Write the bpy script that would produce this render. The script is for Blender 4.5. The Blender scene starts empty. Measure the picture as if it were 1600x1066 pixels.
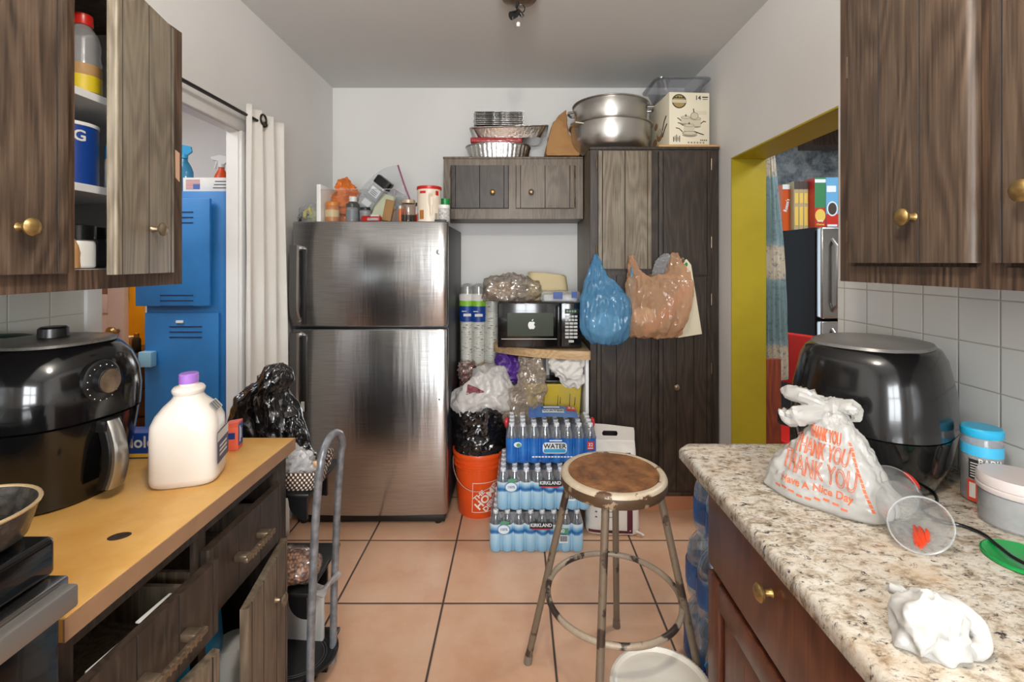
import bpy, bmesh, math, random
from mathutils import Vector, Matrix, noise
from mathutils.bvhtree import BVHTree
PI = math.pi
random.seed(7)
SC = bpy.context.scene
COL = SC.collection

# ------------------------------------------------------------------ camera
# room axes: x to the right, y into the room, z up; the camera stands at the origin, 1.46 m above the floor
FPX, CXP, CYP, EYE = 734.0, 808.0, 411.0, 1.46
cam = bpy.data.cameras.new('camera')
cam.lens = FPX / 1600 * 36
cam.sensor_width = 36
cam.shift_x = -0.005
cam.shift_y = -0.07625
cam.clip_start = 0.02
cam_o = bpy.data.objects.new('camera', cam)
COL.objects.link(cam_o)
cam_o.location = (0, 0, EYE)
cam_o.rotation_euler = (PI / 2, 0, 0)
SC.camera = cam_o
SC.view_settings.view_transform = 'Standard'
SC.view_settings.look = 'None'
SC.view_settings.gamma = 1
SC.view_settings.use_curve_mapping = False
SC.view_settings.exposure = 0.33
SC.cycles.use_denoising = True
SC.cycles.max_bounces = 10
SC.cycles.transparent_max_bounces = 24
SC.cycles.sample_clamp_indirect = 6

# ------------------------------------------------------------------ light
wd = bpy.data.worlds.new('sky')
SC.world = wd
wd.use_nodes = True
wd.node_tree.nodes['Background'].inputs[0].default_value = (0.75, 0.88, 1.0, 1)
wd.node_tree.nodes['Background'].inputs[1].default_value = 1.6

def light(kind, loc, energy, col=(1, 1, 1), size=0.1, size_y=None, rot=(0, 0, 0), name='lamp_light'):
    l = bpy.data.lights.new(name, kind)
    l.energy = energy
    l.color = col
    if kind == 'AREA':
        l.shape = 'RECTANGLE'
        l.size = size
        l.size_y = size_y or size
    else:
        l.shadow_soft_size = size
    o = bpy.data.objects.new(name, l)
    COL.objects.link(o)
    o.location = loc
    o.rotation_euler = rot
    return o

light('POINT', (0.02, 0.22, 2.45), 46, (1.0, 0.92, 0.82), 0.07, name='kitchen_bulb_light')
light('AREA', (0.0, -1.85, 1.55), 78, (0.93, 0.97, 1.0), 1.15, 1.15, (PI / 2, 0, 0), name='rear_window_daylight')
light('AREA', (-2.0, 1.75, 2.42), 9, (0.93, 0.96, 1.0), 0.5, 0.5, name='closet_fill_light')  # unseen lamp added to brighten the closet
light('POINT', (-3.3, 3.75, 2.2), 20, (1.0, 0.85, 0.6), 0.1, name='yellow_room_fill')  # added lamp, out of view, lights the yellow room
light('AREA', (2.1, 2.3, 2.5), 22, (0.95, 0.97, 1.0), 0.5, 0.5, name='dining_fill_light')  # added fill for the dining room, no fixture behind it

# ------------------------------------------------------------------ helpers
def W(px, py, d):
    """photo measurement -> point in the room at depth d"""
    return Vector(((px - CXP) * d / FPX, d, EYE - (py - CYP) * d / FPX))

def lin(c):
    return c / 12.92 if c <= 0.04045 else ((c + 0.055) / 1.055) ** 2.4

def C(r, g, b):
    return (lin(r / 255), lin(g / 255), lin(b / 255), 1.0)

class NT:
    def __init__(s, name):
        s.m = bpy.data.materials.new(name)
        s.m.use_nodes = True
        s.t = s.m.node_tree
        s.p = s.t.nodes['Principled BSDF']
        s.out = s.t.nodes['Material Output']
        s.co = None
    def n(s, typ, **kw):
        nd = s.t.nodes.new(typ)
        for k, v in kw.items():
            setattr(nd, k, v)
        return nd
    def L(s, a, b):
        s.t.links.new(a, b)
    def coord(s):
        if s.co is None:
            s.co = s.n('ShaderNodeTexCoord').outputs['Object']
        return s.co
    def mapped(s, scale=(1, 1, 1), loc=(0, 0, 0)):
        mp = s.n('ShaderNodeMapping')
        mp.inputs['Scale'].default_value = scale
        mp.inputs['Location'].default_value = loc
        s.L(s.coord(), mp.inputs[0])
        return mp.outputs[0]
    def noise(s, scale, detail=4, vec=None, rough=0.55, dist=0):
        nd = s.n('ShaderNodeTexNoise')
        nd.inputs['Scale'].default_value = scale
        nd.inputs['Detail'].default_value = detail
        nd.inputs['Roughness'].default_value = rough
        nd.inputs['Distortion'].default_value = dist
        s.L(vec if vec is not None else s.coord(), nd.inputs['Vector'])
        return nd.outputs['Fac']
    def math(s, op, a, b=None, c=None):
        nd = s.n('ShaderNodeMath', operation=op)
        for i, v in enumerate((a, b, c)):
            if v is None:
                continue
            if isinstance(v, (int, float)):
                nd.inputs[i].default_value = v
            else:
                s.L(v, nd.inputs[i])
        return nd.outputs[0]
    def ramp(s, fac, stops, interp='LINEAR'):
        nd = s.n('ShaderNodeValToRGB')
        cr = nd.color_ramp
        cr.interpolation = interp
        while len(cr.elements) < len(stops):
            cr.elements.new(0.5)
        for e, (p, c) in zip(cr.elements, stops):
            e.position = p
            e.color = c if len(c) == 4 else (*c, 1)
        s.L(fac, nd.inputs[0])
        return nd.outputs[0]
    def mix(s, fac, a, b, blend='MIX'):
        nd = s.n('ShaderNodeMix', data_type='RGBA', blend_type=blend)
        for sock, v in ((nd.inputs[0], fac), (nd.inputs[6], a), (nd.inputs[7], b)):
            if isinstance(v, (int, float)):
                sock.default_value = v
            elif isinstance(v, (tuple, list)):
                sock.default_value = v
            else:
                s.L(v, sock)
        return nd.outputs[2]
    def bump(s, h, strength=0.3, dist=0.01):
        nd = s.n('ShaderNodeBump')
        nd.inputs['Strength'].default_value = strength
        nd.inputs['Distance'].default_value = dist
        s.L(h, nd.inputs['Height'])
        s.L(nd.outputs[0], s.p.inputs['Normal'])
    def base(s, v):
        i = s.p.inputs['Base Color']
        if isinstance(v, (tuple, list)):
            i.default_value = v
        else:
            s.L(v, i)
    def set(s, **kw):
        names = dict(rough='Roughness', metal='Metallic', alpha='Alpha', coat='Coat Weight', coatr='Coat Roughness', spec='Specular IOR Level',
                     trans='Transmission Weight', ior='IOR', sss='Subsurface Weight', aniso='Anisotropic', sheen='Sheen Weight')
        for k, v in kw.items():
            i = s.p.inputs[names[k]]
            if isinstance(v, (int, float)):
                i.default_value = v
            else:
                s.L(v, i)

def plain(name, col, rough=0.5, metal=0.0, var=0.0, vs=6.0, bump=0.0, bs=40.0, col2=None, coat=0.0, spec=0.5, bd=0.004):
    t = NT(name)
    if var or col2:
        c2 = col2 or tuple(x * (1 - var) for x in col[:3]) + (1,)
        f = t.ramp(t.noise(vs, 5), [(0.35, (0, 0, 0, 1)), (0.65, (1, 1, 1, 1))])
        t.base(t.mix(f, col, c2))
    else:
        t.base(col)
    t.set(rough=rough, metal=metal, coat=coat, spec=spec)
    if bump:
        t.bump(t.noise(bs, 4), bump, bd)
    return t.m

def film(name, col, opac=0.5, rough=0.18, translucent=0.3, bump=0.6, bs=30.0, spec=0.5, bd=0.012, st=(1, 1, 1)):
    """thin plastic film: part see-through, part milky, glossy"""
    t = NT(name)
    t.base(col)
    t.set(rough=rough, spec=spec, coat=0.7, coatr=0.07)
    if bump:
        nz = t.n('ShaderNodeTexNoise', noise_type='RIDGED_MULTIFRACTAL')
        nz.inputs['Scale'].default_value = bs
        nz.inputs['Detail'].default_value = 3
        t.L(t.mapped(st), nz.inputs['Vector'])
        t.bump(nz.outputs['Fac'], bump, bd)
    tl = t.n('ShaderNodeBsdfTranslucent')
    tl.inputs[0].default_value = col
    m1 = t.n('ShaderNodeMixShader')
    m1.inputs[0].default_value = translucent
    t.L(t.p.outputs[0], m1.inputs[1])
    t.L(tl.outputs[0], m1.inputs[2])
    tr = t.n('ShaderNodeBsdfTransparent')
    tr.inputs[0].default_value = tuple(0.35 + 0.65 * x for x in col[:3]) + (1,)
    fr = t.n('ShaderNodeLayerWeight')
    fr.inputs[0].default_value = 0.35
    fac = t.math('MULTIPLY_ADD', fr.outputs['Facing'], 0.5 * (1 - opac), opac)
    m2 = t.n('ShaderNodeMixShader')
    t.L(fac, m2.inputs[0])
    t.L(tr.outputs[0], m2.inputs[1])
    t.L(m1.outputs[0], m2.inputs[2])
    t.L(m2.outputs[0], t.out.inputs[0])
    return t.m

def clear(name, tint=(1, 1, 1, 1), gloss=0.12, rough=0.05, milk=0.0, milkcol=(0.8, 0.8, 0.8, 1)):
    """clear plastic or glass wall: transparent with a glossy coat"""
    t = NT(name)
    t.t.nodes.remove(t.p)
    tr = t.n('ShaderNodeBsdfTransparent')
    tr.inputs[0].default_value = tint
    df = t.n('ShaderNodeBsdfDiffuse')
    df.inputs[0].default_value = milkcol
    mm = t.n('ShaderNodeMixShader')
    mm.inputs[0].default_value = milk
    t.L(tr.outputs[0], mm.inputs[1])
    t.L(df.outputs[0], mm.inputs[2])
    gl = t.n('ShaderNodeBsdfGlossy')
    gl.inputs['Roughness'].default_value = rough
    lw = t.n('ShaderNodeLayerWeight')
    lw.inputs[0].default_value = 0.25
    fac = t.math('MULTIPLY_ADD', lw.outputs['Facing'], 0.45, gloss)
    mx = t.n('ShaderNodeMixShader')
    t.L(fac, mx.inputs[0])
    t.L(mm.outputs[0], mx.inputs[1])
    t.L(gl.outputs[0], mx.inputs[2])
    t.L(mx.outputs[0], t.out.inputs[0])
    return t.m

def wood(name, c1, c2, c3, rough=0.42, seed=0.0, ring=16.0, wear=0.0, wearcol=None, axis='z'):
    t = NT(name)
    st = {'z': (4.2, 4.2, 0.75), 'y': (4.2, 0.75, 4.2), 'x': (0.75, 4.2, 4.2)}[axis]
    fs = {'z': (150, 150, 5), 'y': (150, 5, 150), 'x': (5, 150, 150)}[axis]
    n1 = t.noise(1.0, 2, t.mapped(st, (seed, seed * 1.7, seed * 0.3)), 0.5)
    rings = t.math('SINE', t.math('MULTIPLY', n1, ring * 9))
    n2 = t.noise(1.0, 5, t.mapped(fs, (seed, 0, seed)), 0.6)
    g = t.math('ADD', t.math('MULTIPLY', rings, 0.09), n2)
    col = t.ramp(g, [(0.28, c3), (0.5, c1), (0.76, c2)])
    if wear:
        nw = t.ramp(t.noise(3.5, 6), [(0.45, (0, 0, 0, 1)), (0.75, (wear, wear, wear, 1))])
        col = t.mix(nw, col, wearcol)
    t.base(col)
    t.set(rough=t.math('MULTIPLY_ADD', n2, 0.25, rough - 0.1))
    t.bump(g, 0.12, 0.003)
    return t.m

def gridmat(name, axes, su, sv, ou, ov, gw, tile, grout, rough=0.2, var=0.06, bump=0.5, mott=None, ms=5.0, coat=0.0):
    """tiles su x sv along two object axes, with a sunk grout line"""
    t = NT(name)
    sep = t.n('ShaderNodeSeparateXYZ')
    t.L(t.coord(), sep.inputs[0])
    dist, ids = [], []
    for ax, s_, o_ in ((axes[0], su, ou), (axes[1], sv, ov)):
        q = t.math('DIVIDE', t.math('SUBTRACT', sep.outputs['XYZ'.index(ax)], o_), s_)
        ids.append(t.math('FLOOR', q))
        fr = t.math('SUBTRACT', q, ids[-1])
        dist.append(t.math('MULTIPLY', t.math('SUBTRACT', 0.5, t.math('ABSOLUTE', t.math('SUBTRACT', fr, 0.5))), s_))
    dmin = t.math('MINIMUM', *dist)
    edge = t.n('ShaderNodeMapRange')
    edge.inputs[1].default_value = gw * 0.6
    edge.inputs[2].default_value = gw * 1.4
    t.L(dmin, edge.inputs[0])
    cb = t.n('ShaderNodeCombineXYZ')
    t.L(ids[0], cb.inputs[0])
    t.L(ids[1], cb.inputs[1])
    wn = t.n('ShaderNodeTexWhiteNoise')
    t.L(cb.outputs[0], wn.inputs[0])
    col = t.mix(wn.outputs[0], tuple(x * (1 - var) for x in tile[:3]) + (1,), tile)
    if mott:
        f = t.ramp(t.noise(ms, 6, rough=0.65), [(0.35, (0, 0, 0, 1)), (0.7, (1, 1, 1, 1))])
        col = t.mix(f, col, mott)
    t.base(t.mix(edge.outputs[0], grout, col))
    t.set(rough=t.math('MULTIPLY_ADD', edge.outputs[0], rough - 0.8, 0.8), coat=coat)
    h = t.n('ShaderNodeMapRange')
    h.inputs[1].default_value = 0
    h.inputs[2].default_value = gw * 2.2
    t.L(dmin, h.inputs[0])
    t.bump(h.outputs[0], bump, 0.003)
    return t.m

# ---- mesh builder
class MB:
    def __init__(s):
        s.bm = bmesh.new()
        s.X = Matrix()
    def add(s, vs, fs, mi=0):
        bv = [s.bm.verts.new(s.X @ Vector(v)) for v in vs]
        for f in fs:
            try:
                fc = s.bm.faces.new([bv[i] for i in f])
                fc.material_index = mi
                fc.smooth = True
            except ValueError:
                pass
        return bv
    def box(s, x0, x1, y0, y1, z0, z1, mi=0, bev=0.0, seg=2, R=None):
        vs = [(x, y, z) for z in (z0, z1) for y in (y0, y1) for x in (x0, x1)]
        fs = [(0, 2, 3, 1), (4, 5, 7, 6), (0, 1, 5, 4), (2, 6, 7, 3), (0, 4, 6, 2), (1, 3, 7, 5)]
        if not bev:
            if R is not None:
                vs = [R @ Vector(v) for v in vs]
            s.add(vs, fs, mi)
            return s
        tb = bmesh.new()
        bv = [tb.verts.new(v) for v in vs]
        for f in fs:
            tb.faces.new([bv[i] for i in f])
        bmesh.ops.bevel(tb, geom=list(tb.edges), offset=bev, segments=seg, affect='EDGES', profile=0.5)
        tb.verts.index_update()
        vv = [v.co.copy() for v in tb.verts]
        if R is not None:
            vv = [R @ v for v in vv]
        s.add(vv, [[v.index for v in f.verts] for f in tb.faces], mi)
        tb.free()
        return s
    def loft(s, rings, mi=0, cap0=True, cap1=True, closed=True):
        n = len(rings[0])
        vs = [v for r in rings for v in r]
        fs = []
        for i in range(len(rings) - 1):
            for j in range(n if closed else n - 1):
                k = (j + 1) % n
                fs.append((i * n + j, i * n + k, (i + 1) * n + k, (i + 1) * n + j))
        if cap0:
            fs.append(tuple(range(n - 1, -1, -1)))
        if cap1:
            fs.append(tuple((len(rings) - 1) * n + j for j in range(n)))
        s.add(vs, fs, mi)
        return s
    def lathe(s, prof, n=32, mi=0, c=(0, 0, 0), sx=1.0, sy=1.0, cap0=True, cap1=True, R=None):
        rings = []
        for r, z in prof:
            ring = []
            for k in range(n):
                a = 2 * PI * k / n
                v = Vector((r * math.cos(a) * sx, r * math.sin(a) * sy, z))
                if R is not None:
                    v = R @ v
                ring.append(v + Vector(c))
            rings.append(ring)
        return s.loft(rings, mi, cap0, cap1)
    def cyl(s, p0, p1, r0, r1=None, n=20, mi=0):
        return s.tube([p0, p1], [r0, r0 if r1 is None else r1], n, mi)
    def tube(s, pts, r, n=10, mi=0, closed=False, cap=True):
        pts = [Vector(p) for p in pts]
        rr = r if isinstance(r, (list, tuple)) else [r] * len(pts)
        m = len(pts)
        rings = []
        prev = None
        for i, p in enumerate(pts):
            if closed:
                d = (pts[(i + 1) % m] - pts[i - 1]).normalized()
            else:
                d = (pts[min(i + 1, m - 1)] - pts[max(i - 1, 0)]).normalized()
            if prev is None:
                u = d.orthogonal().normalized()
            else:
                u = (prev - d * prev.dot(d))
                u = u.normalized() if u.length > 1e-6 else d.orthogonal().normalized()
            prev = u
            w = d.cross(u)
            rings.append([p + (u * math.cos(2 * PI * k / n) + w * math.sin(2 * PI * k / n)) * rr[i] for k in range(n)])
        if closed:
            rings.append(rings[0])
            return s.loft(rings, mi, False, False)
        return s.loft(rings, mi, cap, cap)
    def prism(s, poly, a0, a1, plane='xz', mi=0):
        def at(u, v, a):
            return {'xz': (u, a, v), 'xy': (u, v, a), 'yz': (a, u, v)}[plane]
        n = len(poly)
        vs = [at(u, v, a0) for u, v in poly] + [at(u, v, a1) for u, v in poly]
        fs = [tuple(range(n)), tuple(range(2 * n - 1, n - 1, -1))]
        fs += [(i, i + n, (i + 1) % n + n, (i + 1) % n) for i in range(n)]
        s.add(vs, fs, mi)
        return s
    def ball(s, c, rx, ry=None, rz=None, n=20, m=12, mi=0):
        ry = ry or rx
        rz = rz or rx
        prof = []
        rings = []
        for i in range(m + 1):
            a = -PI / 2 + PI * i / m
            q = max(math.cos(a), 0.02)
            rings.append([(c[0] + rx * q * math.cos(2 * PI * k / n), c[1] + ry * q * math.sin(2 * PI * k / n), c[2] + rz * math.sin(a)) for k in range(n)])
        return s.loft(rings, mi)
    def text(s, body, size, fn, mi=0, bold=0.0, sx=1.0, ext=0.0, align='CENTER', cut=0.0):
        """letters as geometry; fn maps (u, v, lift) to a point"""
        cu = bpy.data.curves.new('lettering', 'FONT')
        cu.body = body
        cu.size = size
        cu.offset = bold
        cu.align_x = align
        cu.align_y = 'CENTER'
        cu.resolution_u = 3
        cu.extrude = 0.0
        o = bpy.data.objects.new('lettering', cu)
        me = bpy.data.meshes.new_from_object(o)
        tb = bmesh.new()
        tb.from_mesh(me)
        if cut:
            bmesh.ops.triangulate(tb, faces=list(tb.faces))
            bmesh.ops.subdivide_edges(tb, edges=[e for e in tb.edges if e.calc_length() > cut], cuts=1)
            bmesh.ops.triangulate(tb, faces=list(tb.faces))
        tb.verts.index_update()
        vs = [fn(v.co.x * sx, v.co.y, 0.0) for v in tb.verts]
        fs = [[v.index for v in f.verts] for f in tb.faces]
        s.add(vs, fs, mi)
        tb.free()
        bpy.data.objects.remove(o)
        bpy.data.curves.remove(cu)
        bpy.data.meshes.remove(me)
        return s
    def crumple(s, amp, freq, seed=0.0, ridge=0.0, keep=None, st=(1, 1, 1), oct=3):
        """creases: ridged noise in three octaves plus a little cell structure, along the normals"""
        s.bm.normal_update()
        off = Vector((seed * 3.1, seed * 1.7, seed * 2.3))
        new = []
        for v in s.bm.verts:
            p = Vector((v.co.x * st[0], v.co.y * st[1], v.co.z * st[2])) * freq + off
            r = 0.0
            w, q = 1.0, p
            for k in range(oct):
                r += w * (0.28 - abs(noise.noise(q)))
                q = q * 2.1 + Vector((5.2, 1.3, 7.7))
                w *= 0.55
            d = (amp + ridge) * 1.5 * r + amp * 0.45 * (min(noise.voronoi(p)[0][0], 1.0) - 0.42)
            if keep is not None:
                d *= keep(v.co)
            new.append(v.co + v.normal * d)
        for v, c in zip(s.bm.verts, new):
            v.co = c
        return s
    def floor_clamp(s, z):
        for v in s.bm.verts:
            if v.co.z < z:
                v.co.z = z
        return s
    def build(s, name, mats, parent=None, ang=38, loc=None, sub=0, flat=False):
        bmesh.ops.remove_doubles(s.bm, verts=list(s.bm.verts), dist=1e-6)
        bmesh.ops.recalc_face_normals(s.bm, faces=list(s.bm.faces))
        me = bpy.data.meshes.new(name)
        s.bm.to_mesh(me)
        s.bm.free()
        for m in (mats if isinstance(mats, (list, tuple)) else [mats]):
            me.materials.append(m)
        if flat:
            for p in me.polygons:
                p.use_smooth = False
        else:
            me.set_sharp_from_angle(angle=math.radians(ang))
        o = bpy.data.objects.new(name, me)
        COL.objects.link(o)
        if parent is not None:
            o.parent = parent
        if loc is not None:
            o.location = loc
        if sub:
            md = o.modifiers.new('smooth', 'SUBSURF')
            md.levels = md.render_levels = sub
        return o

def tag(o, label, cat, group=None, kind=None):
    o['label'] = label
    o['category'] = cat
    if group:
        o['group'] = group
    if kind:
        o['kind'] = kind
    return o

def thing(name, label, cat, loc=(0, 0, 0), rz=0.0, group=None, rot=None):
    o = bpy.data.objects.new(name, None)
    o.empty_display_size = 0.05
    COL.objects.link(o)
    o.location = loc
    o.rotation_euler = rot if rot else (0, 0, rz)
    return tag(o, label, cat, group)

def struct(name, mb, mats, parent=None, label=None, **kw):
    o = mb.build(name, mats, parent, **kw)
    if parent is None:
        o['kind'] = 'structure'
        o['label'] = label
        o['category'] = name.split('_')[0]
    return o

def copy_tree(o, parent=None):
    c = o.copy()
    COL.objects.link(c)
    c.parent = parent
    for ch in list(o.children):
        copy_tree(ch, c)
    return c

def sag(rows, n=44, k=2.4, fold=0.0, nf=7, seed=0.0):
    """rings for a bag: rows of (z, x_left, x_right, y_centre, half_depth); superellipse sections with vertical folds"""
    rings = []
    for (z, xl, xr, yc, ry) in rows:
        rx, xc = (xr - xl) / 2, (xl + xr) / 2
        ring = []
        for j in range(n):
            a = 2 * PI * j / n
            ca, sa = math.cos(a), math.sin(a)
            q = (abs(ca) ** k + abs(sa) ** k) ** (-1 / k)
            f = 1 + fold * noise.noise(Vector((math.cos(a) * nf / 3 + seed, math.sin(a) * nf / 3, z * 2.0)))
            ring.append(Vector((xc + rx * q * ca * f, yc + ry * q * sa * f, z)))
        rings.append(ring)
    return rings

def rows_fine(rows, m):
    """interpolates the rows smoothly to m rows"""
    out = []
    n = len(rows)
    for i in range(m):
        t = i * (n - 1) / (m - 1)
        a = min(int(t), n - 2)
        f = t - a
        p0, p1, p2, p3 = rows[max(a - 1, 0)], rows[a], rows[a + 1], rows[min(a + 2, n - 1)]
        out.append(tuple(0.5 * (2 * q1 + (q2 - q0) * f + (2 * q0 - 5 * q1 + 4 * q2 - q3) * f * f + (3 * q1 - q0 - 3 * q2 + q3) * f ** 3) for q0, q1, q2, q3 in zip(p0, p1, p2, p3)))
    return out

def arc(cx, cy, r, a0, a1, n):
    return [(cx + r * math.cos(math.radians(a0 + (a1 - a0) * i / (n - 1))), cy + r * math.sin(math.radians(a0 + (a1 - a0) * i / (n - 1)))) for i in range(n)]

def rrect(x0, x1, y0, y1, r, n=6):
    return arc(x1 - r, y1 - r, r, 0, 90, n) + arc(x0 + r, y1 - r, r, 90, 180, n) + arc(x0 + r, y0 + r, r, 180, 270, n) + arc(x1 - r, y0 + r, r, 270, 360, n)

def ring_rr(x0, x1, y0, y1, r, z, n=6):
    return [Vector((x, y, z)) for x, y in rrect(x0, x1, y0, y1, r, n)]

def onto(o):
    """BVH of an object's mesh in its own space, to lay lettering on it"""
    dg = o.data
    return BVHTree.FromPolygons([v.co for v in dg.vertices], [list(p.vertices) for p in dg.polygons])

# ------------------------------------------------------------------ materials
WHITE = C(232, 231, 228)
m_wall = plain('wall_paint', C(226, 225, 223), 0.75, var=0.05, vs=1.5, bump=0.08, bs=90)
m_ceil = plain('ceiling_paint', C(214, 214, 212), 0.8, var=0.04, vs=1.2)
m_trimw = plain('white_trim_paint', C(232, 231, 229), 0.4, var=0.05, vs=5)
m_olive = plain('olive_yellow_paint', C(170, 152, 18), 0.5, var=0.08, vs=7, bump=0.15, bs=30)
m_yellow = plain('mustard_paint', C(222, 160, 24), 0.6, var=0.15, vs=3)
m_dinwall = NT('mottled_blue_wall')
_f = m_dinwall.ramp(m_dinwall.noise(9, 7, rough=0.7), [(0.36, C(104, 112, 122)), (0.5, C(160, 176, 184)), (0.62, C(204, 214, 218))])
m_dinwall.base(_f); m_dinwall.set(rough=0.7); m_dinwall = m_dinwall.m
m_floor = gridmat('terracotta_tile', 'XY', 0.457, 0.457, -0.318, 2.014, 0.0045, C(214, 174, 144), C(62, 50, 44), rough=0.34, var=0.08, mott=C(198, 150, 118), ms=4.0)
m_tile_r = gridmat('wall_tile_right', 'YZ', 0.1085, 0.1135, 1.354, 1.256, 0.0016, C(214, 213, 208), C(168, 164, 156), rough=0.14, var=0.03, bump=0.4)
m_tile_l = gridmat('wall_tile_left', 'YZ', 0.1085, 0.1135, 1.297, 1.31, 0.0016, C(204, 203, 194), C(176, 172, 162), rough=0.2, var=0.03, bump=0.4)
m_base_tile = gridmat('base_tile', 'XZ', 0.457, 0.4, 1.07, -0.2, 0.004, C(200, 140, 104), C(70, 52, 44), rough=0.4, var=0.08)
m_wood = wood('dark_oak', C(74, 59, 47), C(100, 82, 67), C(46, 35, 28), wear=0.25, wearcol=C(112, 98, 82))
m_wood_l = wood('dark_oak_worn', C(94, 80, 64), C(124, 108, 90), C(64, 51, 40), seed=3.3, wear=0.5, wearcol=C(134, 124, 108))
m_wood_d = wood('dark_oak_deep', C(48, 38, 31), C(70, 57, 46), C(29, 23, 18), seed=6.1, wear=0.12, wearcol=C(84, 72, 60))
m_wood_frame = wood('dark_oak_frame', C(76, 58, 45), C(104, 82, 65), C(48, 36, 28), seed=9.7)
m_wood_sheen = wood('sheen_worn_oak', C(112, 100, 82), C(142, 130, 112), C(84, 72, 58), seed=5.2, wear=0.6, wearcol=C(150, 142, 126))  # grey reflected sheen put into the wood colour, with worn patches
m_cherry = wood('cherry_wood', C(84, 44, 28), C(104, 58, 38), C(62, 30, 19), seed=2.2, ring=9, rough=0.3)
m_redwood = wood('red_wood', C(122, 50, 24), C(142, 66, 34), C(92, 36, 18), seed=1.2)
m_groove = plain('door_groove', C(34, 27, 22), 0.7)
m_interior = plain('white_interior', C(222, 222, 222), 0.45, var=0.06)
m_brass = plain('antique_brass', C(178, 146, 92), 0.34, 0.85, var=0.35, vs=60)
m_pewter = plain('worn_pewter', C(150, 132, 110), 0.36, 0.8, var=0.35, vs=50)
m_steel = NT('brushed_stainless')
_n = m_steel.noise(1.0, 3, m_steel.mapped((6, 6, 260)))
m_steel.base(m_steel.ramp(_n, [(0.3, C(178, 179, 180)), (0.7, C(204, 204, 204))])); m_steel.set(metal=1.0, rough=0.24, aniso=0.75); m_steel.p.inputs['Anisotropic Rotation'].default_value = 0.25
m_steel.bump(m_steel.noise(3.2, 3, m_steel.mapped((4.5, 1, 0.35))), 0.12, 0.012); m_steel = m_steel.m
m_steel2 = plain('polished_steel', C(176, 175, 172), 0.22, 1.0)
m_alu = plain('spun_aluminium', C(196, 194, 190), 0.3, 1.0, var=0.08, vs=8)
m_foil = NT('foil')
m_foil.base(C(214, 214, 212)); m_foil.set(metal=1.0, rough=0.22); m_foil.bump(m_foil.noise(60, 4), 0.6, 0.004); m_foil = m_foil.m
m_dgrey = plain('fridge_side_grey', C(66, 67, 70), 0.45, 0.3, bump=0.15, bs=220)
m_black = plain('black_plastic', C(20, 20, 21), 0.3)
m_blackg = plain('gloss_black', C(12, 12, 13), 0.13, coat=0.2)
m_blackm = plain('matt_black', C(28, 27, 27), 0.6)
m_vdark = plain('dark_hollow', C(14, 12, 12), 0.8)
m_silver = plain('satin_silver', C(168, 166, 162), 0.32, 0.9)
m_greytube = plain('grey_tube_paint', C(142, 144, 148), 0.36, 0.35, col2=C(104, 106, 110), vs=30, bump=0.1, bs=60)
m_white = plain('white_plastic', C(236, 235, 231), 0.35)
m_whitem = plain('white_paper', C(220, 218, 213), 0.8, var=0.05, vs=12)
m_cloth = plain('white_cloth', C(226, 223, 217), 0.9, var=0.05, vs=5, bump=0.35, bs=400)
m_milk = plain('milk_white', C(222, 213, 203), 0.3, spec=0.4)
m_red = plain('red_plastic', C(196, 36, 28), 0.35)
m_redmark = plain('red_print', C(206, 66, 32), 0.6)
m_orange = plain('orange_plastic', C(232, 84, 26), 0.36, var=0.08, vs=6)
m_blue = plain('blue_print', C(22, 62, 140), 0.4)
m_lblue = plain('light_blue_plastic', C(54, 160, 210), 0.35)
m_green = plain('green_plastic', C(20, 140, 66), 0.35)
m_purple = plain('purple_plastic', C(158, 112, 196), 0.4)
m_tan = plain('kraft_paper', C(176, 132, 84), 0.8, var=0.12, vs=8, bump=0.2, bs=60)
m_clear = clear('clear_plastic', (0.97, 0.98, 0.99, 1), 0.08, 0.06, 0.05)
m_clearmilk = clear('milky_clear_plastic', (0.92, 0.93, 0.94, 1), 0.06, 0.12, 0.28, (0.75, 0.76, 0.77, 1))
m_glass = clear('clear_glass', (0.95, 0.98, 0.97, 1), 0.06, 0.02)
# ------------------------------------------------------------------ setting
XL, XR, YB, ZC = -1.295, 1.175, 3.30, 2.69
b = MB(); b.box(-4.2, 4.2, -1.8, 4.7, -0.1, 0.0)
struct('floor', b, m_floor, label='terracotta tiled floor with dark grout lines')
b = MB(); b.box(XL - 0.13, XR + 0.2, -1.8, YB + 0.13, ZC, ZC + 0.1)
struct('ceiling', b, m_ceil, label='plain grey-white kitchen ceiling')
b = MB(); b.box(XL - 0.05, XL, -1.7, 1.443, 0, ZC); b.box(XL - 0.05, XL, 1.443, 2.187, 2.08, ZC); b.box(XL - 0.05, XL, 2.187, YB, 0, ZC)
struct('wall_left', b, m_wall, label='white wall with a curtained doorway')
b = MB(); b.box(XR, XR + 0.185, -1.7, 1.718, 0, ZC); b.box(XR, XR + 0.185, 1.718, 2.574, 2.034, ZC); b.box(XR, XR + 0.185, 2.574, YB, 0, ZC)
struct('wall_right', b, m_wall, label='white wall with an open doorway')
b = MB(); b.box(XL - 0.12, XR + 0.185, YB, YB + 0.12, 0, ZC)
struct('wall_back', b, m_wall, label='white wall behind the refrigerator')
b = MB()
b.box(XL, -0.6, -1.75, -1.63, 0, ZC); b.box(0.6, XR, -1.75, -1.63, 0, ZC); b.box(-0.6, 0.6, -1.75, -1.63, 0, 0.95); b.box(-0.6, 0.6, -1.75, -1.63, 2.15, ZC)
struct('wall_rear', b, m_wall, label='white wall with a window behind the viewer')
b = MB()
for x in (-0.6, -0.025, 0.55):
    b.box(x, x + 0.05, -1.72, -1.67, 0.95, 2.15)
for z in (0.95, 1.52, 2.1):
    b.box(-0.6, 0.6, -1.72, -1.67, z, z + 0.05)
struct('window_1', b, m_trimw, label='white sash window')
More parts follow.
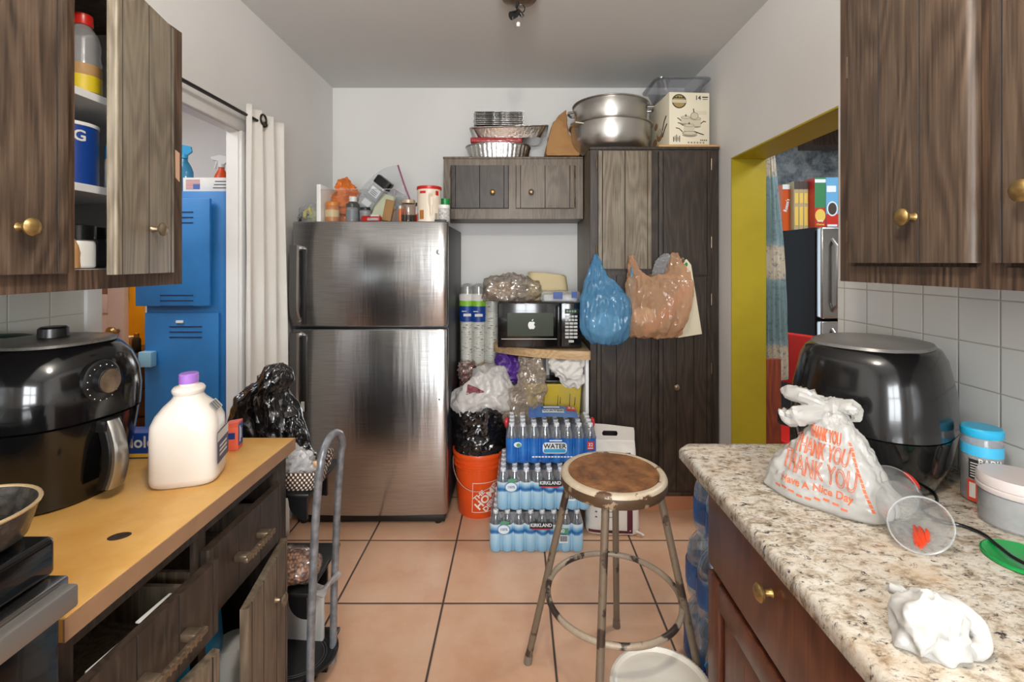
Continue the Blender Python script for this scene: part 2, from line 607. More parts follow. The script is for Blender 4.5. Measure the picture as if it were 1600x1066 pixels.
# olive lining of the right doorway
b = MB(); b.box(XR - 0.001, XR + 0.187, 2.570, 2.576, 0, 2.034); b.box(XR - 0.001, XR + 0.187, 1.718, 2.576, 2.028, 2.036); b.box(XR + 0.003, XR + 0.187, 1.714, 1.722, 0, 2.034)
struct('trim_1', b, m_olive, label='olive yellow painted doorway lining')
# casing of the left doorway
b = MB()
b.box(XL - 0.001, XL + 0.016, 1.398, 1.450, 0, 2.14, bev=0.004); b.box(XL - 0.001, XL + 0.016, 2.182, 2.235, 0, 2.14, bev=0.004); b.box(XL - 0.001, XL + 0.018, 1.398, 2.235, 2.075, 2.14, bev=0.004)
b.box(XL - 0.054, XL, 1.441, 1.449, 0, 2.08); b.box(XL - 0.054, XL, 2.178, 2.189, 0, 2.08); b.box(XL - 0.054, XL, 1.443, 2.187, 2.072, 2.082)
struct('trim_2', b, m_trimw, label='white painted casing of the curtained doorway')
b = MB(); b.box(XL, XL + 0.006, -1.0, 1.398, 0.90, 1.42)
struct('trim_3', b, m_tile_l, label='cream tile backsplash')
b = MB(); b.box(XR - 0.006, XR, -1.0, 1.712, 0.90, 1.402)
struct('trim_4', b, m_tile_r, label='glossy white tile backsplash')
b = MB(); b.box(0.43, XR, 2.775, 2.80, 0, 0.082)
struct('baseboard_back', b, m_base_tile, label='terracotta tile skirting under the pantry cabinet')
# closet and yellow room beyond the left doorway
b = MB(); b.box(-2.2, XL - 0.05, 2.78, 2.9, 0, 2.5); b.box(-2.2, -2.1, 2.9, 4.3, 0, 2.5)
struct('wall_closet', b, m_wall, label='white closet wall behind the blue locker')
b = MB(); b.box(-4.1, -2.1, 4.3, 4.4, 0, 2.6); b.box(-4.2, -4.1, 1.2, 4.4, 0, 2.6)
struct('wall_yellow', b, m_yellow, label='mustard yellow wall of the room beyond the closet')
b = MB(); b.box(-4.1, XL - 0.05, 1.2, 1.3, 0, 2.6)
struct('wall_near', b, m_wall, label='closet wall on the near side')
b = MB(); b.box(-4.2, XL - 0.05, 1.2, 4.4, 2.5, 2.6)
struct('ceiling_closet', b, m_ceil, label='closet ceiling')
# open door with a glass pane seen past the cabinet end
m_pink = plain('pale_pink_paint', C(212, 184, 170), 0.5, var=0.06)
m_pane_refl = plain('brown_glass_reflection', C(150, 108, 84), 0.12, var=0.3, vs=4)  # brown reflection painted into the opaque pane colour
b = MB()
b.box(-3.12, -3.02, 2.98, 3.02, 0.02, 2.02, bev=0.004); b.box(-2.60, -2.495, 2.98, 3.02, 0.02, 2.02, bev=0.004)
for z0, z1 in ((0.02, 0.25), (0.78, 0.88), (1.14, 1.26), (1.92, 2.02)):
    b.box(-3.02, -2.60, 2.98, 3.02, z0, z1, bev=0.004)
b.box(-3.02, -2.60, 2.992, 3.008, 0.25, 1.14)
d1 = struct('door_1', b, m_pink, label='pale pink panelled door with a glass pane and brass knob')
b = MB(); b.box(-3.02, -2.60, 2.996, 3.004, 1.26, 1.92); struct('door_pane', b, m_pane_refl, d1)
b = MB(); b.lathe([(0.012, 0), (0.012, 0.03), (0.03, 0.045), (0.032, 0.06), (0.018, 0.072)], 18, R=Matrix.Rotation(PI / 2, 3, 'X'), c=(-2.53, 2.98, 1.03)); struct('door_knob', b, m_brass, d1)
# dining room beyond the right doorway
b = MB(); b.box(XR + 0.185, 4.1, 4.3, 4.4, 0, 2.6)
struct('wall_dining', b, m_dinwall, label='mottled blue-grey wall of the dining room')
b = MB(); b.box(4.0, 4.1, 0.7, 4.3, 0, 2.6); b.box(XR + 0.185, 4.1, 0.7, 0.8, 0, 2.6)
struct('wall_side', b, m_wall, label='dining room side wall')
b = MB(); b.box(XR + 0.185, 4.1, 0.7, 4.4, 2.57, 2.67)
struct('ceiling_dining', b, m_ceil, label='dining room ceiling')
b = MB(); b.box(2.45, 4.0, 3.9, 4.1, 2.44, 2.57)
struct('trim_5', b, m_wood_frame, label='brown ceiling beam in the dining room')

# ------------------------------------------------------------------ cabinet pieces
def door_mb(u0, u1, z0, z1, t=0.02, grooves=(), c=0.005, gw=0.004):
    """slab door, front facing -y at y=-t, with vertical V grooves"""
    cr = min(c, t)
    poly = [(u0, 0)] + [(u0 + c - c * math.cos(PI / 2 * i / 5), -t + cr - cr * math.sin(PI / 2 * i / 5)) for i in range(6)]
    for g in grooves:
        if u0 + c + gw < g < u1 - c - gw:
            poly += [(g - gw / 2, -t), (g, -t + 0.004), (g + gw / 2, -t)]
    poly += [(u1 - c + c * math.sin(PI / 2 * i / 5), -t + cr - cr * math.cos(PI / 2 * i / 5)) for i in range(6)] + [(u1, 0)]
    b = MB()
    b.prism(poly, z0, z1, 'xy')
    b.bm.normal_update()
    for f in b.bm.faces:
        m = f.calc_center_median()
        if any(abs(m.x - g) < gw * 0.4 and -t + 0.001 < m.y < -t + 0.003 for g in grooves):
            f.material_index = 1
    return b

def groove_pos(u0, u1, n, edge=0.022):
    g = [u0 + edge, u1 - edge]
    for i in range(1, n):
        g.append(u0 + (u1 - u0) * i / n)
    return sorted(g)

RX = Matrix.Rotation(PI / 2, 3, 'X')
def knob(parent, u, z, y=-0.02, m=None, s=1.0):
    b = MB()
    b.lathe([(0.009 * s, 0), (0.007 * s, 0.003), (0.006 * s, 0.014 * s), (0.010 * s, 0.017 * s), (0.0165 * s, 0.021 * s), (0.0175 * s, 0.026 * s), (0.013 * s, 0.031 * s), (0.004 * s, 0.033 * s)], 20, R=RX, c=(u, y, z))
    return b.build('knob', m or m_brass, parent)

def hinge(parent, u, z, y=-0.001, h=0.05, name='hinge'):
    b = MB()
    b.box(u - 0.004, u + 0.004, y - 0.006, y, z - h / 2, z + h / 2, bev=0.001, seg=1)
    b.cyl((u, y - 0.006, z - h / 2 - 0.003), (u, y - 0.006, z + h / 2 + 0.003), 0.003, n=8)
    return b.build(name, m_pewter, parent)

def facing(o, x, y, deg):
    o.location = (x, y, 0)
    o.rotation_euler = (0, 0, math.radians(deg))
    return o

# ---- upper cabinet over the left counter (front faces +x)
t = thing('upper_cabinet', 'dark oak wall cabinet with one door ajar, over the tan counter', 'cabinet', (-0.96, 1.347, 1.40))
b = MB()     # local: x out of the wall at 0, y towards the viewer negative
b.box(-0.334, -0.02, -1.10, -1.08, 0, 0.72, 0); b.box(-0.334, -0.001, -0.018, 0, 0, 0.72, 0)
b.box(-0.334, -0.01, -1.09, -0.01, 0.0, 0.018, 0); b.box(-0.334, -0.01, -1.09, -0.01, 0.70, 0.72, 0)
b.build('carcass', m_wood_frame, t)
b = MB(); b.box(-0.333, -0.322, -1.08, -0.018, 0.018, 0.70); b.box(-0.33, -0.022, -0.028, -0.0185, 0.018, 0.70); b.box(-0.33, -0.022, -0.375, -0.362, 0.018, 0.70); b.box(-0.33, -0.022, -0.362, -0.028, 0.018, 0.046)
b.build('lining', m_interior, t)
b = MB()
b.box(-0.02, 0, -0.037, 0, 0, 0.72, 0, 0.002, 1); b.box(-0.02, 0, -0.363, -0.326, 0, 0.72, 0, 0.002, 1); b.box(-0.02, 0, -1.10, -1.06, 0, 0.72, 0, 0.002, 1)
b.box(-0.0195, -0.0005, -1.08, -0.02, 0, 0.045); b.box(-0.0195, -0.0005, -1.08, -0.02, 0.68, 0.72)
b.build('face_frame', m_wood_frame, t)
for z in (0.232, 0.448):
    b = MB(); b.box(-0.322, -0.028, -0.362, -0.028, z - 0.009, z + 0.009, bev=0.001, seg=1); b.build('shelf', m_interior, t)
d = door_mb(-0.335, 0, 0.038, 0.70, 0.02, groove_pos(-0.335, 0, 2, 0.026)).build('door', [m_wood, m_groove], t)
facing(d, 0.001, -0.361, 90)
knob(d, -0.10, 0.128, m=m_brass)
for z in (0.12, 0.62):
    hinge(d, -0.338, z)
d = door_mb(-0.257, 0, 0.034, 0.70, 0.02, groove_pos(-0.257, 0, 2, 0.02)).build('door', [m_wood_sheen, m_groove], t)
facing(d, 0.001, -0.062, 90 + 12.5)
knob(d, -0.115, 0.145, m=m_pewter)
for z in (0.09, 0.60):
    h_ = hinge(t, 0.0, z); h_.location = (0.001, -0.056, 0); h_.rotation_euler = (0, 0, PI / 2)
b = MB(); b.prism([(-0.028, 0.300), (-0.012, 0.290), (-0.012, 0.372), (-0.029, 0.378)], 0.0004, 0.001, 'yz'); b.build('bare_patch', plain('bare_wood', C(206, 168, 142), 0.7), t)

# ---- upper cabinet over the granite counter (front faces -x)
t = thing('upper_cabinet', 'dark oak wall cabinet with two closed doors above the granite counter', 'cabinet', (0.87, 1.247, 1.412))
b = MB(); b.box(0.001, 0.303, -1.0, 0.0, 0, 0.80, 0, 0.002, 1); b.build('carcass', m_wood_frame, t)
b = MB()
b.box(-0.012, 0.002, -0.038, 0, 0, 0.80); b.box(-0.012, 0.002, -0.42, -0.37, 0, 0.80); b.box(-0.012, 0.002, -1.0, -0.95, 0, 0.80)
b.box(-0.0118, 0.002, -1.0, 0, 0, 0.04); b.box(-0.0118, 0.002, -1.0, 0, 0.76, 0.80)
b.build('face_frame', m_wood_frame, t)
d = door_mb(0, 0.335, 0.048, 0.77, 0.02, groove_pos(0, 0.335, 3, 0.018), c=0.019).build('door', [m_wood, m_groove], t)
facing(d, -0.013, -0.045, -90)
knob(d, 0.21, 0.145, m=m_brass, s=1.05)
for z in (0.13, 0.55):
    hinge(d, -0.007, z)
d = door_mb(0, 0.335, 0.048, 0.77, 0.02, groove_pos(0, 0.335, 3, 0.03), c=0.019).build('door', [m_wood, m_groove], t)
facing(d, -0.013, -0.405, -90)
knob(d, 0.085, 0.165, m=m_brass, s=1.05)

# ---- base cabinet and laminate counter on the left
t = thing('base_cabinet', 'dark oak base cabinet with loose drawers and doors under the tan counter', 'cabinet', (-0.72, 1.462, 0))
b = MB()
b.box(-0.565, -0.002, -0.018, 0, 0.0, 0.868); b.box(-0.565, -0.02, -0.745, -0.735, 0.0, 0.868); b.box(-0.565, -0.06, -0.74, -0.018, 0.08, 0.10); b.box(-0.565, -0.555, -0.74, -0.018, 0.1, 0.868); b.box(-0.07, -0.06, -0.74, -0.018, 0, 0.10)
b.build('carcass', m_wood_d, t)
b = MB()
b.box(-0.02, 0, -0.05, -0.0, 0.09, 0.868); b.box(-0.02, 0, -0.745, -0.70, 0.09, 0.868); b.box(-0.02, -0.001, -0.40, -0.375, 0.09, 0.868)
b.box(-0.02, -0.0012, -0.745, 0, 0.838, 0.868); b.box(-0.02, -0.0012, -0.745, 0, 0.09, 0.125)
b.build('face_frame', m_wood_d, t)

def bar_pull(parent, u0, u1, z):
    b = MB()
    for u in (u0, u1):
        b.box(u - 0.011, u + 0.011, -0.052, -0.02, z - 0.008, z + 0.008, bev=0.003)
    b.box(u0 - 0.018, u1 + 0.018, -0.060, -0.048, z - 0.006, z + 0.006, bev=0.003)
    for i in range(8):
        u = u0 + (u1 - u0) * (i + 0.5) / 8
        b.box(u - 0.002, u + 0.002, -0.0615, -0.05, z - 0.0068, z + 0.0068)
    return b.build('handle', m_pewter, parent)

d = door_mb(0, 0.33, 0.645, 0.806, 0.02, (0.018, 0.115, 0.215, 0.312), c=0.006).build('drawer', [m_wood_d, m_groove], t)
facing(d, 0.001, -0.395, 90); bar_pull(d, 0.10, 0.20, 0.73)
b = MB(); b.box(0.01, 0.32, 0.0, 0.4, 0.66, 0.672); b.box(0.01, 0.02, 0.0, 0.4, 0.66, 0.75); b.box(0.31, 0.32, 0.0, 0.4, 0.66, 0.75); b.build('drawer_box', m_wood_l, d)
d = door_mb(0, 0.335, 0.640, 0.800, 0.02, (0.018, 0.115, 0.215, 0.315), c=0.006).build('drawer', [m_wood_d, m_groove], t)
facing(d, 0.025, -0.745, 88.5); bar_pull(d, 0.12, 0.225, 0.715)
b = MB(); b.box(0.01, 0.32, 0.0, 0.4, 0.66, 0.672); b.box(0.01, 0.02, 0.0, 0.4, 0.66, 0.75); b.box(0.31, 0.32, 0.0, 0.4, 0.66, 0.75); b.build('drawer_box', m_wood_l, d)
d = door_mb(-0.30, 0, 0.13, 0.625, 0.02, groove_pos(-0.30, 0, 3, 0.022), c=0.006).build('door', [m_wood_l, m_groove], t)
facing(d, 0.003, -0.036, 90 + 9.5); knob(d, -0.115, 0.515, m=m_pewter)
d = door_mb(0, 0.30, 0.13, 0.622, 0.02, groove_pos(0, 0.30, 3, 0.022), c=0.006).build('door', [m_wood_l, m_groove], t)
facing(d, 0.004, -0.735, 90 - 10.5); knob(d, 0.09, 0.50, m=m_pewter)

m_lam = NT('tan_laminate')
_a = m_lam.ramp(m_lam.noise(5, 7, rough=0.65), [(0.3, C(196, 146, 74)), (0.5, C(208, 162, 92)), (0.7, C(218, 178, 112))])
_b2 = m_lam.ramp(m_lam.noise(2.3, 5, m_lam.mapped((1, 1, 1), (3, 1, 0))), [(0.5, (0, 0, 0, 1)), (0.72, (1, 1, 1, 1))])
m_lam.base(m_lam.mix(_b2, _a, C(186, 128, 52))); m_lam.set(rough=m_lam.math('MULTIPLY_ADD', m_lam.noise(9, 5), 0.25, 0.28)); m_lam = m_lam.m
m_lamedge = plain('laminate_edge', C(156, 120, 90), 0.5, var=0.15, vs=14)
t = thing('countertop', 'tan laminate countertop with a dark oval burn hole', 'countertop', (-0.70, 1.48, 0.872))
b = MB(); b.box(-0.588, 0, -0.755, 0, 0.0, 0.038, 0, 0.003, 2); b.build('slab', m_lam, t)
b = MB(); b.box(-0.0015, 0.002, -0.755, 0.0, 0.001, 0.0365); b.box(-0.588, 0.0, 0.0, 0.0015, 0.001, 0.0365); b.build('edge_band', m_lamedge, t)
b = MB(); b.lathe([(0.001, 0.0), (0.015, 0.0), (0.0175, 0.001), (0.020, 0.0)], 28, 0, (-0.10, -0.535, 0.0382), sx=1.0, sy=0.72, cap1=False, R=Matrix.Rotation(0.35, 3, 'Z')); 
b.build('burn_hole', plain('burnt_hole', C(24, 16, 12), 0.8, col2=C(60, 34, 18), vs=60), t)

# ---- base cabinet and granite counter on the right
t = thing('base_cabinet', 'cherry base cabinet with raised panel door and brass knob under the granite', 'cabinet', (0.53, 1.265, 0))
b = MB()
b.box(0, 0.64, -1.2, 0, 0.10, 0.872, 0, 0.002, 1); b.box(0.07, 0.64, -1.2, -0.01, 0, 0.10)
b.build('carcass', m_cherry, t)
for i, (u0, u1) in enumerate(((0.008, 0.60), (0.62, 1.18))):
    b = MB(); b.box(u0, u1, -0.02, 0.0, 0.662, 0.855, 0, 0.007, 3); d = b.build('drawer', m_cherry, t); facing(d, -0.001, -0.002, -90); knob(d, u0 + 0.315, 0.80, -0.02, m_brass, 1.0)
    b = MB()
    z0, z1 = 0.125, 0.645
    b.box(u0, u0 + 0.065, -0.02, 0, z0, z1, 0, 0.004); b.box(u1 - 0.065, u1, -0.02, 0, z0, z1, 0, 0.004)
    b.box(u0 + 0.06, u1 - 0.06, -0.0195, 0, z0, z0 + 0.065, 0, 0.004); b.box(u0 + 0.06, u1 - 0.06, -0.0195, 0, z1 - 0.065, z1, 0, 0.004)
    d = b.build('door', m_cherry, t); facing(d, -0.001, -0.002, -90)
    b = MB(); r0 = [(u0 + 0.062, -0.004, z0 + 0.062), (u1 - 0.062, -0.004, z0 + 0.062), (u1 - 0.062, -0.004, z1 - 0.062), (u0 + 0.062, -0.004, z1 - 0.062)]
    r1 = [(u0 + 0.10, -0.015, z0 + 0.10), (u1 - 0.10, -0.015, z0 + 0.10), (u1 - 0.10, -0.015, z1 - 0.10), (u0 + 0.10, -0.015, z1 - 0.10)]
    b.loft([[Vector(v) for v in r0], [Vector(v) for v in r1]], 0, False, True); b.build('panel', m_cherry, d)

m_gran = NT('granite')
_v = m_gran.mapped((1.0, 1.5, 1.0))
_n1 = m_gran.noise(30, 8, _v, 0.72, 0.3); _n2 = m_gran.noise(80, 6, _v, 0.7, 0.3); _n3 = m_gran.noise(5, 4, m_gran.mapped((1, 1.4, 1), (4, 2, 1)), 0.6)
_c = m_gran.ramp(_n1, [(0.30, C(112, 98, 84)), (0.41, C(170, 154, 134)), (0.50, C(204, 194, 178)), (0.64, C(222, 217, 207)), (0.80, C(196, 182, 162))])
_d = m_gran.ramp(m_gran.math('MULTIPLY_ADD', _n3, 0.35, _n2), [(0.44, (1, 1, 1, 1)), (0.62, (0, 0, 0, 1))])
_c = m_gran.mix(_d, _c, C(98, 86, 76))
_e = m_gran.ramp(m_gran.noise(46, 6, m_gran.mapped((1, 1.8, 1), (7, 3, 2)), 0.72, 0.6), [(0.56, (0, 0, 0, 1)), (0.64, (1, 1, 1, 1))])
_c = m_gran.mix(_e, _c, C(64, 58, 56))
_w = m_gran.ramp(_n3, [(0.5, (0, 0, 0, 1)), (0.72, (0.55, 0.55, 0.55, 1))])
_c = m_gran.mix(_w, _c, C(196, 160, 120))
m_gran.base(_c); m_gran.set(rough=0.16); m_gran = m_gran.m
b = MB()
pl = [(0.484 + 0.03, 1.437), (0.484, 1.405), (0.484, -0.1), (1.168, -0.1), (1.168, 1.437)]
def inset(p, k):
    return [(max(x, 0.484 + k) if x < 0.55 else x, min(y, 1.437 - k)) for x, y in p]
rings = []
for k, z in ((0.004, 0.872), (0.0, 0.878), (0.0, 0.898), (0.003, 0.906), (0.009, 0.910)):
    rings.append([Vector((x + (k if x < 0.6 else 0), y - (k if y > 1.3 else 0), z)) for x, y in pl])
b.loft(rings)
tag(b.build('countertop', m_gran, ang=50), 'speckled beige granite countertop with an eased edge', 'countertop')

# ---- tall pantry
t = thing('pantry_cabinet', 'tall dark oak pantry cabinet with four doors beside the microwave', 'cabinet', (0.4225, 2.72, 0.13))
b = MB(); b.box(0, 0.745, 0.018, 0.572, 0, 2.0); b.box(0.02, 0.745, 0.06, 0.5, -0.13, 0.0); b.build('carcass', m_wood_l, t)
b = MB()
for u0, u1 in ((0, 0.045), (0.345, 0.40), (0.69, 0.745)):
    b.box(u0, u1, 0, 0.02, 0, 2.0, 0, 0.0015, 1)
for z0, z1 in ((0, 0.03), (1.245, 1.30), (1.965, 2.0)):
    b.box(0.001, 0.744, 0.0006, 0.02, z0, z1)
b.box(-0.006, 0.748, -0.006, 0.03, 1.985, 2.003, 0, 0.003, 1)
b.build('face_frame', m_wood_d, t)
PD = []
for (u0, u1, z0, z1, mm, yy, gr) in ((0.042, 0.348, 1.296, 1.972, m_wood_sheen, -0.012, 2), (0.393, 0.694, 1.262, 1.972, m_wood_d, 0, 1), (0.036, 0.372, 0.022, 1.256, m_wood_d, 0, 3), (0.393, 0.692, 0.022, 1.248, m_wood_d, 0, 3)):
    d = door_mb(u0, u1, z0, z1, 0.02, groove_pos(u0, u1, gr, 0.024)).build('door', [mm, m_groove], t)
    d.location = (0, yy, 0)
    PD.append(d)
knob(PD[0], 0.222, 1.34, m=m_pewter); knob(PD[1], 0.515, 1.345, m=m_pewter); knob(PD[3], 0.488, 0.62, m=m_pewter)
for dd, u, zz in ((PD[0], 0.036, (1.9, 1.40)), (PD[1], 0.70, (1.9, 1.45)), (PD[2], 0.03, (0.68, 0.15)), (PD[3], 0.70, (1.12, 0.72, 0.15))):
    for z in zz:
        hinge(dd, u, z, h=0.06)
b = MB(); b.tube([(0.035, -0.001, 1.285), (0.035, -0.03, 1.283), (0.035, -0.036, 1.295)], 0.003, 8); b.build('hook', m_pewter, t)

# ---- short wall cabinet over the microwave
t = thing('wall_cabinet', 'short dark oak wall cabinet with two doors above the microwave', 'cabinet', (-0.465, 2.97, 1.738))
b = MB(); b.box(0, 0.882, 0.018, 0.33, 0, 0.392); b.build('carcass', m_wood_l, t)
b = MB()
for u0, u1 in ((0, 0.045), (0.41, 0.46), (0.835, 0.882)):
    b.box(u0, u1, 0, 0.02, 0, 0.392, 0, 0.0015, 1)
b.box(0.001, 0.881, 0.0006, 0.02, 0, 0.065); b.box(0.001, 0.881, 0.0006, 0.02, 0.335, 0.392); b.box(-0.004, 0.882, -0.004, 0.03, 0.380, 0.394, 0, 0.003, 1)
b.build('face_frame', m_wood_l, t)
for u0, u1, mm, ku, hu in ((0.048, 0.412, m_wood_d, 0.312, 0.042), (0.456, 0.826, m_wood_l, 0.553, 0.832)):
    d = door_mb(u0, u1, 0.068, 0.336, 0.02, groove_pos(u0, u1, 2, 0.03)).build('door', [mm, m_groove], t)
    knob(d, ku, 0.165, m=m_brass if ku < 0.4 else m_pewter)
    hinge(d, hu, 0.11, h=0.04); hinge(d, hu, 0.29, h=0.04)

# ---- refrigerator
t = thing('refrigerator', 'stainless steel refrigerator with a top freezer against the back wall', 'refrigerator', (-1.25, 2.60, 0))
FW = 0.865
b = MB(); b.box(0.012, FW - 0.006, 0.072, 0.68, 0.05, 1.675, 0, 0.006); b.build('body', m_dgrey, t)
def fdoor(z0, z1):
    pts = [(0.004, 0.065), (0.0, 0.03)] + arc(0.022, 0.022, 0.022, 180, 262, 6)
    n = 26
    for i in range(n + 1):
        u = 0.024 + (FW - 0.048) * i / n
        q = (u / FW - 0.5) * 2
        pts.append((u, -0.014 * (1 - q * q)))
    pts += arc(FW - 0.022, 0.022, 0.022, 278, 360, 6) + [(FW, 0.03), (FW - 0.004, 0.065)]
    b = MB()
    rings = []
    for k, z in ((0.006, z0), (0.0, z0 + 0.007), (0.0, z1 - 0.007), (0.006, z1)):
        rings.append([Vector((x + (k if x < FW / 2 else -k) * 0.6, y + (k if y < 0.06 else 0), z)) for x, y in pts])
    b.loft(rings)
    return b
df = fdoor(1.108, 1.690).build('freezer_door', m_steel, t, ang=50)
dr = fdoor(0.064, 1.095).build('fridge_door', m_steel, t, ang=50)
def fhandle(d, z0, z1, flip):
    b = MB()
    zz = [z0 + (z1 - z0) * i / 12 for i in range(13)]
    rings = []
    for i, z in enumerate(zz):
        f = i / 12
        if flip:
            f = 1 - f
        out = 0.056 * min(1, (1 - f) * 5) ** 0.6 * (0.82 + 0.18 * f) + 0.006
        rings.append([Vector((0.018, -out + 0.014, z)), Vector((0.012, -out + 0.005, z)), Vector((0.016, -out, z)), Vector((0.056, -out - 0.003, z)), Vector((0.064, -out + 0.004, z)), Vector((0.060, -out + 0.014, z))])
    b.loft(rings)
    za, zb = (z0, z0 + 0.03) if not flip else (z1 - 0.03, z1)
    zc, zd = (z1 - 0.03, z1) if not flip else (z0, z0 + 0.03)
    b.box(0.034, 0.063, -0.05, 0.004, za, zb, 0, 0.006)
    b.box(0.036, 0.061, -0.022, 0.004, zc, zd, 0, 0.006)
    b.box(0.062, 0.084, -0.012, 0.004, z0 - 0.004, z1 - 0.02, 1, 0.004)
    return b.build('handle', [m_silver, m_blackm], d)
fhandle(df, 1.128, 1.556, True); fhandle(dr, 0.64, 1.080, True)
b = MB(); b.box(0.066, 0.084, -0.0265, -0.0255, 0.645, 0.70, R=None); b.build('sticker', m_whitem, dr)
b = MB(); b.lathe([(0.0015, 0), (0.014, 0), (0.015, 0.002), (0.012, 0.003)], 24, R=RX, c=(FW - 0.05, -0.001, 1.52)); b.build('emblem', m_silver, df)
b = MB(); b.lathe([(0.0015, 0), (0.005, 0), (0.005, 0.003), (0.003, 0.004)], 14, R=RX, c=(FW - 0.045, -0.001, 0.705)); b.build('lock_hole', m_black, dr)
b = MB(); b.box(0.02, FW - 0.02, 0.03, 0.09, 0.012, 0.06, 0, 0.003); b.build('base_grille', m_black, t)
for u in (0.05, FW - 0.06):
    for v in (0.05, 0.62):
        b = MB(); b.cyl((u, v, 0.0), (u, v, 0.06), 0.018); b.build('foot', m_black, t)
b = MB(); b.box(FW - 0.075, FW - 0.01, 0.01, 0.10, 1.6905, 1.702, 0, 0.004); b.build('top_hinge', m_dgrey, t)

# ---- ceiling fixture
t = thing('ceiling_fixture', 'nickel ceiling light fixture with black sockets and a pull chain', 'ceiling light', (0.01, 2.08, 2.69))
b = MB(); b.lathe([(0.06, 0), (0.085, -0.015), (0.09, -0.04), (0.075, -0.062), (0.03, -0.075), (0.004, -0.076)], 32); b.build('canopy', m_pewter, t)
b = MB()
b.cyl((-0.006, 0, -0.07), (-0.012, 0, -0.10), 0.006, n=10)
b.cyl((-0.016, 0.0, -0.128), (-0.036, -0.012, -0.142), 0.015, 0.018, 18); b.cyl((-0.016, 0.0, -0.128), (0.0, 0.004, -0.112), 0.013, 0.012, 18); b.cyl((-0.002, 0.003, -0.115), (0.016, 0.01, -0.135), 0.009, 0.008, 14)
b.build('socket', m_black, t)
b = MB(); b.tube([(0.006 + 0.018 * math.cos(a), 0.0, -0.104 + 0.018 * math.sin(a)) for a in [2 * PI * k / 20 for k in range(20)]], 0.0025, 8, closed=True); b.build('ring', m_black, t)
b = MB(); b.tube([(-0.03, -0.014, -0.135), (-0.029, -0.016, -0.16), (-0.027, -0.016, -0.20)], 0.0016, 6); b.tube([(0.01, 0.0, -0.12), (0.009, 0, -0.15), (0.003, 0, -0.165), (-0.006, 0, -0.16)], 0.0015, 6); b.build('pull_chain', m_silver, t)
b = MB(); b.lathe([(0.002, 0), (0.008, -0.002), (0.0085, -0.014), (0.005, -0.018)], 14, c=(-0.005, 0, -0.165)); b.build('pull_bead', m_white, t)
# ------------------------------------------------------------------ shared small builders
def jar(name, label, cat, loc, r, h, body, lid, lid_h=0.02, lid_r=None, neck=0.9, fill=None, fill_h=0.6, group=None, rot=None, band=None):
    """lidded jar or bottle: body (> fill, label band) and lid"""
    t = thing(name, label, cat, loc, 0, group, rot)
    hb = h - lid_h
    b = MB(); b.lathe([(r * 0.9, 0), (r, 0.004), (r, hb * 0.82), (r * (0.5 + neck / 2), hb * 0.93), (r * neck, hb)], 26)
    bo = b.build('body', body, t)
    lr = lid_r or r * (neck + 0.06)
    b = MB(); b.lathe([(lr, hb), (lr, hb + lid_h - 0.002), (lr - 0.002, hb + lid_h), (lr * 0.5, hb + lid_h + 0.0004)], 26); b.build('lid', lid, t)
    if fill is not None:
        b = MB(); b.lathe([(r * 0.86, 0.004), (r * 0.93, 0.008), (r * 0.93, hb * fill_h)], 24); b.build('contents', fill, bo)
    if band is not None:
        m, z0, z1 = band
        b = MB(); b.lathe([(r + 0.0006, z0 * h), (r + 0.0006, z1 * h)], 26, cap0=False, cap1=False); b.build('label_band', m, bo)
    return t

def flat_text(b, s, size, x, y, z, face='-y', mi=0, bold=0.0, sx=1.0, rot=0.0):
    cr, sr = math.cos(rot), math.sin(rot)
    def fn(u, v, l):
        u, v = u * cr - v * sr, u * sr + v * cr
        if face == '-y':
            return (x + u, y, z + v)
        if face == '+x':
            return (x, y + u, z + v)
        if face == '-x':
            return (x, y - u, z + v)
        return (x + u, y + v, z)
    return b.text(s, size, fn, mi, bold, sx)

def carton(name, label, cat, loc, sx, sy, sz, m, rz=0.0, group=None, bev=0.002):
    t = thing(name, label, cat, loc, rz, group)
    b = MB(); b.box(-sx / 2, sx / 2, -sy / 2, sy / 2, 0, sz, 0, bev, 2); b.build('body', m, t)
    return t

m_spice = plain('dark_spice', C(58, 36, 24), 0.8, var=0.3, vs=120)
m_charcoal = plain('charcoal_plastic', C(34, 34, 36), 0.4)

# ------------------------------------------------------------------ inside the left wall cabinet
z1, z2, z3 = 1.4185 + 0.030, 1.632 + 0.009, 1.848 + 0.009
t = thing('syrup_bottle', 'clear plastic bottle with red cap and yellow label on the top cabinet shelf', 'bottle', (-1.045, 1.13, z3))
b = MB(); b.lathe([(0.032, 0), (0.036, 0.006), (0.036, 0.085), (0.033, 0.10), (0.035, 0.125), (0.030, 0.15), (0.018, 0.168), (0.015, 0.176)], 26); bo = b.build('body', m_clearmilk, t)
b = MB(); b.lathe([(0.0364, 0.010), (0.0364, 0.048)], 26, 0, cap0=False, cap1=False); b.lathe([(0.0364, 0.048), (0.0364, 0.075)], 26, 1, cap0=False, cap1=False); b.build('label_band', [plain('yellow_label', C(216, 190, 30), 0.5), plain('tan_label', C(172, 134, 84), 0.6)], bo)
b = MB(); b.lathe([(0.019, 0.172), (0.020, 0.174), (0.019, 0.198), (0.016, 0.2)], 24); b.build('cap', m_red, t)
carton('cracker_box', 'beige carton beside the red-capped bottle on the top cabinet shelf', 'box', (-1.10, 1.055, z3), 0.12, 0.04, 0.15, plain('beige_card', C(206, 172, 132), 0.7))
t = thing('formula_can', 'blue and white can with printed label on the middle cabinet shelf', 'can', (-1.06, 1.105, z2))
b = MB(); b.lathe([(0.056, 0), (0.058, 0.002), (0.058, 0.138), (0.056, 0.14)], 32); bo = b.build('body', [m_blue], t)
b = MB()
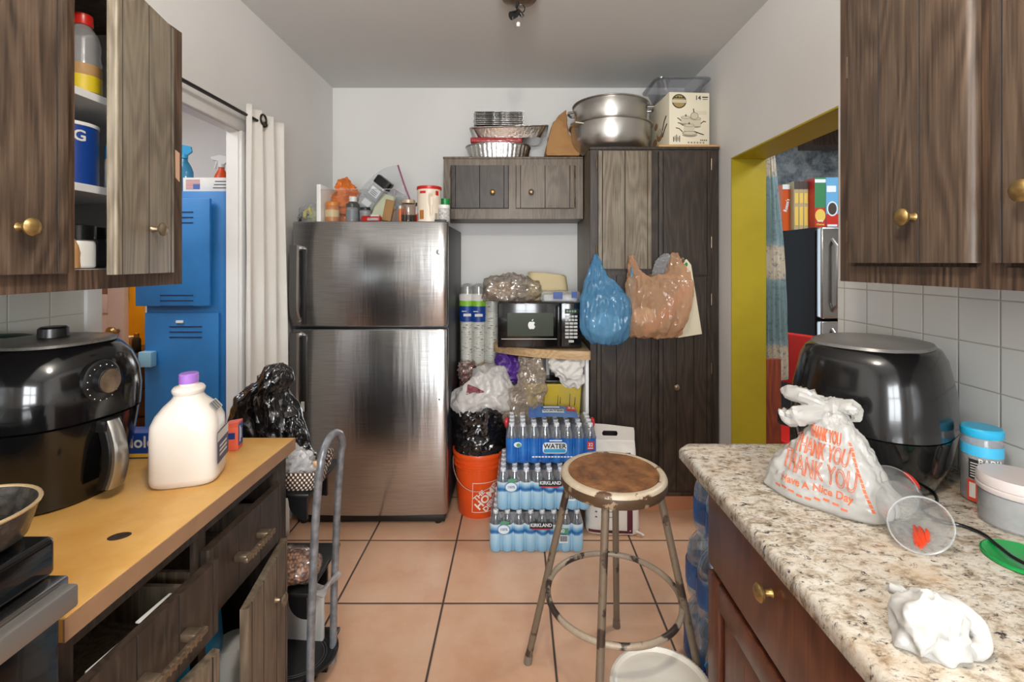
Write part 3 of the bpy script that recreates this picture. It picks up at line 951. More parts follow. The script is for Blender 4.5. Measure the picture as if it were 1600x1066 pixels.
for a0, a1, za, zb in ((-100, -50, 0.055, 0.13), (-96, -56, 0.005, 0.040)):
    for i in range(6):
        aa, ab = math.radians(a0 + (a1 - a0) * i / 6), math.radians(a0 + (a1 - a0) * (i + 1) / 6)
        b.add([(0.0585 * math.cos(q), 0.0585 * math.sin(q), z) for q, z in ((aa, za), (ab, za), (ab, zb), (aa, zb))], [(0, 1, 2, 3)], 0)
for z in (0.075, 0.095, 0.112):
    for i in range(6):
        aa, ab = math.radians(-96 + 40 * i / 6), math.radians(-96 + 40 * (i + 0.9) / 6)
        b.add([(0.0589 * math.cos(q), 0.0589 * math.sin(q), zz) for q, zz in ((aa, z), (ab, z), (ab, z + 0.003), (aa, z + 0.003))], [(0, 1, 2, 3)], 1)
b.text('G', 0.035, lambda u, v, l: (0.0588 * math.cos(math.radians(-24) + u / 0.058), 0.0588 * math.sin(math.radians(-24) + u / 0.058), 0.112 + v), 0, 0.0008)
b.build('printed_label', [m_whitem, m_blackm], bo)
b = MB(); b.lathe([(0.059, 0.138), (0.059, 0.146), (0.05, 0.148)], 32); b.build('lid', m_white, t)
jar('pill_bottle', 'small white bottle with bright blue cap beside the blue can in the cabinet', 'bottle', (-1.02, 1.195, z2), 0.024, 0.115, m_white, m_lblue, 0.035, 0.023)
jar('spice_jar', 'white-labelled spice jar with wide black lid on the cabinet floor', 'jar', (-1.03, 1.10, z1), 0.033, 0.10, m_white, m_black, 0.035, 0.034, group=None)
jar('spice_jar', 'dark glass spice jar behind the white one in the cabinet', 'jar', (-1.06, 1.175, z1), 0.03, 0.10, m_charcoal, m_black, 0.03)
jar('spice_jar', 'clear spice jar with grey lid nearest the ajar cabinet door', 'jar', (-1.005, 1.195, z1), 0.022, 0.085, m_clearmilk, m_charcoal, 0.022, fill=m_spice, fill_h=0.25)
t = thing('paper_bag', 'small folded tan paper bag on the cabinet floor', 'paper bag', (-1.01, 1.052, z1))
b = MB(); b.loft(sag(rows_fine([(0, -0.03, 0.03, 0, 0.012), (0.04, -0.03, 0.028, 0, 0.012), (0.075, -0.026, 0.01, 0, 0.006), (0.088, -0.026, -0.012, 0, 0.002)], 8), 20)); b.crumple(0.004, 40); b.floor_clamp(0); b.build('body', m_tan, t)

# ------------------------------------------------------------------ things on the tan counter
ZT = 0.9105
# air fryer, front towards the aisle
t = thing('air_fryer', 'glossy black air fryer with silver handle and round dial on the tan counter', 'air fryer', (-1.116, 1.125, ZT), math.radians(-9))
t.scale = (0.95, 0.97, 1.085)
def fryer_ring(z, rx, ry, k=2.5, n=56, xo=0.0):
    out = []
    for j in range(n):
        a = 2 * PI * j / n
        ca, sa = math.cos(a), math.sin(a)
        q = (abs(ca) ** k + abs(sa) ** k) ** (-1 / k)
        out.append(Vector((xo + rx * q * ca, ry * q * sa, z)))
    return out
b = MB(); b.loft([fryer_ring(z, rx, ry) for z, rx, ry in ((0.0, 0.125, 0.122), (0.006, 0.133, 0.13), (0.10, 0.152, 0.15), (0.172, 0.163, 0.16))]); b.build('base_body', m_blackg, t)
b = MB(); b.loft([fryer_ring(z, rx, ry) for z, rx, ry in ((0.1725, 0.160, 0.157), (0.177, 0.1655, 0.1625), (0.225, 0.168, 0.165), (0.265, 0.163, 0.16), (0.30, 0.148, 0.147), (0.322, 0.128, 0.128), (0.332, 0.112, 0.114))]); b.build('upper_body', m_blackg, t)
b = MB(); b.loft([fryer_ring(z, rx, ry) for z, rx, ry in ((0.3315, 0.122, 0.118), (0.337, 0.120, 0.116), (0.340, 0.112, 0.108), (0.342, 0.06, 0.06))]); b.build('lid', plain('speckled_grey', C(84, 80, 76), 0.35, var=0.4, vs=160), t)
b = MB(); b.lathe([(0.026, 0.341), (0.030, 0.343), (0.029, 0.362), (0.024, 0.366), (0.004, 0.366)], 26, c=(0.0, 0.005, 0)); b.build('vent_cap', m_black, t)
RY = Matrix.Rotation(PI / 2, 3, 'Y')
b = MB(); b.lathe([(0.044, 0), (0.044, 0.012), (0.038, 0.016)], 32, R=RY, c=(0.155, -0.012, 0.256)); d = b.build('dial_ring', m_black, t)
b = MB()
for k in range(14):
    a = PI * 0.2 + 1.6 * PI * k / 13
    p = Vector((0.1715, -0.012 + 0.0375 * math.cos(a), 0.252 + 0.0375 * math.sin(a)))
    b.ball(p, 0.0012, n=6, m=4)
b.build('dial_marks', m_whitem, d)
b = MB(); b.lathe([(0.027, 0.014), (0.027, 0.034), (0.025, 0.036)], 32, 0, R=RY, c=(0.155, -0.012, 0.256)); b.lathe([(0.025, 0.036), (0.022, 0.0375), (0.003, 0.038)], 32, 1, R=RY, c=(0.155, -0.012, 0.256)); b.build('dial_knob', [m_black, m_pewter], d)
b = MB(); rr = []
for i in range(11):
    f = i / 10
    z = 0.17 - 0.145 * f
    xo = 0.155 + 0.058 * math.sin(PI * min(0.16 + f * 0.62, 1)) ** 0.8
    w = 0.015 + 0.004 * f
    rr.append([Vector((xo - 0.024, -w, z)), Vector((xo - 0.004, -w, z)), Vector((xo, -w * 0.7, z)), Vector((xo, w * 0.7, z)), Vector((xo - 0.004, w, z)), Vector((xo - 0.024, w, z))])
b.loft(rr); b.box(0.13, 0.185, -0.022, 0.022, 0.145, 0.172, 1, 0.005); hd = b.build('handle', [m_silver, m_black], t)
b = MB(); b.loft([[v + Vector((-0.012, math.copysign(0.004, v.y), 0)) for v in r] for r in rr]); b.build('handle_core', m_black, hd)

# milk jug
t = thing('milk_jug', 'white plastic milk jug with lilac cap on the tan counter', 'jug', (-0.835, 1.195, ZT), math.radians(17))
t.scale = (0.86, 1, 1)
b = MB()
def jr(z, sx, sy, k=4.2):
    return fryer_ring(z, sx, sy, k, 56)
b.loft([jr(0, 0.074, 0.05), jr(0.006, 0.083, 0.057), jr(0.02, 0.088, 0.061), jr(0.13, 0.087, 0.061), jr(0.152, 0.085, 0.06), jr(0.172, 0.077, 0.056, 3.2), jr(0.192, 0.060, 0.048, 2.7), jr(0.206, 0.044, 0.040, 2.2), jr(0.213, 0.0385, 0.0375, 2), jr(0.219, 0.037, 0.037, 2), jr(0.225, 0.041, 0.041, 2), jr(0.231, 0.0415, 0.0415, 2), jr(0.237, 0.037, 0.037, 2), jr(0.241, 0.024, 0.024, 2), jr(0.247, 0.023, 0.023, 2)])
bo = b.build('bottle', m_milk, t)
b = MB(); b.lathe([(0.0245, 0.246), (0.025, 0.248), (0.0245, 0.268), (0.022, 0.27), (0.003, 0.27)], 32); b.build('cap', m_purple, t)
b = MB()
b.add([(0.0888, y, z) for y, z in ((-0.045, 0.045), (0.045, 0.045), (0.045, 0.125), (-0.045, 0.125))], [(0, 1, 2, 3)], 0)
b.add([(0.0891, y, z) for y, z in ((-0.045, 0.10), (0.045, 0.10), (0.045, 0.122), (-0.045, 0.122))], [(0, 1, 2, 3)], 1)
for k in range(3):
    b.add([(0.0893, y, z) for y, z in ((-0.03, 0.06 + k * 0.011), (0.03, 0.06 + k * 0.011), (0.03, 0.066 + k * 0.011), (-0.03, 0.066 + k * 0.011))], [(0, 1, 2, 3)], 1)
b.build('front_label', [plain('milk_label', C(70, 68, 104), 0.5), m_whitem], bo)
b = MB()
for k in range(7):
    y = -0.022 + k * 0.007
    b.add([(0.061, y, 0.193), (0.061, y + 0.003 + 0.002 * (k % 2), 0.193), (0.078, y + 0.003 + 0.002 * (k % 2), 0.174), (0.078, y, 0.174)], [(0, 1, 2, 3)], 0)
b.add([(0.0595, -0.026, 0.194), (0.0595, 0.03, 0.194), (0.0785, 0.03, 0.173), (0.0785, -0.026, 0.173)], [(0, 1, 2, 3)], 1)
b.build('barcode_sticker', [m_blackm, m_whitem], bo)

t = carton('foil_box', 'dark blue box with white lettering lying behind the milk jug', 'box', (-1.085, 1.345, ZT), 0.30, 0.055, 0.072, m_blue, math.radians(3))
b = MB(); flat_text(b, 'Reynolds', 0.045, 0.0, -0.0282, 0.045, '-y', 0, 0.001); b.box(-0.07, 0.12, -0.0284, -0.0278, 0.004, 0.014, 1); b.build('lettering', [m_whitem, plain('gold_print', C(224, 180, 60), 0.5)], t)
t = thing('juice_carton', 'small coral carton with blue panel at the end of the tan counter', 'carton', (-0.845, 1.39, ZT), math.radians(12))
b = MB(); b.box(-0.024, 0.024, -0.02, 0.02, 0, 0.068, 0, 0.002); b.prism([(-0.024, 0.068), (0.024, 0.068), (0.024, 0.082), (-0.01, 0.078)], -0.019, 0.019, 'xz', 0); b.build('body', plain('coral_card', C(226, 104, 78), 0.5), t)
b = MB(); b.box(0.0238, 0.0245, -0.017, 0.017, 0.012, 0.076); b.box(-0.018, 0.016, -0.0206, -0.02, 0.034, 0.052); b.build('panel', m_blue, t)
b = MB(); b.box(0.0244, 0.0248, -0.008, -0.002, 0.022, 0.068); b.box(0.0244, 0.0248, 0.002, 0.006, 0.03, 0.06); b.build('print_lines', m_whitem, t)

t = thing('appliance_cord', 'dark green cord looped against the cream tiles behind the air fryer', 'cord', (-1.270, 1.16, ZT))
b = MB(); pts = rows_fine([(0.0, -0.20, 0.0, 0.006), (0.0, -0.16, 0.20, 0.006), (-0.005, -0.08, 0.385, 0.006), (0.0, -0.02, 0.372, 0.006), (0.0, 0.10, 0.34, 0.006), (0.0, 0.16, 0.20, 0.006), (0.0, 0.17, 0.006, 0.006)], 40); b.tube([q[:3] for q in pts], 0.006, 8); b.build('cable', plain('dark_green_rubber', C(24, 52, 44), 0.45), t)

# ------------------------------------------------------------------ stove and pan
t = thing('stove', 'black stove with stainless front panel and handle beside the tan counter', 'stove', (-0.685, 0.713, 0))
b = MB(); b.box(-0.60, -0.01, -0.76, 0, 0.02, 0.985, 0, 0.004); b.build('body', m_black, t)
b = MB(); b.box(-0.60, -0.014, -0.765, 0.002, 0.988, 1.048, 0, 0.010, 3); ck = b.build('cooktop', m_blackg, t)
b = MB(); b.tube([(x, y, 1.0495) for x, y in rrect(-0.56, -0.12, -0.34, -0.06, 0.03, 5)], 0.0022, 6, closed=True); b.build('rim_line', m_silver, ck)
b = MB(); b.box(-0.05, 0.006, -0.755, 0.0, 0.940, 0.9875, 0, 0.004); b.build('control_panel', m_steel2, t)
b = MB(); b.box(0.006, 0.03, -0.74, -0.01, 0.948, 0.982, 0, 0.004); b.build('handle', plain('satin_panel', C(150, 146, 142), 0.4, 0.7), t)
b = MB(); b.box(-0.03, -0.004, -0.755, -0.004, 0.20, 0.940, 0, 0.006); b.build('oven_door', m_blackg, t)
t = thing('frying_pan', 'dark speckled pan with tan rim on the stove', 'pan', (-0.795, 0.655, 1.05))
pan_m = plain('speckled_enamel', C(26, 24, 22), 0.25, col2=C(60, 54, 48), vs=90)
b = MB(); b.lathe([(0.065, 0.0), (0.080, 0.010), (0.092, 0.052), (0.093, 0.056)], 44, cap1=False); b.lathe([(0.090, 0.056), (0.078, 0.016), (0.002, 0.012)], 44, cap0=False, cap1=True); b.build('bowl', pan_m, t)
b = MB(); b.tube([(0.0925 * math.cos(a), 0.0925 * math.sin(a), 0.056) for a in [2 * PI * k / 44 for k in range(44)]], 0.0028, 8, closed=True); b.build('rim', plain('tan_rim', C(184, 158, 120), 0.4, 0.4), t)
b = MB(); b.box(-0.2, -0.085, -0.012, 0.012, 0.045, 0.06, 0, 0.005); b.build('handle', m_black, t)

# ------------------------------------------------------------------ inside the lower left cabinet
t = thing('detergent_jug', 'blue plastic jug seen through the gap of the lower cabinet doors', 'jug', (-0.90, 1.20, 0.10))
b = MB(); b.loft([fryer_ring(z, rx, ry, 3) for z, rx, ry in ((0, 0.09, 0.13), (0.01, 0.10, 0.14), (0.33, 0.10, 0.14), (0.41, 0.098, 0.13), (0.42, 0.09, 0.12), (0.43, 0.098, 0.13), (0.50, 0.07, 0.08), (0.52, 0.03, 0.03))]); b.build('body', m_lblue, t)
b = MB(); b.lathe([(0.03, 0.518), (0.03, 0.545), (0.026, 0.548)], 20); b.build('cap', m_white, t)
t = thing('paper_roll', 'white paper roll inside the lower cabinet behind the ajar door', 'paper roll', (-0.795, 1.315, 0.10))
b = MB(); b.lathe([(0.045, 0), (0.046, 0.004), (0.046, 0.30), (0.044, 0.303), (0.02, 0.303)], 26); b.build('roll', m_whitem, t)
t = thing('utensil_bundle', 'white spatula lying in the open drawer', 'spatula', (-0.70, 0.94, 0.674), math.radians(85))
b = MB(); b.box(-0.05, 0.03, -0.022, 0.022, 0.10, 0.104, 0, 0.002, R=None); b.box(-0.16, -0.06, -0.006, 0.006, 0.10, 0.106, 0, 0.002); b.box(-0.16, -0.14, -0.006, 0.006, 0.0, 0.104, 0, 0.002); b.build('blade', m_white, t)

# ------------------------------------------------------------------ rolling cart beside the counter end
t = thing('utility_cart', 'grey tube cart with black shelves standing behind the counter end', 'cart', (-0.66, 1.60, 0))
def hpts(y0, y1):
    p = [(-0.005, y0, 0.02), (0.0, y0, 0.30), (0.012, y0, 0.60), (0.025, y0, 0.78)]
    for k in range(9):
        p.append((0.03, (y0 + y1) / 2 - (y1 - y0) / 2 * math.cos(PI * k / 8), 0.80 + 0.075 * math.sin(PI * k / 8)))
    return p + [(0.025, y1, 0.78), (0.012, y1, 0.60), (0.0, y1, 0.30), (-0.005, y1, 0.02)]
b = MB(); b.tube(hpts(-0.095, 0.095), 0.0125, 14)
b.build('handle_frame', m_greytube, t)
b = MB(); b.tube([(v[0] - 0.56, v[1], v[2]) for v in hpts(-0.095, 0.095)], 0.0125, 14); b.build('rear_frame', m_greytube, t)
for z in (0.715, 0.395, 0.075):
    b = MB(); b.box(-0.57, -0.012, -0.088, 0.19, z - 0.014, z, 0, 0.004)
    s = b.build('shelf', m_black, t)
    for x in (-0.03, -0.53):
        for y in (-0.08, 0.08):
            b = MB(); b.prism([(x - 0.05, z - 0.012), (x + 0.012, z - 0.012), (x + 0.012, z - 0.085)] + [(x + 0.008 - 0.055 * math.sin(a), z - 0.025 - 0.06 * math.cos(a)) for a in [PI / 2 * k / 6 for k in range(7)]], y - 0.006, y + 0.006, 'xz'); b.build('bracket', m_black, s)
b = MB(); b.tube([(0.004, -0.09, 0.40), (0.018, -0.05, 0.37), (0.006, 0.03, 0.345), (0.014, 0.09, 0.335), (-0.01, 0.10, 0.34)], [0.004, 0.012, 0.008, 0.012, 0.004], 10); b.crumple(0.004, 60); b.build('plastic_tie', film('tie_film', C(220, 220, 220), 0.45), t)
# woven basket
m_weave = NT('brown_white_weave')
_sp = m_weave.n('ShaderNodeSeparateXYZ'); m_weave.L(m_weave.coord(), _sp.inputs[0])
_s1 = m_weave.math('SINE', m_weave.math('MULTIPLY', m_weave.math('ADD', _sp.outputs[0], _sp.outputs[1]), 420)); _s2 = m_weave.math('SINE', m_weave.math('MULTIPLY', _sp.outputs[2], 340))
_pm = m_weave.math('MULTIPLY', _s1, _s2)
m_weave.base(m_weave.ramp(_pm, [(0.12, C(58, 40, 32)), (0.3, C(224, 212, 196))])); m_weave.set(rough=0.8); m_weave.bump(_pm, 0.4, 0.004); m_weave = m_weave.m
t = thing('woven_basket', 'brown and white woven basket on the top shelf of the cart', 'basket', (-0.775, 1.572, 0.716))
b = MB()
def bk(z, k):
    return [Vector((x, y, z)) for x, y in rrect(-0.12 - k, 0.125 + k, -0.05 - k, 0.05 + k, 0.03, 5)]
b.loft([bk(0, -0.01), bk(0.012, -0.002), bk(0.06, 0.008), bk(0.066, 0.006), bk(0.06, 0.002), bk(0.012, -0.008), bk(0.008, -0.012)]); bo = b.build('body', m_weave, t)
b = MB(); b.tube([(0.128, -0.03, 0.055), (0.140, -0.03, 0.10), (0.142, 0.0, 0.115), (0.140, 0.03, 0.105), (0.128, 0.035, 0.055)], 0.009, 10); b.build('handle', m_weave, bo and t)
t = thing('plastic_wrap', 'crumpled clear and white wrapping heaped in the woven basket', 'wrapping', (-0.765, 1.572, 0.728))
b = MB(); b.ball((0, 0, 0.05), 0.085, 0.042, 0.062, 80, 50); b.crumple(0.022, 22, 2, 0.006); b.floor_clamp(0.001); b.build('heap', film('wrap_film', C(226, 224, 224), 0.7, 0.25, 0.3), t)
t = thing('snack_bag', 'small orange and tan snack pack leaning in the woven basket', 'packet', (-0.680, 1.585, 0.728))
b = MB(); b.loft(sag(rows_fine([(0, -0.02, 0.018, 0, 0.012), (0.03, -0.022, 0.02, 0, 0.015), (0.062, -0.02, 0.018, 0, 0.002)], 8), 20)); b.crumple(0.003, 50); b.build('body', plain('orange_pack', C(206, 140, 84), 0.35, col2=C(236, 214, 180), vs=30), t)
# black rubbish bag
m_bbag = NT('black_bag_film')
m_bbag.base(C(16, 15, 16)); m_bbag.set(rough=0.2, spec=0.7, coat=0.3)
m_bbag.bump(m_bbag.noise(1.0, 3, m_bbag.mapped((30, 30, 9)), 0.5), 0.2, 0.008); m_bbag = m_bbag.m
t = thing('trash_bag', 'full black plastic trash bag behind the counter on the cart', 'trash bag', (-0.905, 1.705, 0.716))
R_ = [(0, -0.13, 0.12, 0.0, 0.05), (0.03, -0.155, 0.15, 0.0, 0.075), (0.12, -0.15, 0.13, 0.0, 0.075), (0.20, -0.125, 0.095, 0.005, 0.07), (0.27, -0.085, 0.055, 0.005, 0.06), (0.315, -0.03, 0.075, 0.005, 0.05), (0.352, 0.0, 0.07, 0.005, 0.035), (0.366, 0.02, 0.055, 0.005, 0.012)]
b = MB(); b.loft(sag(rows_fine(R_, 80), 150, 2.2, 0.16, 12)); b.crumple(0.018, 13, 3, 0.006, st=(1, 1, 0.3), oct=2); b.crumple(0.005, 40, 8, 0.001, st=(1, 1, 0.35), oct=2); b.floor_clamp(0.001); b.build('body', m_bbag, t)
b = MB(); b.loft(sag(rows_fine([(-0.03, 0.14, 0.17, -0.04, 0.02), (0.04, 0.11, 0.185, -0.04, 0.03), (0.13, 0.09, 0.155, -0.04, 0.03), (0.19, 0.08, 0.11, -0.03, 0.012)], 50), 70, 2.2, 0.2, 9, 4)); b.crumple(0.014, 22, 5, 0.004, st=(1, 1, 0.4)); b.build('loose_end', m_bbag, t)
# dried beans
m_beans = NT('pinto_beans')
_vo = m_beans.n('ShaderNodeTexVoronoi'); _vo.inputs['Scale'].default_value = 95; m_beans.L(m_beans.coord(), _vo.inputs[0])
m_beans.base(m_beans.mix(m_beans.ramp(_vo.outputs['Distance'], [(0.25, (0, 0, 0, 1)), (0.75, (1, 1, 1, 1))]), C(206, 150, 112), C(96, 58, 40))); m_beans.set(rough=0.3, coat=0.4)
m_beans.bump(m_beans.math('SUBTRACT', 1, _vo.outputs['Distance']), 0.9, 0.008); m_beans = m_beans.m
t = thing('bean_bag', 'clear bag of dried brown beans on the middle cart shelf', 'bag of beans', (-0.76, 1.58, 0.396))
b = MB(); b.ball((0, 0, 0.045), 0.095, 0.07, 0.05, 40, 22); b.crumple(0.012, 16, 1); b.floor_clamp(0.001); bo = b.build('beans', m_beans, t)
b = MB(); b.ball((0.0, 0, 0.047), 0.099, 0.074, 0.053, 40, 22); b.crumple(0.012, 16, 1); b.floor_clamp(0.0005); b.build('bag', m_clear, t)
# black round lid or tray
t = thing('serving_tray', 'round black tray with faint grey rings on the lowest cart shelf', 'tray', (-0.775, 1.635, 0.086), rot=(math.radians(-6), math.radians(4), 0))
b = MB(); b.lathe([(0.10, 0), (0.125, 0.004), (0.138, 0.018), (0.143, 0.02), (0.143, 0.014), (0.128, 0.0)], 48, cap0=False, cap1=False); b.lathe([(0.12, 0.004), (0.09, 0.006), (0.002, 0.006)], 48, cap1=True); b.build('dish', m_black, t)
b = MB()
for r in (0.105, 0.096):
    b.tube([(r * math.cos(a), r * math.sin(a), 0.0065) for a in [2 * PI * k / 48 for k in range(48)]], 0.0008, 5, closed=True)
b.build('ring_marks', plain('grey_print', C(96, 98, 98), 0.5), t)
t = thing('paper_plates', 'pale folded paper bag standing on the lower cart shelf', 'paper bag', (-0.80, 1.66, 0.076))
b = MB(); b.box(-0.09, 0.09, 0.055, 0.075, 0.0, 0.20, 0, 0.006, 3); b.crumple(0.004, 24); b.build('body', m_whitem, t)

# ------------------------------------------------------------------ curtain and rod
m_rod = plain('dark_bronze_rod', C(52, 46, 42), 0.35, 0.7)
t = thing('curtain_rod', 'thin dark curtain rod across the left doorway', 'curtain rod', (-1.232, 2.28, 2.134))
b = MB(); b.cyl((0, 0, 0), (0, -1.05, 0), 0.008, n=12); b.build('rod', m_rod, t)
b = MB(); b.ball((0, 0.012, 0), 0.014); b.build('finial', m_rod, t)
for y in (-0.02, -0.98):
    b = MB(); b.box(-0.066, 0.004, y - 0.006, y + 0.006, -0.006, 0.006, 0, 0.002); b.box(-0.066, -0.06, y - 0.014, y + 0.014, -0.03, 0.03, 0, 0.002); b.build('bracket', m_rod, t)
t = thing('curtain', 'white grommet curtain drawn aside at the left doorway', 'curtain', (-1.232, 2.30, 0.02))
b = MB()
nu, nv = 120, 40
vs, fs = [], []
for i in range(nv):
    f = i / (nv - 1)            # 0 top, 1 bottom
    for j in range(nu):
        u = j / (nu - 1)
        y = (-0.175 - 0.03 * f) + (0.315 + 0.085 * f) * u
        amp = 0.020 + 0.008 * f
        ph = 2 * PI * (3.3 * u) + 0.5 * math.sin(3 * f + u * 4)
        x = amp * math.sin(ph) + 0.006 * noise.noise(Vector((u * 7, f * 3, 2.0))) + 0.002
        vs.append((x, y + 0.008 * math.cos(ph * 1.0), 2.165 - 2.165 * f))
for i in range(nv - 1):
    for j in range(nu - 1):
        fs.append((i * nu + j, i * nu + j + 1, (i + 1) * nu + j + 1, (i + 1) * nu + j))
b.add(vs, fs); cl = b.build('cloth', m_cloth, t)
md = cl.modifiers.new('thick', 'SOLIDIFY'); md.thickness = 0.002
for y in (-0.062,):
    b = MB(); b.tube([(0.024, y + 0.024 * math.cos(a), 2.122 + 0.024 * math.sin(a)) for a in [2 * PI * k / 28 for k in range(28)]], 0.005, 8, closed=True); b.build('grommet', m_rod, t)

# ------------------------------------------------------------------ blue locker and what stands on it
m_lock = plain('locker_blue', C(44, 124, 190), 0.42, col2=C(36, 108, 172), vs=4, bump=0.1, bs=160)
m_lockd = plain('locker_slot', C(18, 40, 76), 0.7)
t = thing('locker', 'tall blue metal locker with two louvred doors in the closet', 'locker', (-1.615, 2.32, 0))
b = MB(); b.box(-0.215, 0.215, 0.0, 0.42, 0.06, 1.815, 0, 0.003); bo = b.build('body', m_lock, t)
for x in (-0.2, 0.2):
    b = MB(); b.box(x - 0.015, x + 0.015, 0.01, 0.04, 0, 0.07); b.build('foot', m_lock, t)
for z0, z1, ang in ((1.25, 1.775, 0), (0.42, 1.215, 0)):
    b = MB(); b.box(-0.212, 0.150, -0.016, 0, z0, z1, 0, 0.003); d = b.build('door', m_lock, t)
    if z0 > 1:
        d.location = (-0.03, -0.02, 0); 
    for zz, n in ((z1 - 0.07, 3), (z0 + 0.05, 3)):
        for k in range(n):
            b = MB(); b.box(-0.09, 0.07, -0.0185, -0.0155, zz - k * 0.026, zz - k * 0.026 + 0.005); b.build('louver', m_lockd, d)
b = MB(); b.box(-0.055, -0.02, -0.024, -0.014, 1.165, 1.178, 0, 0.002); b.build('latch', m_white, t)
b = MB(); b.box(-0.215, -0.15, -0.055, -0.016, 0.955, 1.03, 0, 0.006); b.build('door_pull', plain('pale_blue_plastic', C(140, 190, 214), 0.5), t)
ZL = 1.8155
t = thing('shipping_box', 'white carton with a flag print on top of the blue locker', 'box', (-1.535, 2.46, ZL))
b = MB(); b.box(-0.13, 0.13, -0.12, 0.12, 0, 0.07, 0, 0.002); b.build('body', m_whitem, t)
b = MB()
for k in range(7):
    b.box(-0.115, -0.045, -0.1206, -0.1201, 0.012 + k * 0.0072, 0.012 + k * 0.0072 + 0.0036, 0)
b.box(-0.078, -0.045, -0.1212, -0.1206, 0.012, 0.038, 1); b.build('flag_print', [plain('flag_red', C(170, 70, 76), 0.6), plain('flag_blue', C(74, 98, 160), 0.6)], t)
b = MB()
for k in range(3):
    b.box(0.02 + 0.005 * k, 0.118, -0.1206, -0.1201, 0.016 + k * 0.016, 0.021 + k * 0.016)
b.build('address_lines', plain('dark_print', C(60, 66, 80), 0.6), t)
def spray(label, loc, body, head, rz=0.0):
    t = thing('spray_bottle', label, 'spray bottle', loc, rz)
    b = MB(); b.lathe([(0.036, 0), (0.04, 0.006), (0.04, 0.11), (0.03, 0.14), (0.016, 0.165), (0.014, 0.18)], 24, sx=1.0, sy=0.75); b.build('body', body, t)
    b = MB(); b.lathe([(0.017, 0.178), (0.017, 0.198)], 18); b.prism([(-0.045, 0.218), (-0.05, 0.232), (-0.01, 0.246), (0.03, 0.24), (0.034, 0.215), (0.014, 0.196), (-0.014, 0.196), (-0.016, 0.214)], -0.012, 0.012, 'xz'); hd = b.build('spray_head', head, t)
    b = MB(); b.prism([(-0.026, 0.214), (-0.018, 0.214), (-0.03, 0.17), (-0.036, 0.172)], -0.006, 0.006, 'xz'); b.build('trigger', m_white, hd)
m_bluefluid = film('blue_bottle', C(70, 160, 200), 0.7, 0.2)
spray('blue spray bottle standing at the left of the flag carton on the locker', (-1.70, 2.40, ZL), m_bluefluid, m_lblue, 0.4)
spray('orange spray bottle with white head behind the flag carton', (-1.655, 2.63, ZL), m_orange, m_white, 0.3)
spray('clear spray bottle with a blue head standing behind the flag carton', (-1.52, 2.65, ZL), m_clearmilk, m_lblue, 0.2)
# furniture in the yellow room
t = thing('dresser', 'dark brown dresser in the yellow room beyond the closet', 'dresser', (-2.95, 3.85, 0))
m_dres = wood('dark_dresser', C(44, 28, 22), C(60, 40, 32), C(28, 18, 14), seed=4)
b = MB(); b.box(-0.5, 0.5, -0.22, 0.22, 0.04, 0.72, 0, 0.005); b.box(-0.52, 0.52, -0.24, 0.23, 0.72, 0.75, 0, 0.005); b.box(-0.48, 0.48, -0.2, 0.2, 0, 0.05); b.build('body', m_dres, t)
for z in (0.07, 0.285, 0.50):
    b = MB(); b.box(-0.47, 0.47, -0.235, -0.22, z, z + 0.20, 0, 0.006); d = b.build('drawer', m_dres, t)
    b = MB(); b.ball((0.25, -0.245, z + 0.115), 0.014); b.build('knob', m_brass, d)
jar('candle_jar', 'cream candle jar on the dark dresser in the yellow room', 'candle', (-3.13, 3.76, 0.7505), 0.055, 0.12, plain('cream_wax', C(226, 190, 130), 0.5), m_white, 0.012)
jar('perfume_bottle', 'small dark bottle on the dresser beside the cream candle', 'bottle', (-3.03, 3.74, 0.7505), 0.03, 0.15, m_charcoal, m_brass, 0.03, 0.018, 0.55)
jar('lotion_bottle', 'tall dark bottle at the right end of the dresser', 'bottle', (-2.95, 3.78, 0.7505), 0.032, 0.19, m_blackm, m_black, 0.04, 0.018, 0.6)
t = thing('key_hook', 'dark iron hook rack with keys hanging on the yellow wall', 'hook', (-3.57, 4.292, 1.16))
b = MB(); b.box(-0.02, 0.02, -0.012, 0.006, -0.05, 0.16, 0, 0.004); b.tube([(0, -0.01, 0.1), (0, -0.05, 0.08), (0, -0.055, 0.12)], 0.006, 8); b.build('plate', m_blackm, t)
b = MB(); b.tube([(0.0 + 0.025 * math.cos(a), -0.04, -0.01 + 0.03 * math.sin(a)) for a in [2 * PI * k / 16 for k in range(16)]], 0.004, 6, closed=True); b.prism([(-0.02, -0.04), (0.02, -0.04), (0.012, -0.16), (-0.008, -0.15)], -0.046, -0.04, 'xz'); b.build('keys', m_charcoal, t)
# ------------------------------------------------------------------ on top of the refrigerator (front edge y = 2.62, top z = 1.691)
ZF = 1.6915
m_bagclr = film('clear_bag_film', C(232, 234, 236), 0.16, 0.10, 0.1, bump=0.7, bs=16)
# gloves in a clear bag
t = thing('work_gloves', 'pale yellow and black work gloves in a clear bag on the refrigerator', 'gloves', (-1.195, 2.80, ZF - 0.015))
m_glove = plain('glove_pale_green', C(196, 198, 150), 0.7, var=0.15, vs=30)
b = MB(); b.ball((0, 0, 0.05), 0.055, 0.04, 0.048, 28, 18); b.crumple(0.02, 30, 2); b.floor_clamp(0.001); b.build('palm', m_glove, t)
for k, (x0, x1, z1, rr) in enumerate(((-0.04, -0.075, 0.085, 0.011), (-0.01, -0.05, 0.105, 0.012), (0.02, 0.03, 0.115, 0.012), (0.045, 0.062, 0.09, 0.012), (0.05, 0.07, 0.03, 0.012))):
    b = MB(); b.tube([(x0, -0.025, 0.06), ((x0 + x1) / 2, -0.04, z1), (x1, -0.045, z1 - 0.025), (x1 * 1.03, -0.045, z1 - 0.06)], [rr, rr, rr, rr * 0.7], 10); b.build('finger', [m_blackm, m_glove, plain('glove_yellow', C(224, 206, 74), 0.6)][(k * 2 + 0) % 3], t)
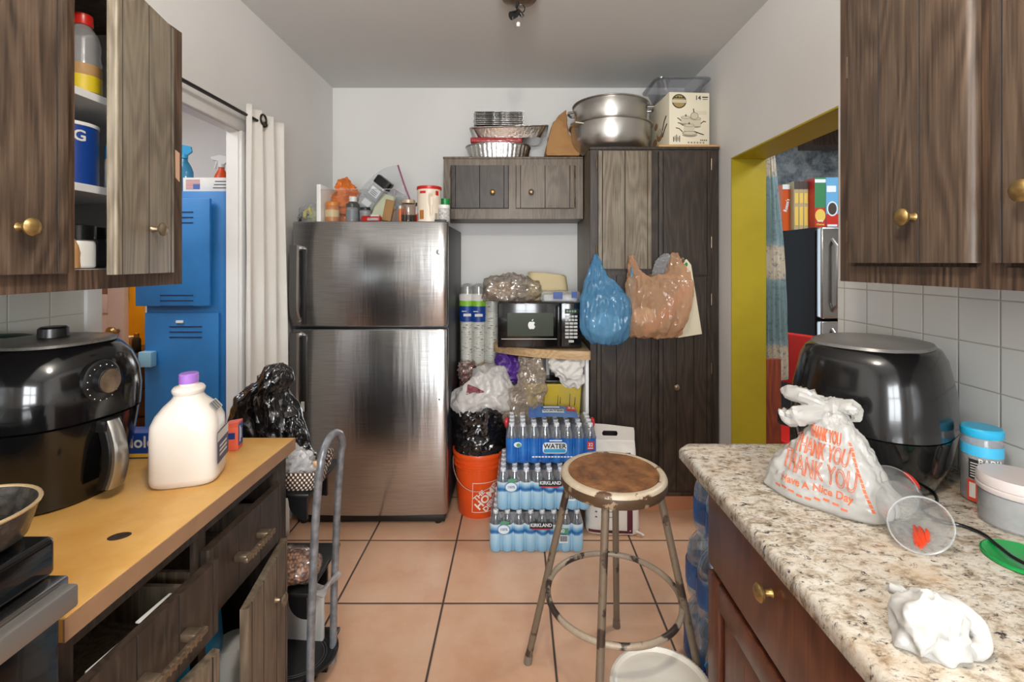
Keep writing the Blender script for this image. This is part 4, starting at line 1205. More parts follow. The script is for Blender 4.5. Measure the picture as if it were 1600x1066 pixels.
b = MB(); b.ball((-0.01, 0, 0.065), 0.10, 0.06, 0.066, 30, 18); b.crumple(0.03, 18, 7); b.floor_clamp(0.0); b.build('bag', m_bagclr, t)
# white board edge + clear bin
t = thing('storage_bin', 'clear open bin with an opaque white end panel on the refrigerator', 'bin', (-0.895, 2.80, ZF))
b = MB(); b.box(-0.235, -0.212, -0.155, 0.15, 0, 0.212, 0, 0.003); b.build('end_panel', m_white, t)
b = MB(); b.box(-0.212, 0.20, -0.152, -0.150, 0, 0.185); b.box(-0.212, 0.20, 0.148, 0.150, 0, 0.185); b.box(0.198, 0.20, -0.15, 0.15, 0, 0.185); b.box(-0.212, 0.20, -0.15, 0.15, 0, 0.002); b.build('walls', clear('bin_plastic', (0.97, 0.98, 0.98, 1), 0.03, 0.04), t)
b = MB(); b.tube([(-0.212, -0.151, 0.185), (0.2, -0.151, 0.185), (0.2, 0.15, 0.185), (-0.212, 0.15, 0.185)], 0.0025, 6); b.build('rim', m_clearmilk, t)
ZB = ZF + 0.0025
t = thing('orange_bag', 'crumpled orange mesh bag of produce inside the clear bin', 'bag', (-1.040, 2.84, ZB))
b = MB(); b.ball((0, 0.0, 0.13), 0.07, 0.06, 0.125, 36, 28); b.crumple(0.03, 18, 3, 0.012); b.floor_clamp(0.0); b.build('body', plain('orange_film', C(226, 118, 40), 0.4, var=0.25, vs=20), t)
jar('seasoning_jar', 'orange seasoning jar with orange lid at the left of the clear bin', 'jar', (-1.062, 2.70, ZB), 0.038, 0.115, plain('orange_powder', C(214, 122, 62), 0.35, col2=C(190, 130, 90), vs=20), plain('orange_lid', C(226, 136, 40), 0.4), 0.022, 0.036, 0.9, band=(plain('jar_label', C(222, 196, 150), 0.5), 0.25, 0.6))
jar('pill_bottle', 'dark bottle with a round white cap behind the seasoning jars', 'bottle', (-0.965, 2.765, ZB), 0.038, 0.155, m_charcoal, m_white, 0.03, 0.022, 0.6)
jar('pepper_jar', 'clear jar of ground black pepper with dark lid in the clear bin', 'jar', (-0.945, 2.692, ZB), 0.034, 0.105, m_clearmilk, m_charcoal, 0.022, 0.033, 0.9, fill=m_spice, fill_h=0.75, band=(plain('grey_label', C(120, 122, 128), 0.4), 0.2, 0.65))
jar('spice_jar', 'short clear spice jar with black lid between the pepper jar and the packets', 'jar', (-0.872, 2.70, ZB), 0.03, 0.085, m_clearmilk, m_charcoal, 0.016, 0.03, 0.9, fill=m_spice, fill_h=0.4, band=(plain('silver_label', C(150, 148, 152), 0.4), 0.2, 0.65))
# tilted grinder
t = thing('spice_grinder', 'silver-labelled bottle with ribbed black cap leaning across the clear bin', 'bottle', (-0.885, 2.74, ZB + 0.088), rot=(math.radians(4), math.radians(38), 0))
b = MB(); b.loft([fryer_ring(z, 0.044, 0.032, 5, 40) for z in (0.0, 0.004)] + [fryer_ring(z, 0.046, 0.034, 5, 40) for z in (0.01, 0.15)] + [fryer_ring(0.158, 0.042, 0.03, 5, 40)]); bo = b.build('body', m_clearmilk, t)
b = MB(); b.box(-0.042, 0.042, -0.0352, -0.0345, 0.004, 0.062, 0); b.box(-0.042, 0.042, -0.0352, -0.0345, 0.066, 0.145, 0); b.box(-0.03, 0.03, -0.036, -0.0353, 0.086, 0.135, 1); b.box(-0.026, 0.024, -0.036, -0.0353, 0.016, 0.052, 1)
for q in (0.093, 0.103, 0.113):
    b.box(-0.02, 0.02, -0.0366, -0.0361, q, q + 0.003, 2)
b.build('label_panel', [plain('silver_foil_label', C(186, 188, 190), 0.25, 0.6), plain('pale_label', C(212, 214, 216), 0.4), m_charcoal], bo)
b = MB(); b.loft([fryer_ring(z, 0.05, 0.037, 5, 60) for z in (0.157, 0.203)] + [fryer_ring(0.206, 0.046, 0.033, 5, 60)])
for k in range(12):
    x = -0.042 + k * 0.0076
    b.box(x, x + 0.003, -0.0385, -0.036, 0.161, 0.200)
b.build('cap', m_black, t)
# zip bag
t = thing('zip_bag', 'large clear zip bag with a purple seal standing open behind the clear bin', 'zip bag', (-0.83, 2.84, ZF + 0.004))
b = MB()
PTS = [(-0.17, 0.10), (-0.165, 0.20), (-0.10, 0.285), (0.0, 0.325), (0.10, 0.348)]
nu, nv = 26, 18
def zb(u, v, side):
    top = (-0.19 + 0.30 * u, 0.10 + 0.255 * (1 - (1 - u) ** 2.0))
    bot = (-0.03 + 0.215 * u, 0.0 + 0.14 * u)
    x = bot[0] + (top[0] - bot[0]) * v
    z = bot[1] + (top[1] - bot[1]) * v
    bul = 0.035 * math.sin(PI * v) ** 0.6 * math.sin(PI * min(u * 0.9 + 0.05, 1)) ** 0.6
    y = side * (bul + 0.001) + 0.006 * noise.noise(Vector((x * 30, z * 30, side * 3)))
    return (x, y, z)
for side in (-1, 1):
    vs = [zb(i / (nu - 1), j / (nv - 1), side) for j in range(nv) for i in range(nu)]
    fs = [(j * nu + i, j * nu + i + 1, (j + 1) * nu + i + 1, (j + 1) * nu + i) for j in range(nv - 1) for i in range(nu - 1)]
    b.add(vs, fs)
b.build('bag', m_bagclr, t)
b = MB(); b.tube([zb(1, v / 10, -1) for v in range(11)], 0.0052, 8); b.build('zip_seal', plain('purple_seal', C(142, 74, 110), 0.4), t)
# packets
m_packet = plain('pale_green_packet', C(206, 206, 176), 0.45, var=0.1, vs=14)
t = thing('flour_packet', 'pale green packet with yellow stripe leaning at the right of the clear bin', 'packet', (-0.800, 2.725, ZB), rot=(math.radians(-8), math.radians(18), 0))
b = MB(); b.box(-0.055, 0.045, -0.014, 0.014, 0.018, 0.17, 0, 0.006, 3); b.crumple(0.004, 30); bo = b.build('body', m_packet, t)
b = MB(); b.box(0.028, 0.048, -0.017, 0.016, 0.12, 0.145, 0, 0.002); b.build('stripe', plain('yellow_print', C(226, 196, 70), 0.5), bo)
t = thing('red_packet', 'small red and white packet lying at the front of the clear bin', 'packet', (-0.83, 2.672, ZB))
b = MB(); b.box(-0.055, 0.055, -0.02, 0.02, 0, 0.034, 0, 0.01, 3); b.crumple(0.004, 40); bo = b.build('body', m_red, t)
b = MB(); b.box(-0.015, 0.045, -0.024, -0.020, 0.006, 0.02, 0, 0.001); b.box(0.0, 0.05, -0.02, 0.02, 0.028, 0.04, 0, 0.004); b.build('white_print', m_whitem, bo)
t = thing('spice_packet', 'brown paper spice packet standing inside the right wall of the clear bin', 'packet', (-0.752, 2.712, ZB), rot=(0, math.radians(12), 0))
b = MB(); b.box(-0.03, 0.022, -0.012, 0.012, 0.008, 0.13, 0, 0.004, 2); b.crumple(0.003, 40); b.build('body', m_tan, t)
# right of the bin
jar('vitamin_bottle', 'orange translucent bottle with white cap beside the clear bin', 'bottle', (-0.668, 2.73, ZF), 0.022, 0.10, plain('amber_orange', C(226, 130, 84), 0.25), m_white, 0.018, 0.02)
jar('instant_coffee_jar', 'glass jar of dark coffee with beige lid on the refrigerator', 'jar', (-0.622, 2.685, ZF), 0.040, 0.128, clear('brown_glass', (0.86, 0.74, 0.66, 1), 0.10, 0.04), plain('beige_lid', C(178, 160, 138), 0.4, 0.3), 0.020, 0.038, 0.86, fill=plain('coffee', C(34, 18, 12), 0.7), fill_h=0.38)
t = jar('sauce_bottle', 'white and red bottle with brown cap behind the coffee jar', 'bottle', (-0.572, 2.74, ZF), 0.022, 0.118, m_white, plain('brown_cap', C(86, 62, 48), 0.5), 0.02, 0.021, 0.85, band=(m_red, 0.05, 0.42))
t = thing('creamer_canister', 'cream coloured canister with red lid and moulded grip on the refrigerator', 'canister', (-0.505, 2.70, ZF))
CR = 0.068
b = MB()
rings = []
for i in range(27):
    z = 0.186 * i / 26
    ring = []
    for j in range(60):
        a = 2 * PI * j / 60
        r = CR * (0.985 if i in (0, 26) else 1.0)
        da = (a - math.radians(-68) + PI) % (2 * PI) - PI
        zz = (z - 0.02) / 0.14
        if 0 < zz < 1:
            w = 0.30 * (0.25 + 0.75 * zz)
            dd = max(0.0, 1 - abs(da) / w) if w > 0 else 0
            r -= 0.016 * min(dd * 2.2, 1) * min(1, zz * 3) * min(1, (1 - zz) * 8)
        ring.append(Vector((r * math.cos(a), r * math.sin(a), z)))
    rings.append(ring)
b.loft(rings); bo = b.build('body', plain('cream_plastic', C(224, 212, 194), 0.4), t)
b = MB(); b.lathe([(CR + 0.002, 0.186), (CR + 0.003, 0.188), (CR + 0.002, 0.203), (CR - 0.003, 0.205)], 44); b.build('lid', m_red, t)
def on_cyl(b, cx, z0, z1, w, r, mi):
    n = 6
    for i in range(n):
        a0, a1 = cx - w / 2 + w * i / n, cx - w / 2 + w * (i + 1) / n
        b.add([(r * math.cos(q), r * math.sin(q), z) for q, z in ((a0, z0), (a1, z0), (a1, z1), (a0, z1))], [(0, 1, 2, 3)], mi)
CM_ = [m_red, plain('coffee_print', C(176, 110, 44), 0.5), plain('grey_text', C(160, 152, 142), 0.6)]
for nm_, a_, z0, z1, w_, mi in (('brand_patch', -112, 0.16, 0.174, 0.55, 0), ('cup_picture', -118, 0.015, 0.066, 0.42, 1), ('side_patch', -40, 0.15, 0.176, 0.3, 0), ('facts_patch', -45, 0.012, 0.05, 0.25, 2), ('fine_print', -146, 0.012, 0.05, 0.25, 2)):
    b = MB(); on_cyl(b, math.radians(a_), z0, z1, w_, CR + 0.0006, mi); b.build(nm_, CM_, bo)
jar('supplement_bottle', 'small white labelled bottle with white lid at the edge of the refrigerator top', 'bottle', (-0.413, 2.66, ZF), 0.031, 0.096, plain('pill_label', C(220, 218, 214), 0.5, col2=C(150, 150, 152), vs=90), m_white, 0.020, 0.032, 0.93)
jar('green_cap_bottle', 'bottle with a bright green cap behind the white supplement bottle', 'bottle', (-0.43, 2.80, ZF), 0.03, 0.15, m_clearmilk, m_green, 0.045, 0.028, 0.85)

# ------------------------------------------------------------------ on the short wall cabinet (top z = 2.132) and the pantry (2.133)
ZS = 2.1325
def pan_round(name, label, loc, rx, ry, h, flare=1.12, wav=44):
    t = thing(name, label, 'foil pan', loc)
    b = MB()
    n = wav * 4
    rings = []
    for f, kx in ((0, 1.0), (1, flare), (0.98, flare - 0.03), (0.03, 0.97)):
        ring = []
        for j in range(n):
            a = 2 * PI * j / n
            w = 1 + 0.012 * math.cos(a * wav)
            k = (abs(math.cos(a)) ** 2.4 + abs(math.sin(a)) ** 2.4) ** (-1 / 2.4)
            ring.append(Vector((rx * kx * w * k * math.cos(a), ry * kx * w * k * math.sin(a), h * f)))
        rings.append(ring)
    b.loft(rings, 0, True, True)
    bo = b.build('tray', m_foil, t)
    b = MB(); b.tube([(rx * flare * 1.01 * math.cos(a) * ((abs(math.cos(a)) ** 2.4 + abs(math.sin(a)) ** 2.4) ** (-1 / 2.4)), ry * flare * 1.01 * math.sin(a) * ((abs(math.cos(a)) ** 2.4 + abs(math.sin(a)) ** 2.4) ** (-1 / 2.4)), h) for a in [2 * PI * k / 64 for k in range(64)]], 0.005, 8, closed=True); b.build('rolled_rim', m_foil, t)
    return t
pan_round('roasting_pan', 'oval fluted foil roasting pan lowest on the short wall cabinet', (-0.125, 3.13, ZS), 0.190, 0.13, 0.092)
t = thing('foil_lid_pack', 'red packaged pan lids between the foil pans', 'packet', (-0.145, 3.13, ZS + 0.098), 0.05)
b = MB(); b.box(-0.16, 0.17, -0.13, 0.12, 0, 0.034, 0, 0.010, 3); b.crumple(0.003, 25); b.build('body', film('red_film', C(196, 70, 72), 0.8, 0.2, 0.2), t)
t = thing('foil_tray', 'long rectangular foil tray above the red pack', 'foil pan', (-0.05, 3.14, ZS + 0.134), 0.0, rot=(0, math.radians(-2), 0))
b = MB(); b.loft([[Vector((x, y, z)) for x, y in rrect(-a, a, -c, c, 0.03, 5)] for a, c, z in ((0.20, 0.11, 0), (0.235, 0.135, 0.062), (0.255, 0.15, 0.064), (0.255, 0.15, 0.067), (0.23, 0.13, 0.066), (0.198, 0.108, 0.004))]); b.crumple(0.003, 60); b.build('tray', m_foil, t)
# square foil pans in a stack
fp0 = None
for k in range(8):
    loc = (-0.12 + 0.003 * math.sin(k * 2.1), 3.12 + 0.002 * math.cos(k * 1.7), ZS + 0.203 + k * 0.0115)
    lab = ['lowest square foil pan of the stack on the short cabinet', 'second square foil pan from the bottom of the stack', 'third square foil pan from the bottom of the stack', 'fourth square foil pan from the bottom of the stack', 'fourth square foil pan from the top of the stack', 'third square foil pan from the top of the stack', 'second square foil pan from the top of the stack', 'topmost square foil pan of the stack on the short cabinet'][k]
    if fp0 is None:
        t = fp0 = thing('square_foil_pan', lab, 'foil pan', loc, 0, 'stack of square foil pans')
        b = MB(); b.loft([[Vector((x, y, z)) for x, y in rrect(-a, a, -a * 0.8, a * 0.8, 0.02, 5)] for a, z in ((0.130, 0), (0.146, 0.008), (0.158, 0.0085), (0.158, 0.0105), (0.144, 0.0105), (0.128, 0.002))]); b.build('tray', m_foil, t)
        b = MB()
        for q in range(30):
            x = -0.155 + q * 0.0107
            b.box(x, x + 0.004, -0.1285, -0.1262, 0.0068, 0.0108)
        b.build('crimped_rim', m_foil, t)
    else:
        t = copy_tree(fp0); t.location = loc; t['label'] = lab
        t.rotation_euler = (0, 0, 0.02 * math.sin(k * 3))
# brown paper bag
t = thing('paper_bag', 'folded brown paper bag leaning on the short wall cabinet', 'paper bag', (0.285, 3.04, ZS + 0.001))
b = MB()
rg = []
for z, xl, xr, y0, y1 in ((0, -0.095, 0.105, -0.09, 0.05), (0.012, -0.105, 0.11, -0.095, 0.055), (0.07, -0.095, 0.085, -0.06, 0.055), (0.16, -0.072, 0.045, -0.02, 0.05), (0.24, -0.045, 0.035, 0.0, 0.04), (0.29, 0.0, 0.034, 0.015, 0.035), (0.315, 0.028, 0.034, 0.022, 0.03)):
    xm = (xl + xr) / 2
    rg.append([Vector(p) for p in ((xl, y0, z), (xm, y0 - 0.012, z), (xr, y0, z), (xr + 0.004, (y0 + y1) / 2, z), (xr, y1, z), (xm, y1 + 0.006, z), (xl, y1, z), (xl - 0.004, (y0 + y1) / 2, z))])
b.loft(rg)
bmesh.ops.subdivide_edges(b.bm, edges=list(b.bm.edges), cuts=2, use_grid_fill=True); b.crumple(0.008, 14, 4); b.floor_clamp(0)
b.build('body', m_tan, t, ang=25)
b = MB(); b.prism([(-0.02, 0.275), (0.032, 0.315), (0.034, 0.17), (0.012, 0.20)], -0.012, -0.009, 'xz'); b.build('folded_flap', plain('kraft_dark', C(150, 108, 66), 0.8), t)
# two big pots
def pot(name, label, loc, r, h, lugs, rz=0.0, rimw=0.012):
    t = thing(name, label, 'pot', loc, rz)
    b = MB()
    b.lathe([(r * 0.72, 0), (r * 0.80, 0.006), (r * 0.92, h * 0.22), (r * 0.985, h * 0.5), (r, h * 0.85), (r * 1.0, h - 0.008), (r + rimw, h - 0.006), (r + rimw + 0.002, h - 0.002), (r + rimw, h), (r - 0.004, h - 0.003), (r * 0.97, h * 0.6), (r * 0.76, 0.012), (0.01, 0.008)], 56, cap1=True)
    b.build('body', m_alu, t)
    for sgn in (-1, 1):
        b = MB()
        if lugs == 'bar':
            b.tube([(sgn * r * 0.99, -0.045, h - 0.035), (sgn * (r + 0.03), -0.042, h - 0.034), (sgn * (r + 0.038), 0, h - 0.034), (sgn * (r + 0.03), 0.042, h - 0.034), (sgn * r * 0.99, 0.045, h - 0.035)], 0.009, 10)
        else:
            b.loft([[Vector((sgn * (r - 0.005 + 0.045 * f), y * (1 - 0.45 * f), h - 0.022 + z + 0.006 * f)) for y, z in ((-0.05, 0), (0.05, 0), (0.05, 0.008), (-0.05, 0.008))] for f in (0, 0.5, 1)])
        b.build('handle', m_alu, t)
    return t
ZP = 2.1335
pot('stock_pot', 'large wide aluminium pot with flat lug handles on the pantry', (0.592, 2.985, ZP), 0.250, 0.185, 'lug', 0.5)
pot('stew_pot', 'shallower aluminium pot with loop handles stacked in the larger pot', (0.592, 2.985, ZP + 0.135), 0.228, 0.185, 'bar', -0.25)
# board, cookware box, clear container
t = thing('wood_board', 'thin pale wooden board under the cookware box on the pantry', 'board', (0.985, 2.86, ZP), 0.0)
b = MB(); b.box(-0.165, 0.185, -0.14, 0.2, 0, 0.012, 0, 0.001, 1); b.build('plank', wood('pale_board', C(196, 150, 92), C(214, 172, 112), C(170, 122, 68), seed=8, axis='x'), t)
t = thing('cookware_box', 'white cookware box with pot pictures and a round badge on the pantry', 'box', (1.005, 2.895, ZP + 0.0125), math.radians(4))
BX = 0.122
b = MB(); b.box(-BX, BX, -0.13, 0.21, 0, 0.318, 0, 0.002); bo = b.build('body', plain('cream_card', C(232, 224, 200), 0.6, var=0.03), t)
m_pk = plain('print_dark', C(62, 56, 46), 0.6); m_pg = plain('print_grey', C(150, 142, 124), 0.5); m_pl = plain('print_pale', C(206, 198, 174), 0.5); m_gold = plain('print_gold', C(166, 142, 84), 0.5)
def disc(b, cx, cz, rx, rz, y, mi, n=28, a0=0, a1=360):
    pts = [(cx + rx * math.cos(math.radians(a0 + (a1 - a0) * k / n)), y, cz + rz * math.sin(math.radians(a0 + (a1 - a0) * k / n))) for k in range(n + (0 if a1 - a0 == 360 else 1))]
    b.add(pts, [tuple(range(len(pts)))], mi)
b = MB(); y = -0.1304
disc(b, -0.062, 0.245, 0.044, 0.042, y, 0); disc(b, -0.062, 0.245, 0.037, 0.035, y - 0.0002, 3)
b.box(-0.105, -0.02, y - 0.0006, y - 0.0002, 0.236, 0.254, 2)
PK_ = [m_pk, m_pg, m_pl, m_gold]
for k in range(4):
    disc(b, -0.086 + k * 0.016, 0.262, 0.008, 0.008 + 0.004 * (k % 2), y - 0.0008, 0, 10, 0, 180)
for v in b.bm.verts:
    v.co.z += 0.02
b.build('round_badge', PK_, bo); b = MB()
flat_text(b, '14', 0.036, 0.052, y - 0.0003, 0.286, '-y', 0, 0.0008); b.box(0.078, 0.112, y - 0.0006, y - 0.0002, 0.288, 0.295, 0); b.box(0.080, 0.110, y - 0.0006, y - 0.0002, 0.276, 0.282, 1)
b.build('front_print', [m_pk, m_pg, m_pl, m_gold], bo)
b = MB()
def potpic(cx, cz, rx, rz, hh, knob_=True):
    disc(b, cx, cz, rx, rz, y - 0.0002, 1); b.box(cx - rx, cx + rx, y - 0.0005, y - 0.0001, cz, cz + hh, 2); disc(b, cx, cz + hh, rx, rz, y - 0.0006, 1); disc(b, cx, cz + hh, rx * 0.85, rz * 0.7, y - 0.0008, 2)
    if knob_:
        b.box(cx - 0.004, cx + 0.004, y - 0.001, y - 0.0006, cz + hh + rz * 0.6, cz + hh + rz * 0.6 + 0.011, 0)
def hand(pts):
    b.tube([(u, y - 0.001, v) for u, v in pts], 0.0028, 5, 0)
potpic(-0.022, 0.135, 0.030, 0.009, 0.036); potpic(0.038, 0.120, 0.032, 0.010, 0.045); disc(b, 0.030, 0.180, 0.025, 0.022, y - 0.0012, 1); disc(b, 0.030, 0.180, 0.021, 0.018, y - 0.0014, 2); potpic(-0.002, 0.090, 0.032, 0.010, 0.034); potpic(0.002, 0.068, 0.046, 0.013, 0.010, False)
hand([(0.027, 0.20), (0.024, 0.222)]); hand([(-0.05, 0.15), (-0.066, 0.164), (-0.074, 0.165)]); hand([(-0.036, 0.122), (-0.058, 0.136), (-0.07, 0.138)]); hand([(-0.042, 0.085), (-0.062, 0.104), (-0.082, 0.108)]); hand([(0.068, 0.135), (0.085, 0.15), (0.098, 0.146)]); hand([(0.03, 0.088), (0.06, 0.078), (0.086, 0.07)])
b.build('pot_picture', [m_pk, m_pg, m_pl], bo)
b = MB(); disc(b, -0.078, 0.045, 0.024, 0.008, y - 0.0002, 2)
for k in range(5):
    b.box(-0.098 + k * 0.009, -0.093 + k * 0.009, y - 0.0006, y - 0.0002, 0.026 + 0.004 * (k % 2), 0.056 + 0.006 * (k % 3), k % 2)
for k in range(6):
    b.box(-0.01 + k * 0.018, 0.0 + k * 0.018, y - 0.0006, y - 0.0002, 0.018, 0.028, 1)
for k in range(4):
    b.box(0.066 + k * 0.011, 0.073 + k * 0.011, y - 0.0006, y - 0.0002, 0.034, 0.041, 0)
for k in range(3):
    b.box(0.04, 0.105, y - 0.0006, y - 0.0002, 0.206 - k * 0.008, 0.209 - k * 0.008, 2)
b.build('small_print', [m_pk, m_pg, m_pl], bo)
b = MB(); x = -BX - 0.0004
for cz, cy, rr, mi in ((0.10, 0.02, 0.05, 1), (0.12, 0.02, 0.035, 2), (0.17, 0.08, 0.03, 1), (0.07, 0.10, 0.04, 1)):
    b.add([(x - 0.0002 * mi, cy + rr * math.cos(a), cz + rr * 0.7 * math.sin(a)) for a in [2 * PI * k / 20 for k in range(20)]], [tuple(range(20))], mi)
for p in (((-0.03, 0.12), (-0.06, 0.17), (-0.09, 0.19)), ((-0.03, 0.08), (-0.07, 0.12), (-0.10, 0.14))):
    b.tube([(x - 0.0008, u, v) for u, v in p], 0.004, 5, 0)
b.build('side_picture', [m_pk, plain('print_tan', C(160, 122, 84), 0.5), m_pl], bo)
t = thing('clear_container', 'clear grey plastic container upside down on the cookware box', 'container', (0.985, 2.93, ZP + 0.3315))
m_smoke = clear('smoky_plastic', (0.72, 0.74, 0.78, 1), 0.10, 0.08, 0.12, (0.5, 0.52, 0.56, 1))
b = MB(); b.loft([[Vector((x_, y_, z)) for x_, y_ in rrect(-a, a, -c, c, 0.05, 7)] for a, c, z in ((0.115, 0.11, 0.0), (0.12, 0.115, 0.006), (0.15, 0.14, 0.085), (0.172, 0.16, 0.088), (0.174, 0.162, 0.095), (0.148, 0.138, 0.094), (0.116, 0.11, 0.006))]); b.build('tub', m_smoke, t)

# ------------------------------------------------------------------ bags hung on the pantry doors
def hang_rows(px_rows, d, thick):
    rows = []
    for (py, x0, x1, k) in px_rows:
        a, c = W(x0, py, d), W(x1, py, d)
        rows.append((a.z, a.x, c.x, 2.678 - thick * k, thick * k))
    return rows
m_bluebag = film('blue_bag_film', C(122, 186, 226), 0.50, 0.14, 0.35, bump=0.5, bs=14, bd=0.006, st=(1, 1, 0.3))
t = thing('shopping_bag', 'translucent blue plastic bag hanging from the pantry door', 'plastic bag', (0, 0, 0))
rows = hang_rows([(537, 932, 955, 0.35), (533, 922, 968, 0.75), (522, 911, 976, 0.95), (505, 906, 982, 1.0), (485, 907, 984, 0.95), (470, 909, 983, 0.85), (455, 912, 972, 0.65), (440, 917, 957, 0.42), (422, 923, 946, 0.26), (408, 929, 939, 0.15), (397, 931, 936, 0.08)], 2.62, 0.085)
b = MB(); b.loft(sag(rows_fine(rows, 90), 180, 2.1, 0.14, 14, 1.0)); b.crumple(0.014, 14, 2, 0.004, st=(1, 1, 0.3), oct=2); b.crumple(0.003, 46, 6, 0.001, st=(1, 1, 0.4), oct=2); b.build('bag', m_bluebag, t)
b = MB(); b.tube([W(980, 500, 2.60), W(984, 470, 2.60), W(988, 440, 2.60), W(987, 418, 2.62)], [0.012, 0.02, 0.012, 0.005], 12); b.crumple(0.006, 40, 4); b.build('loose_handle', m_bluebag, t)
b = MB(); b.ball(W(945, 508, 2.59), 0.085, 0.04, 0.06, 60, 40); b.crumple(0.016, 22, 6); b.build('contents', m_whitem, t)
m_tanbag = film('tan_bag_film', C(228, 188, 152), 0.50, 0.16, 0.35, bump=0.5, bs=14, bd=0.006, st=(1, 1, 0.35))
t = thing('shopping_bag', 'translucent tan plastic bag bulging with groceries on the pantry door', 'plastic bag', (0, 0, 0))
rows = hang_rows([(527, 988, 1052, 0.55), (523, 985, 1062, 0.8), (510, 984, 1068, 1.0), (490, 984, 1076, 1.0), (470, 984, 1082, 0.95), (452, 984, 1083, 0.85), (440, 986, 1083, 0.7), (432, 990, 1080, 0.5)], 2.56, 0.10)
b = MB(); b.loft(sag(rows_fine(rows, 90), 180, 2.3, 0.10, 14, 5.0)); b.crumple(0.014, 13, 9, 0.004, st=(1, 1, 0.3), oct=2); b.crumple(0.003, 46, 6, 0.001, st=(1, 1, 0.4), oct=2); b.build('bag', m_tanbag, t)
for nm, pts in (('handle', ((434, 985, 1018, 0.55), (424, 986, 1006, 0.4), (412, 987, 1000, 0.25), (400, 989, 997, 0.12))), ('handle', ((436, 1036, 1084, 0.6), (425, 1048, 1083, 0.5), (412, 1052, 1074, 0.32), (402, 1056, 1070, 0.2), (395, 1059, 1068, 0.1)))):
    b = MB(); b.loft(sag(rows_fine(hang_rows(pts, 2.57, 0.09), 18), 40, 2.0, 0.14, 10, 3)); b.crumple(0.006, 34, 3, 0.004); b.build(nm, m_tanbag, t)
b = MB(); b.ball(W(1005, 495, 2.56), 0.06, 0.035, 0.05, 24, 14); b.crumple(0.012, 26, 4); b.build('contents', m_whitem, t)
b = MB(); b.box(-0.03, 0.03, -0.01, 0.01, -0.03, 0.03, R=Matrix.Translation(W(1030, 500, 2.56)) @ Matrix.Rotation(0.6, 4, 'Y')); b.build('carton', plain('cream_carton', C(226, 208, 176), 0.6), t)
b = MB(); b.tube([W(1005, 520, 2.56), W(1040, 490, 2.56), W(1070, 450, 2.57)], [0.02, 0.034, 0.02], 12); b.crumple(0.008, 30); b.build('bread_loaf', plain('bread_brown', C(176, 112, 66), 0.7), t)
t = thing('clear_bag', 'small crinkled clear bag hung behind the tan bag on the pantry knob', 'plastic bag', (0, 0, 0))
b = MB(); b.loft(sag(rows_fine([(W(0, 440, 2.66).z, 0.775, 0.835, 2.668, 0.02), (W(0, 425, 2.66).z, 0.77, 0.85, 2.668, 0.026), (W(0, 408, 2.66).z, 0.79, 0.87, 2.67, 0.02), (W(0, 398, 2.66).z, 0.84, 0.90, 2.675, 0.01)], 18), 40, 2, 0.15)); b.crumple(0.010, 36, 3, 0.006); b.build('bag', m_bagclr, t)
t = thing('paper_card', 'cream paper tag with a green leaf print hanging beside the tan bag', 'paper tag', (0.985, 2.682, 1.47))
b = MB(); P = [W(px, py, 2.68) - Vector((0.985, 2.682, 1.47)) for px, py in ((1073, 405), (1080, 414), (1097, 522), (1060, 528), (1058, 515), (1066, 470), (1064, 410))]
b.prism([(p.x, p.z) for p in P], -0.001, 0.001, 'xz'); bo = b.build('card', plain('cream_paper', C(226, 218, 192), 0.75, var=0.05, vs=8), t)
b = MB(); disc(b, P[0].x - 0.002, P[0].z - 0.03, 0.008, 0.012, -0.0016, 0, 12); b.build('leaf_print', m_green, t)

# ------------------------------------------------------------------ microwave stand and what is around it
m_stand = wood('pale_maple', C(190, 158, 116), C(206, 176, 136), C(168, 134, 94), seed=2.7, rough=0.45, axis='x')
ZM = 0.962
t = thing('microwave_stand', 'pale wooden stand with a curved front top carrying the microwave', 'stand', (0.13, 2.90, 0))
top = [(-0.275, 0.36)] + [(-0.275, 0.0)] + [(-0.275 + 0.545 * i / 14, 0.0 - 0.245 * math.sin(PI / 2 * i / 14) ** 0.8) for i in range(1, 14)] + [(0.27, -0.255), (0.284, -0.248), (0.284, 0.36)]
b = MB(); b.prism(top, ZM - 0.05, ZM - 0.001, 'xy'); tp = b.build('top', m_stand, t, ang=50)
b = MB(); b.box(0.262, 0.280, -0.215, 0.36, 0, ZM - 0.0505, 0, 0.002); b.build('side_panel', m_interior, t)
b = MB(); b.box(-0.05, 0.262, 0.345, 0.36, 0.0, ZM - 0.0505); b.box(-0.01, 0.262, 0.02, 0.345, 0.36, 0.378); b.build('back_panel', m_interior, t)
b = MB(); b.box(0.05, 0.07, 0.02, 0.04, 0.378, ZM - 0.0505); b.build('post', m_interior, t)
# microwave
t = thing('microwave', 'black microwave oven with keypad and a white fruit decal on its door', 'microwave', (-0.112, 2.715, ZM))
MW, MH = 0.485, 0.268
b = MB(); b.box(0.002, MW - 0.002, 0.02, 0.36, 0.008, MH - 0.002, 0, 0.004)
for x_, y_ in ((0.04, 0.05), (MW - 0.04, 0.05), (0.04, 0.32), (MW - 0.04, 0.32)):
    b.cyl((x_, y_, 0), (x_, y_, 0.012), 0.012, n=12)
b.build('body', m_black, t)
b = MB(); b.box(0, 0.362, 0, 0.021, 0.008, MH, 0, 0.006, 3); dr = b.build('door', m_blackg, t)
b = MB(); b.box(0.055, 0.322, -0.0012, 0.004, 0.075, 0.210, 0, 0.001, 1); b.build('window', plain('microwave_window', C(52, 62, 52), 0.12, spec=0.6), dr)
b = MB(); b.box(0.02, 0.345, -0.002, 0.004, 0.056, 0.061, 0, 0.001, 1); b.build('chrome_line', m_silver, dr)
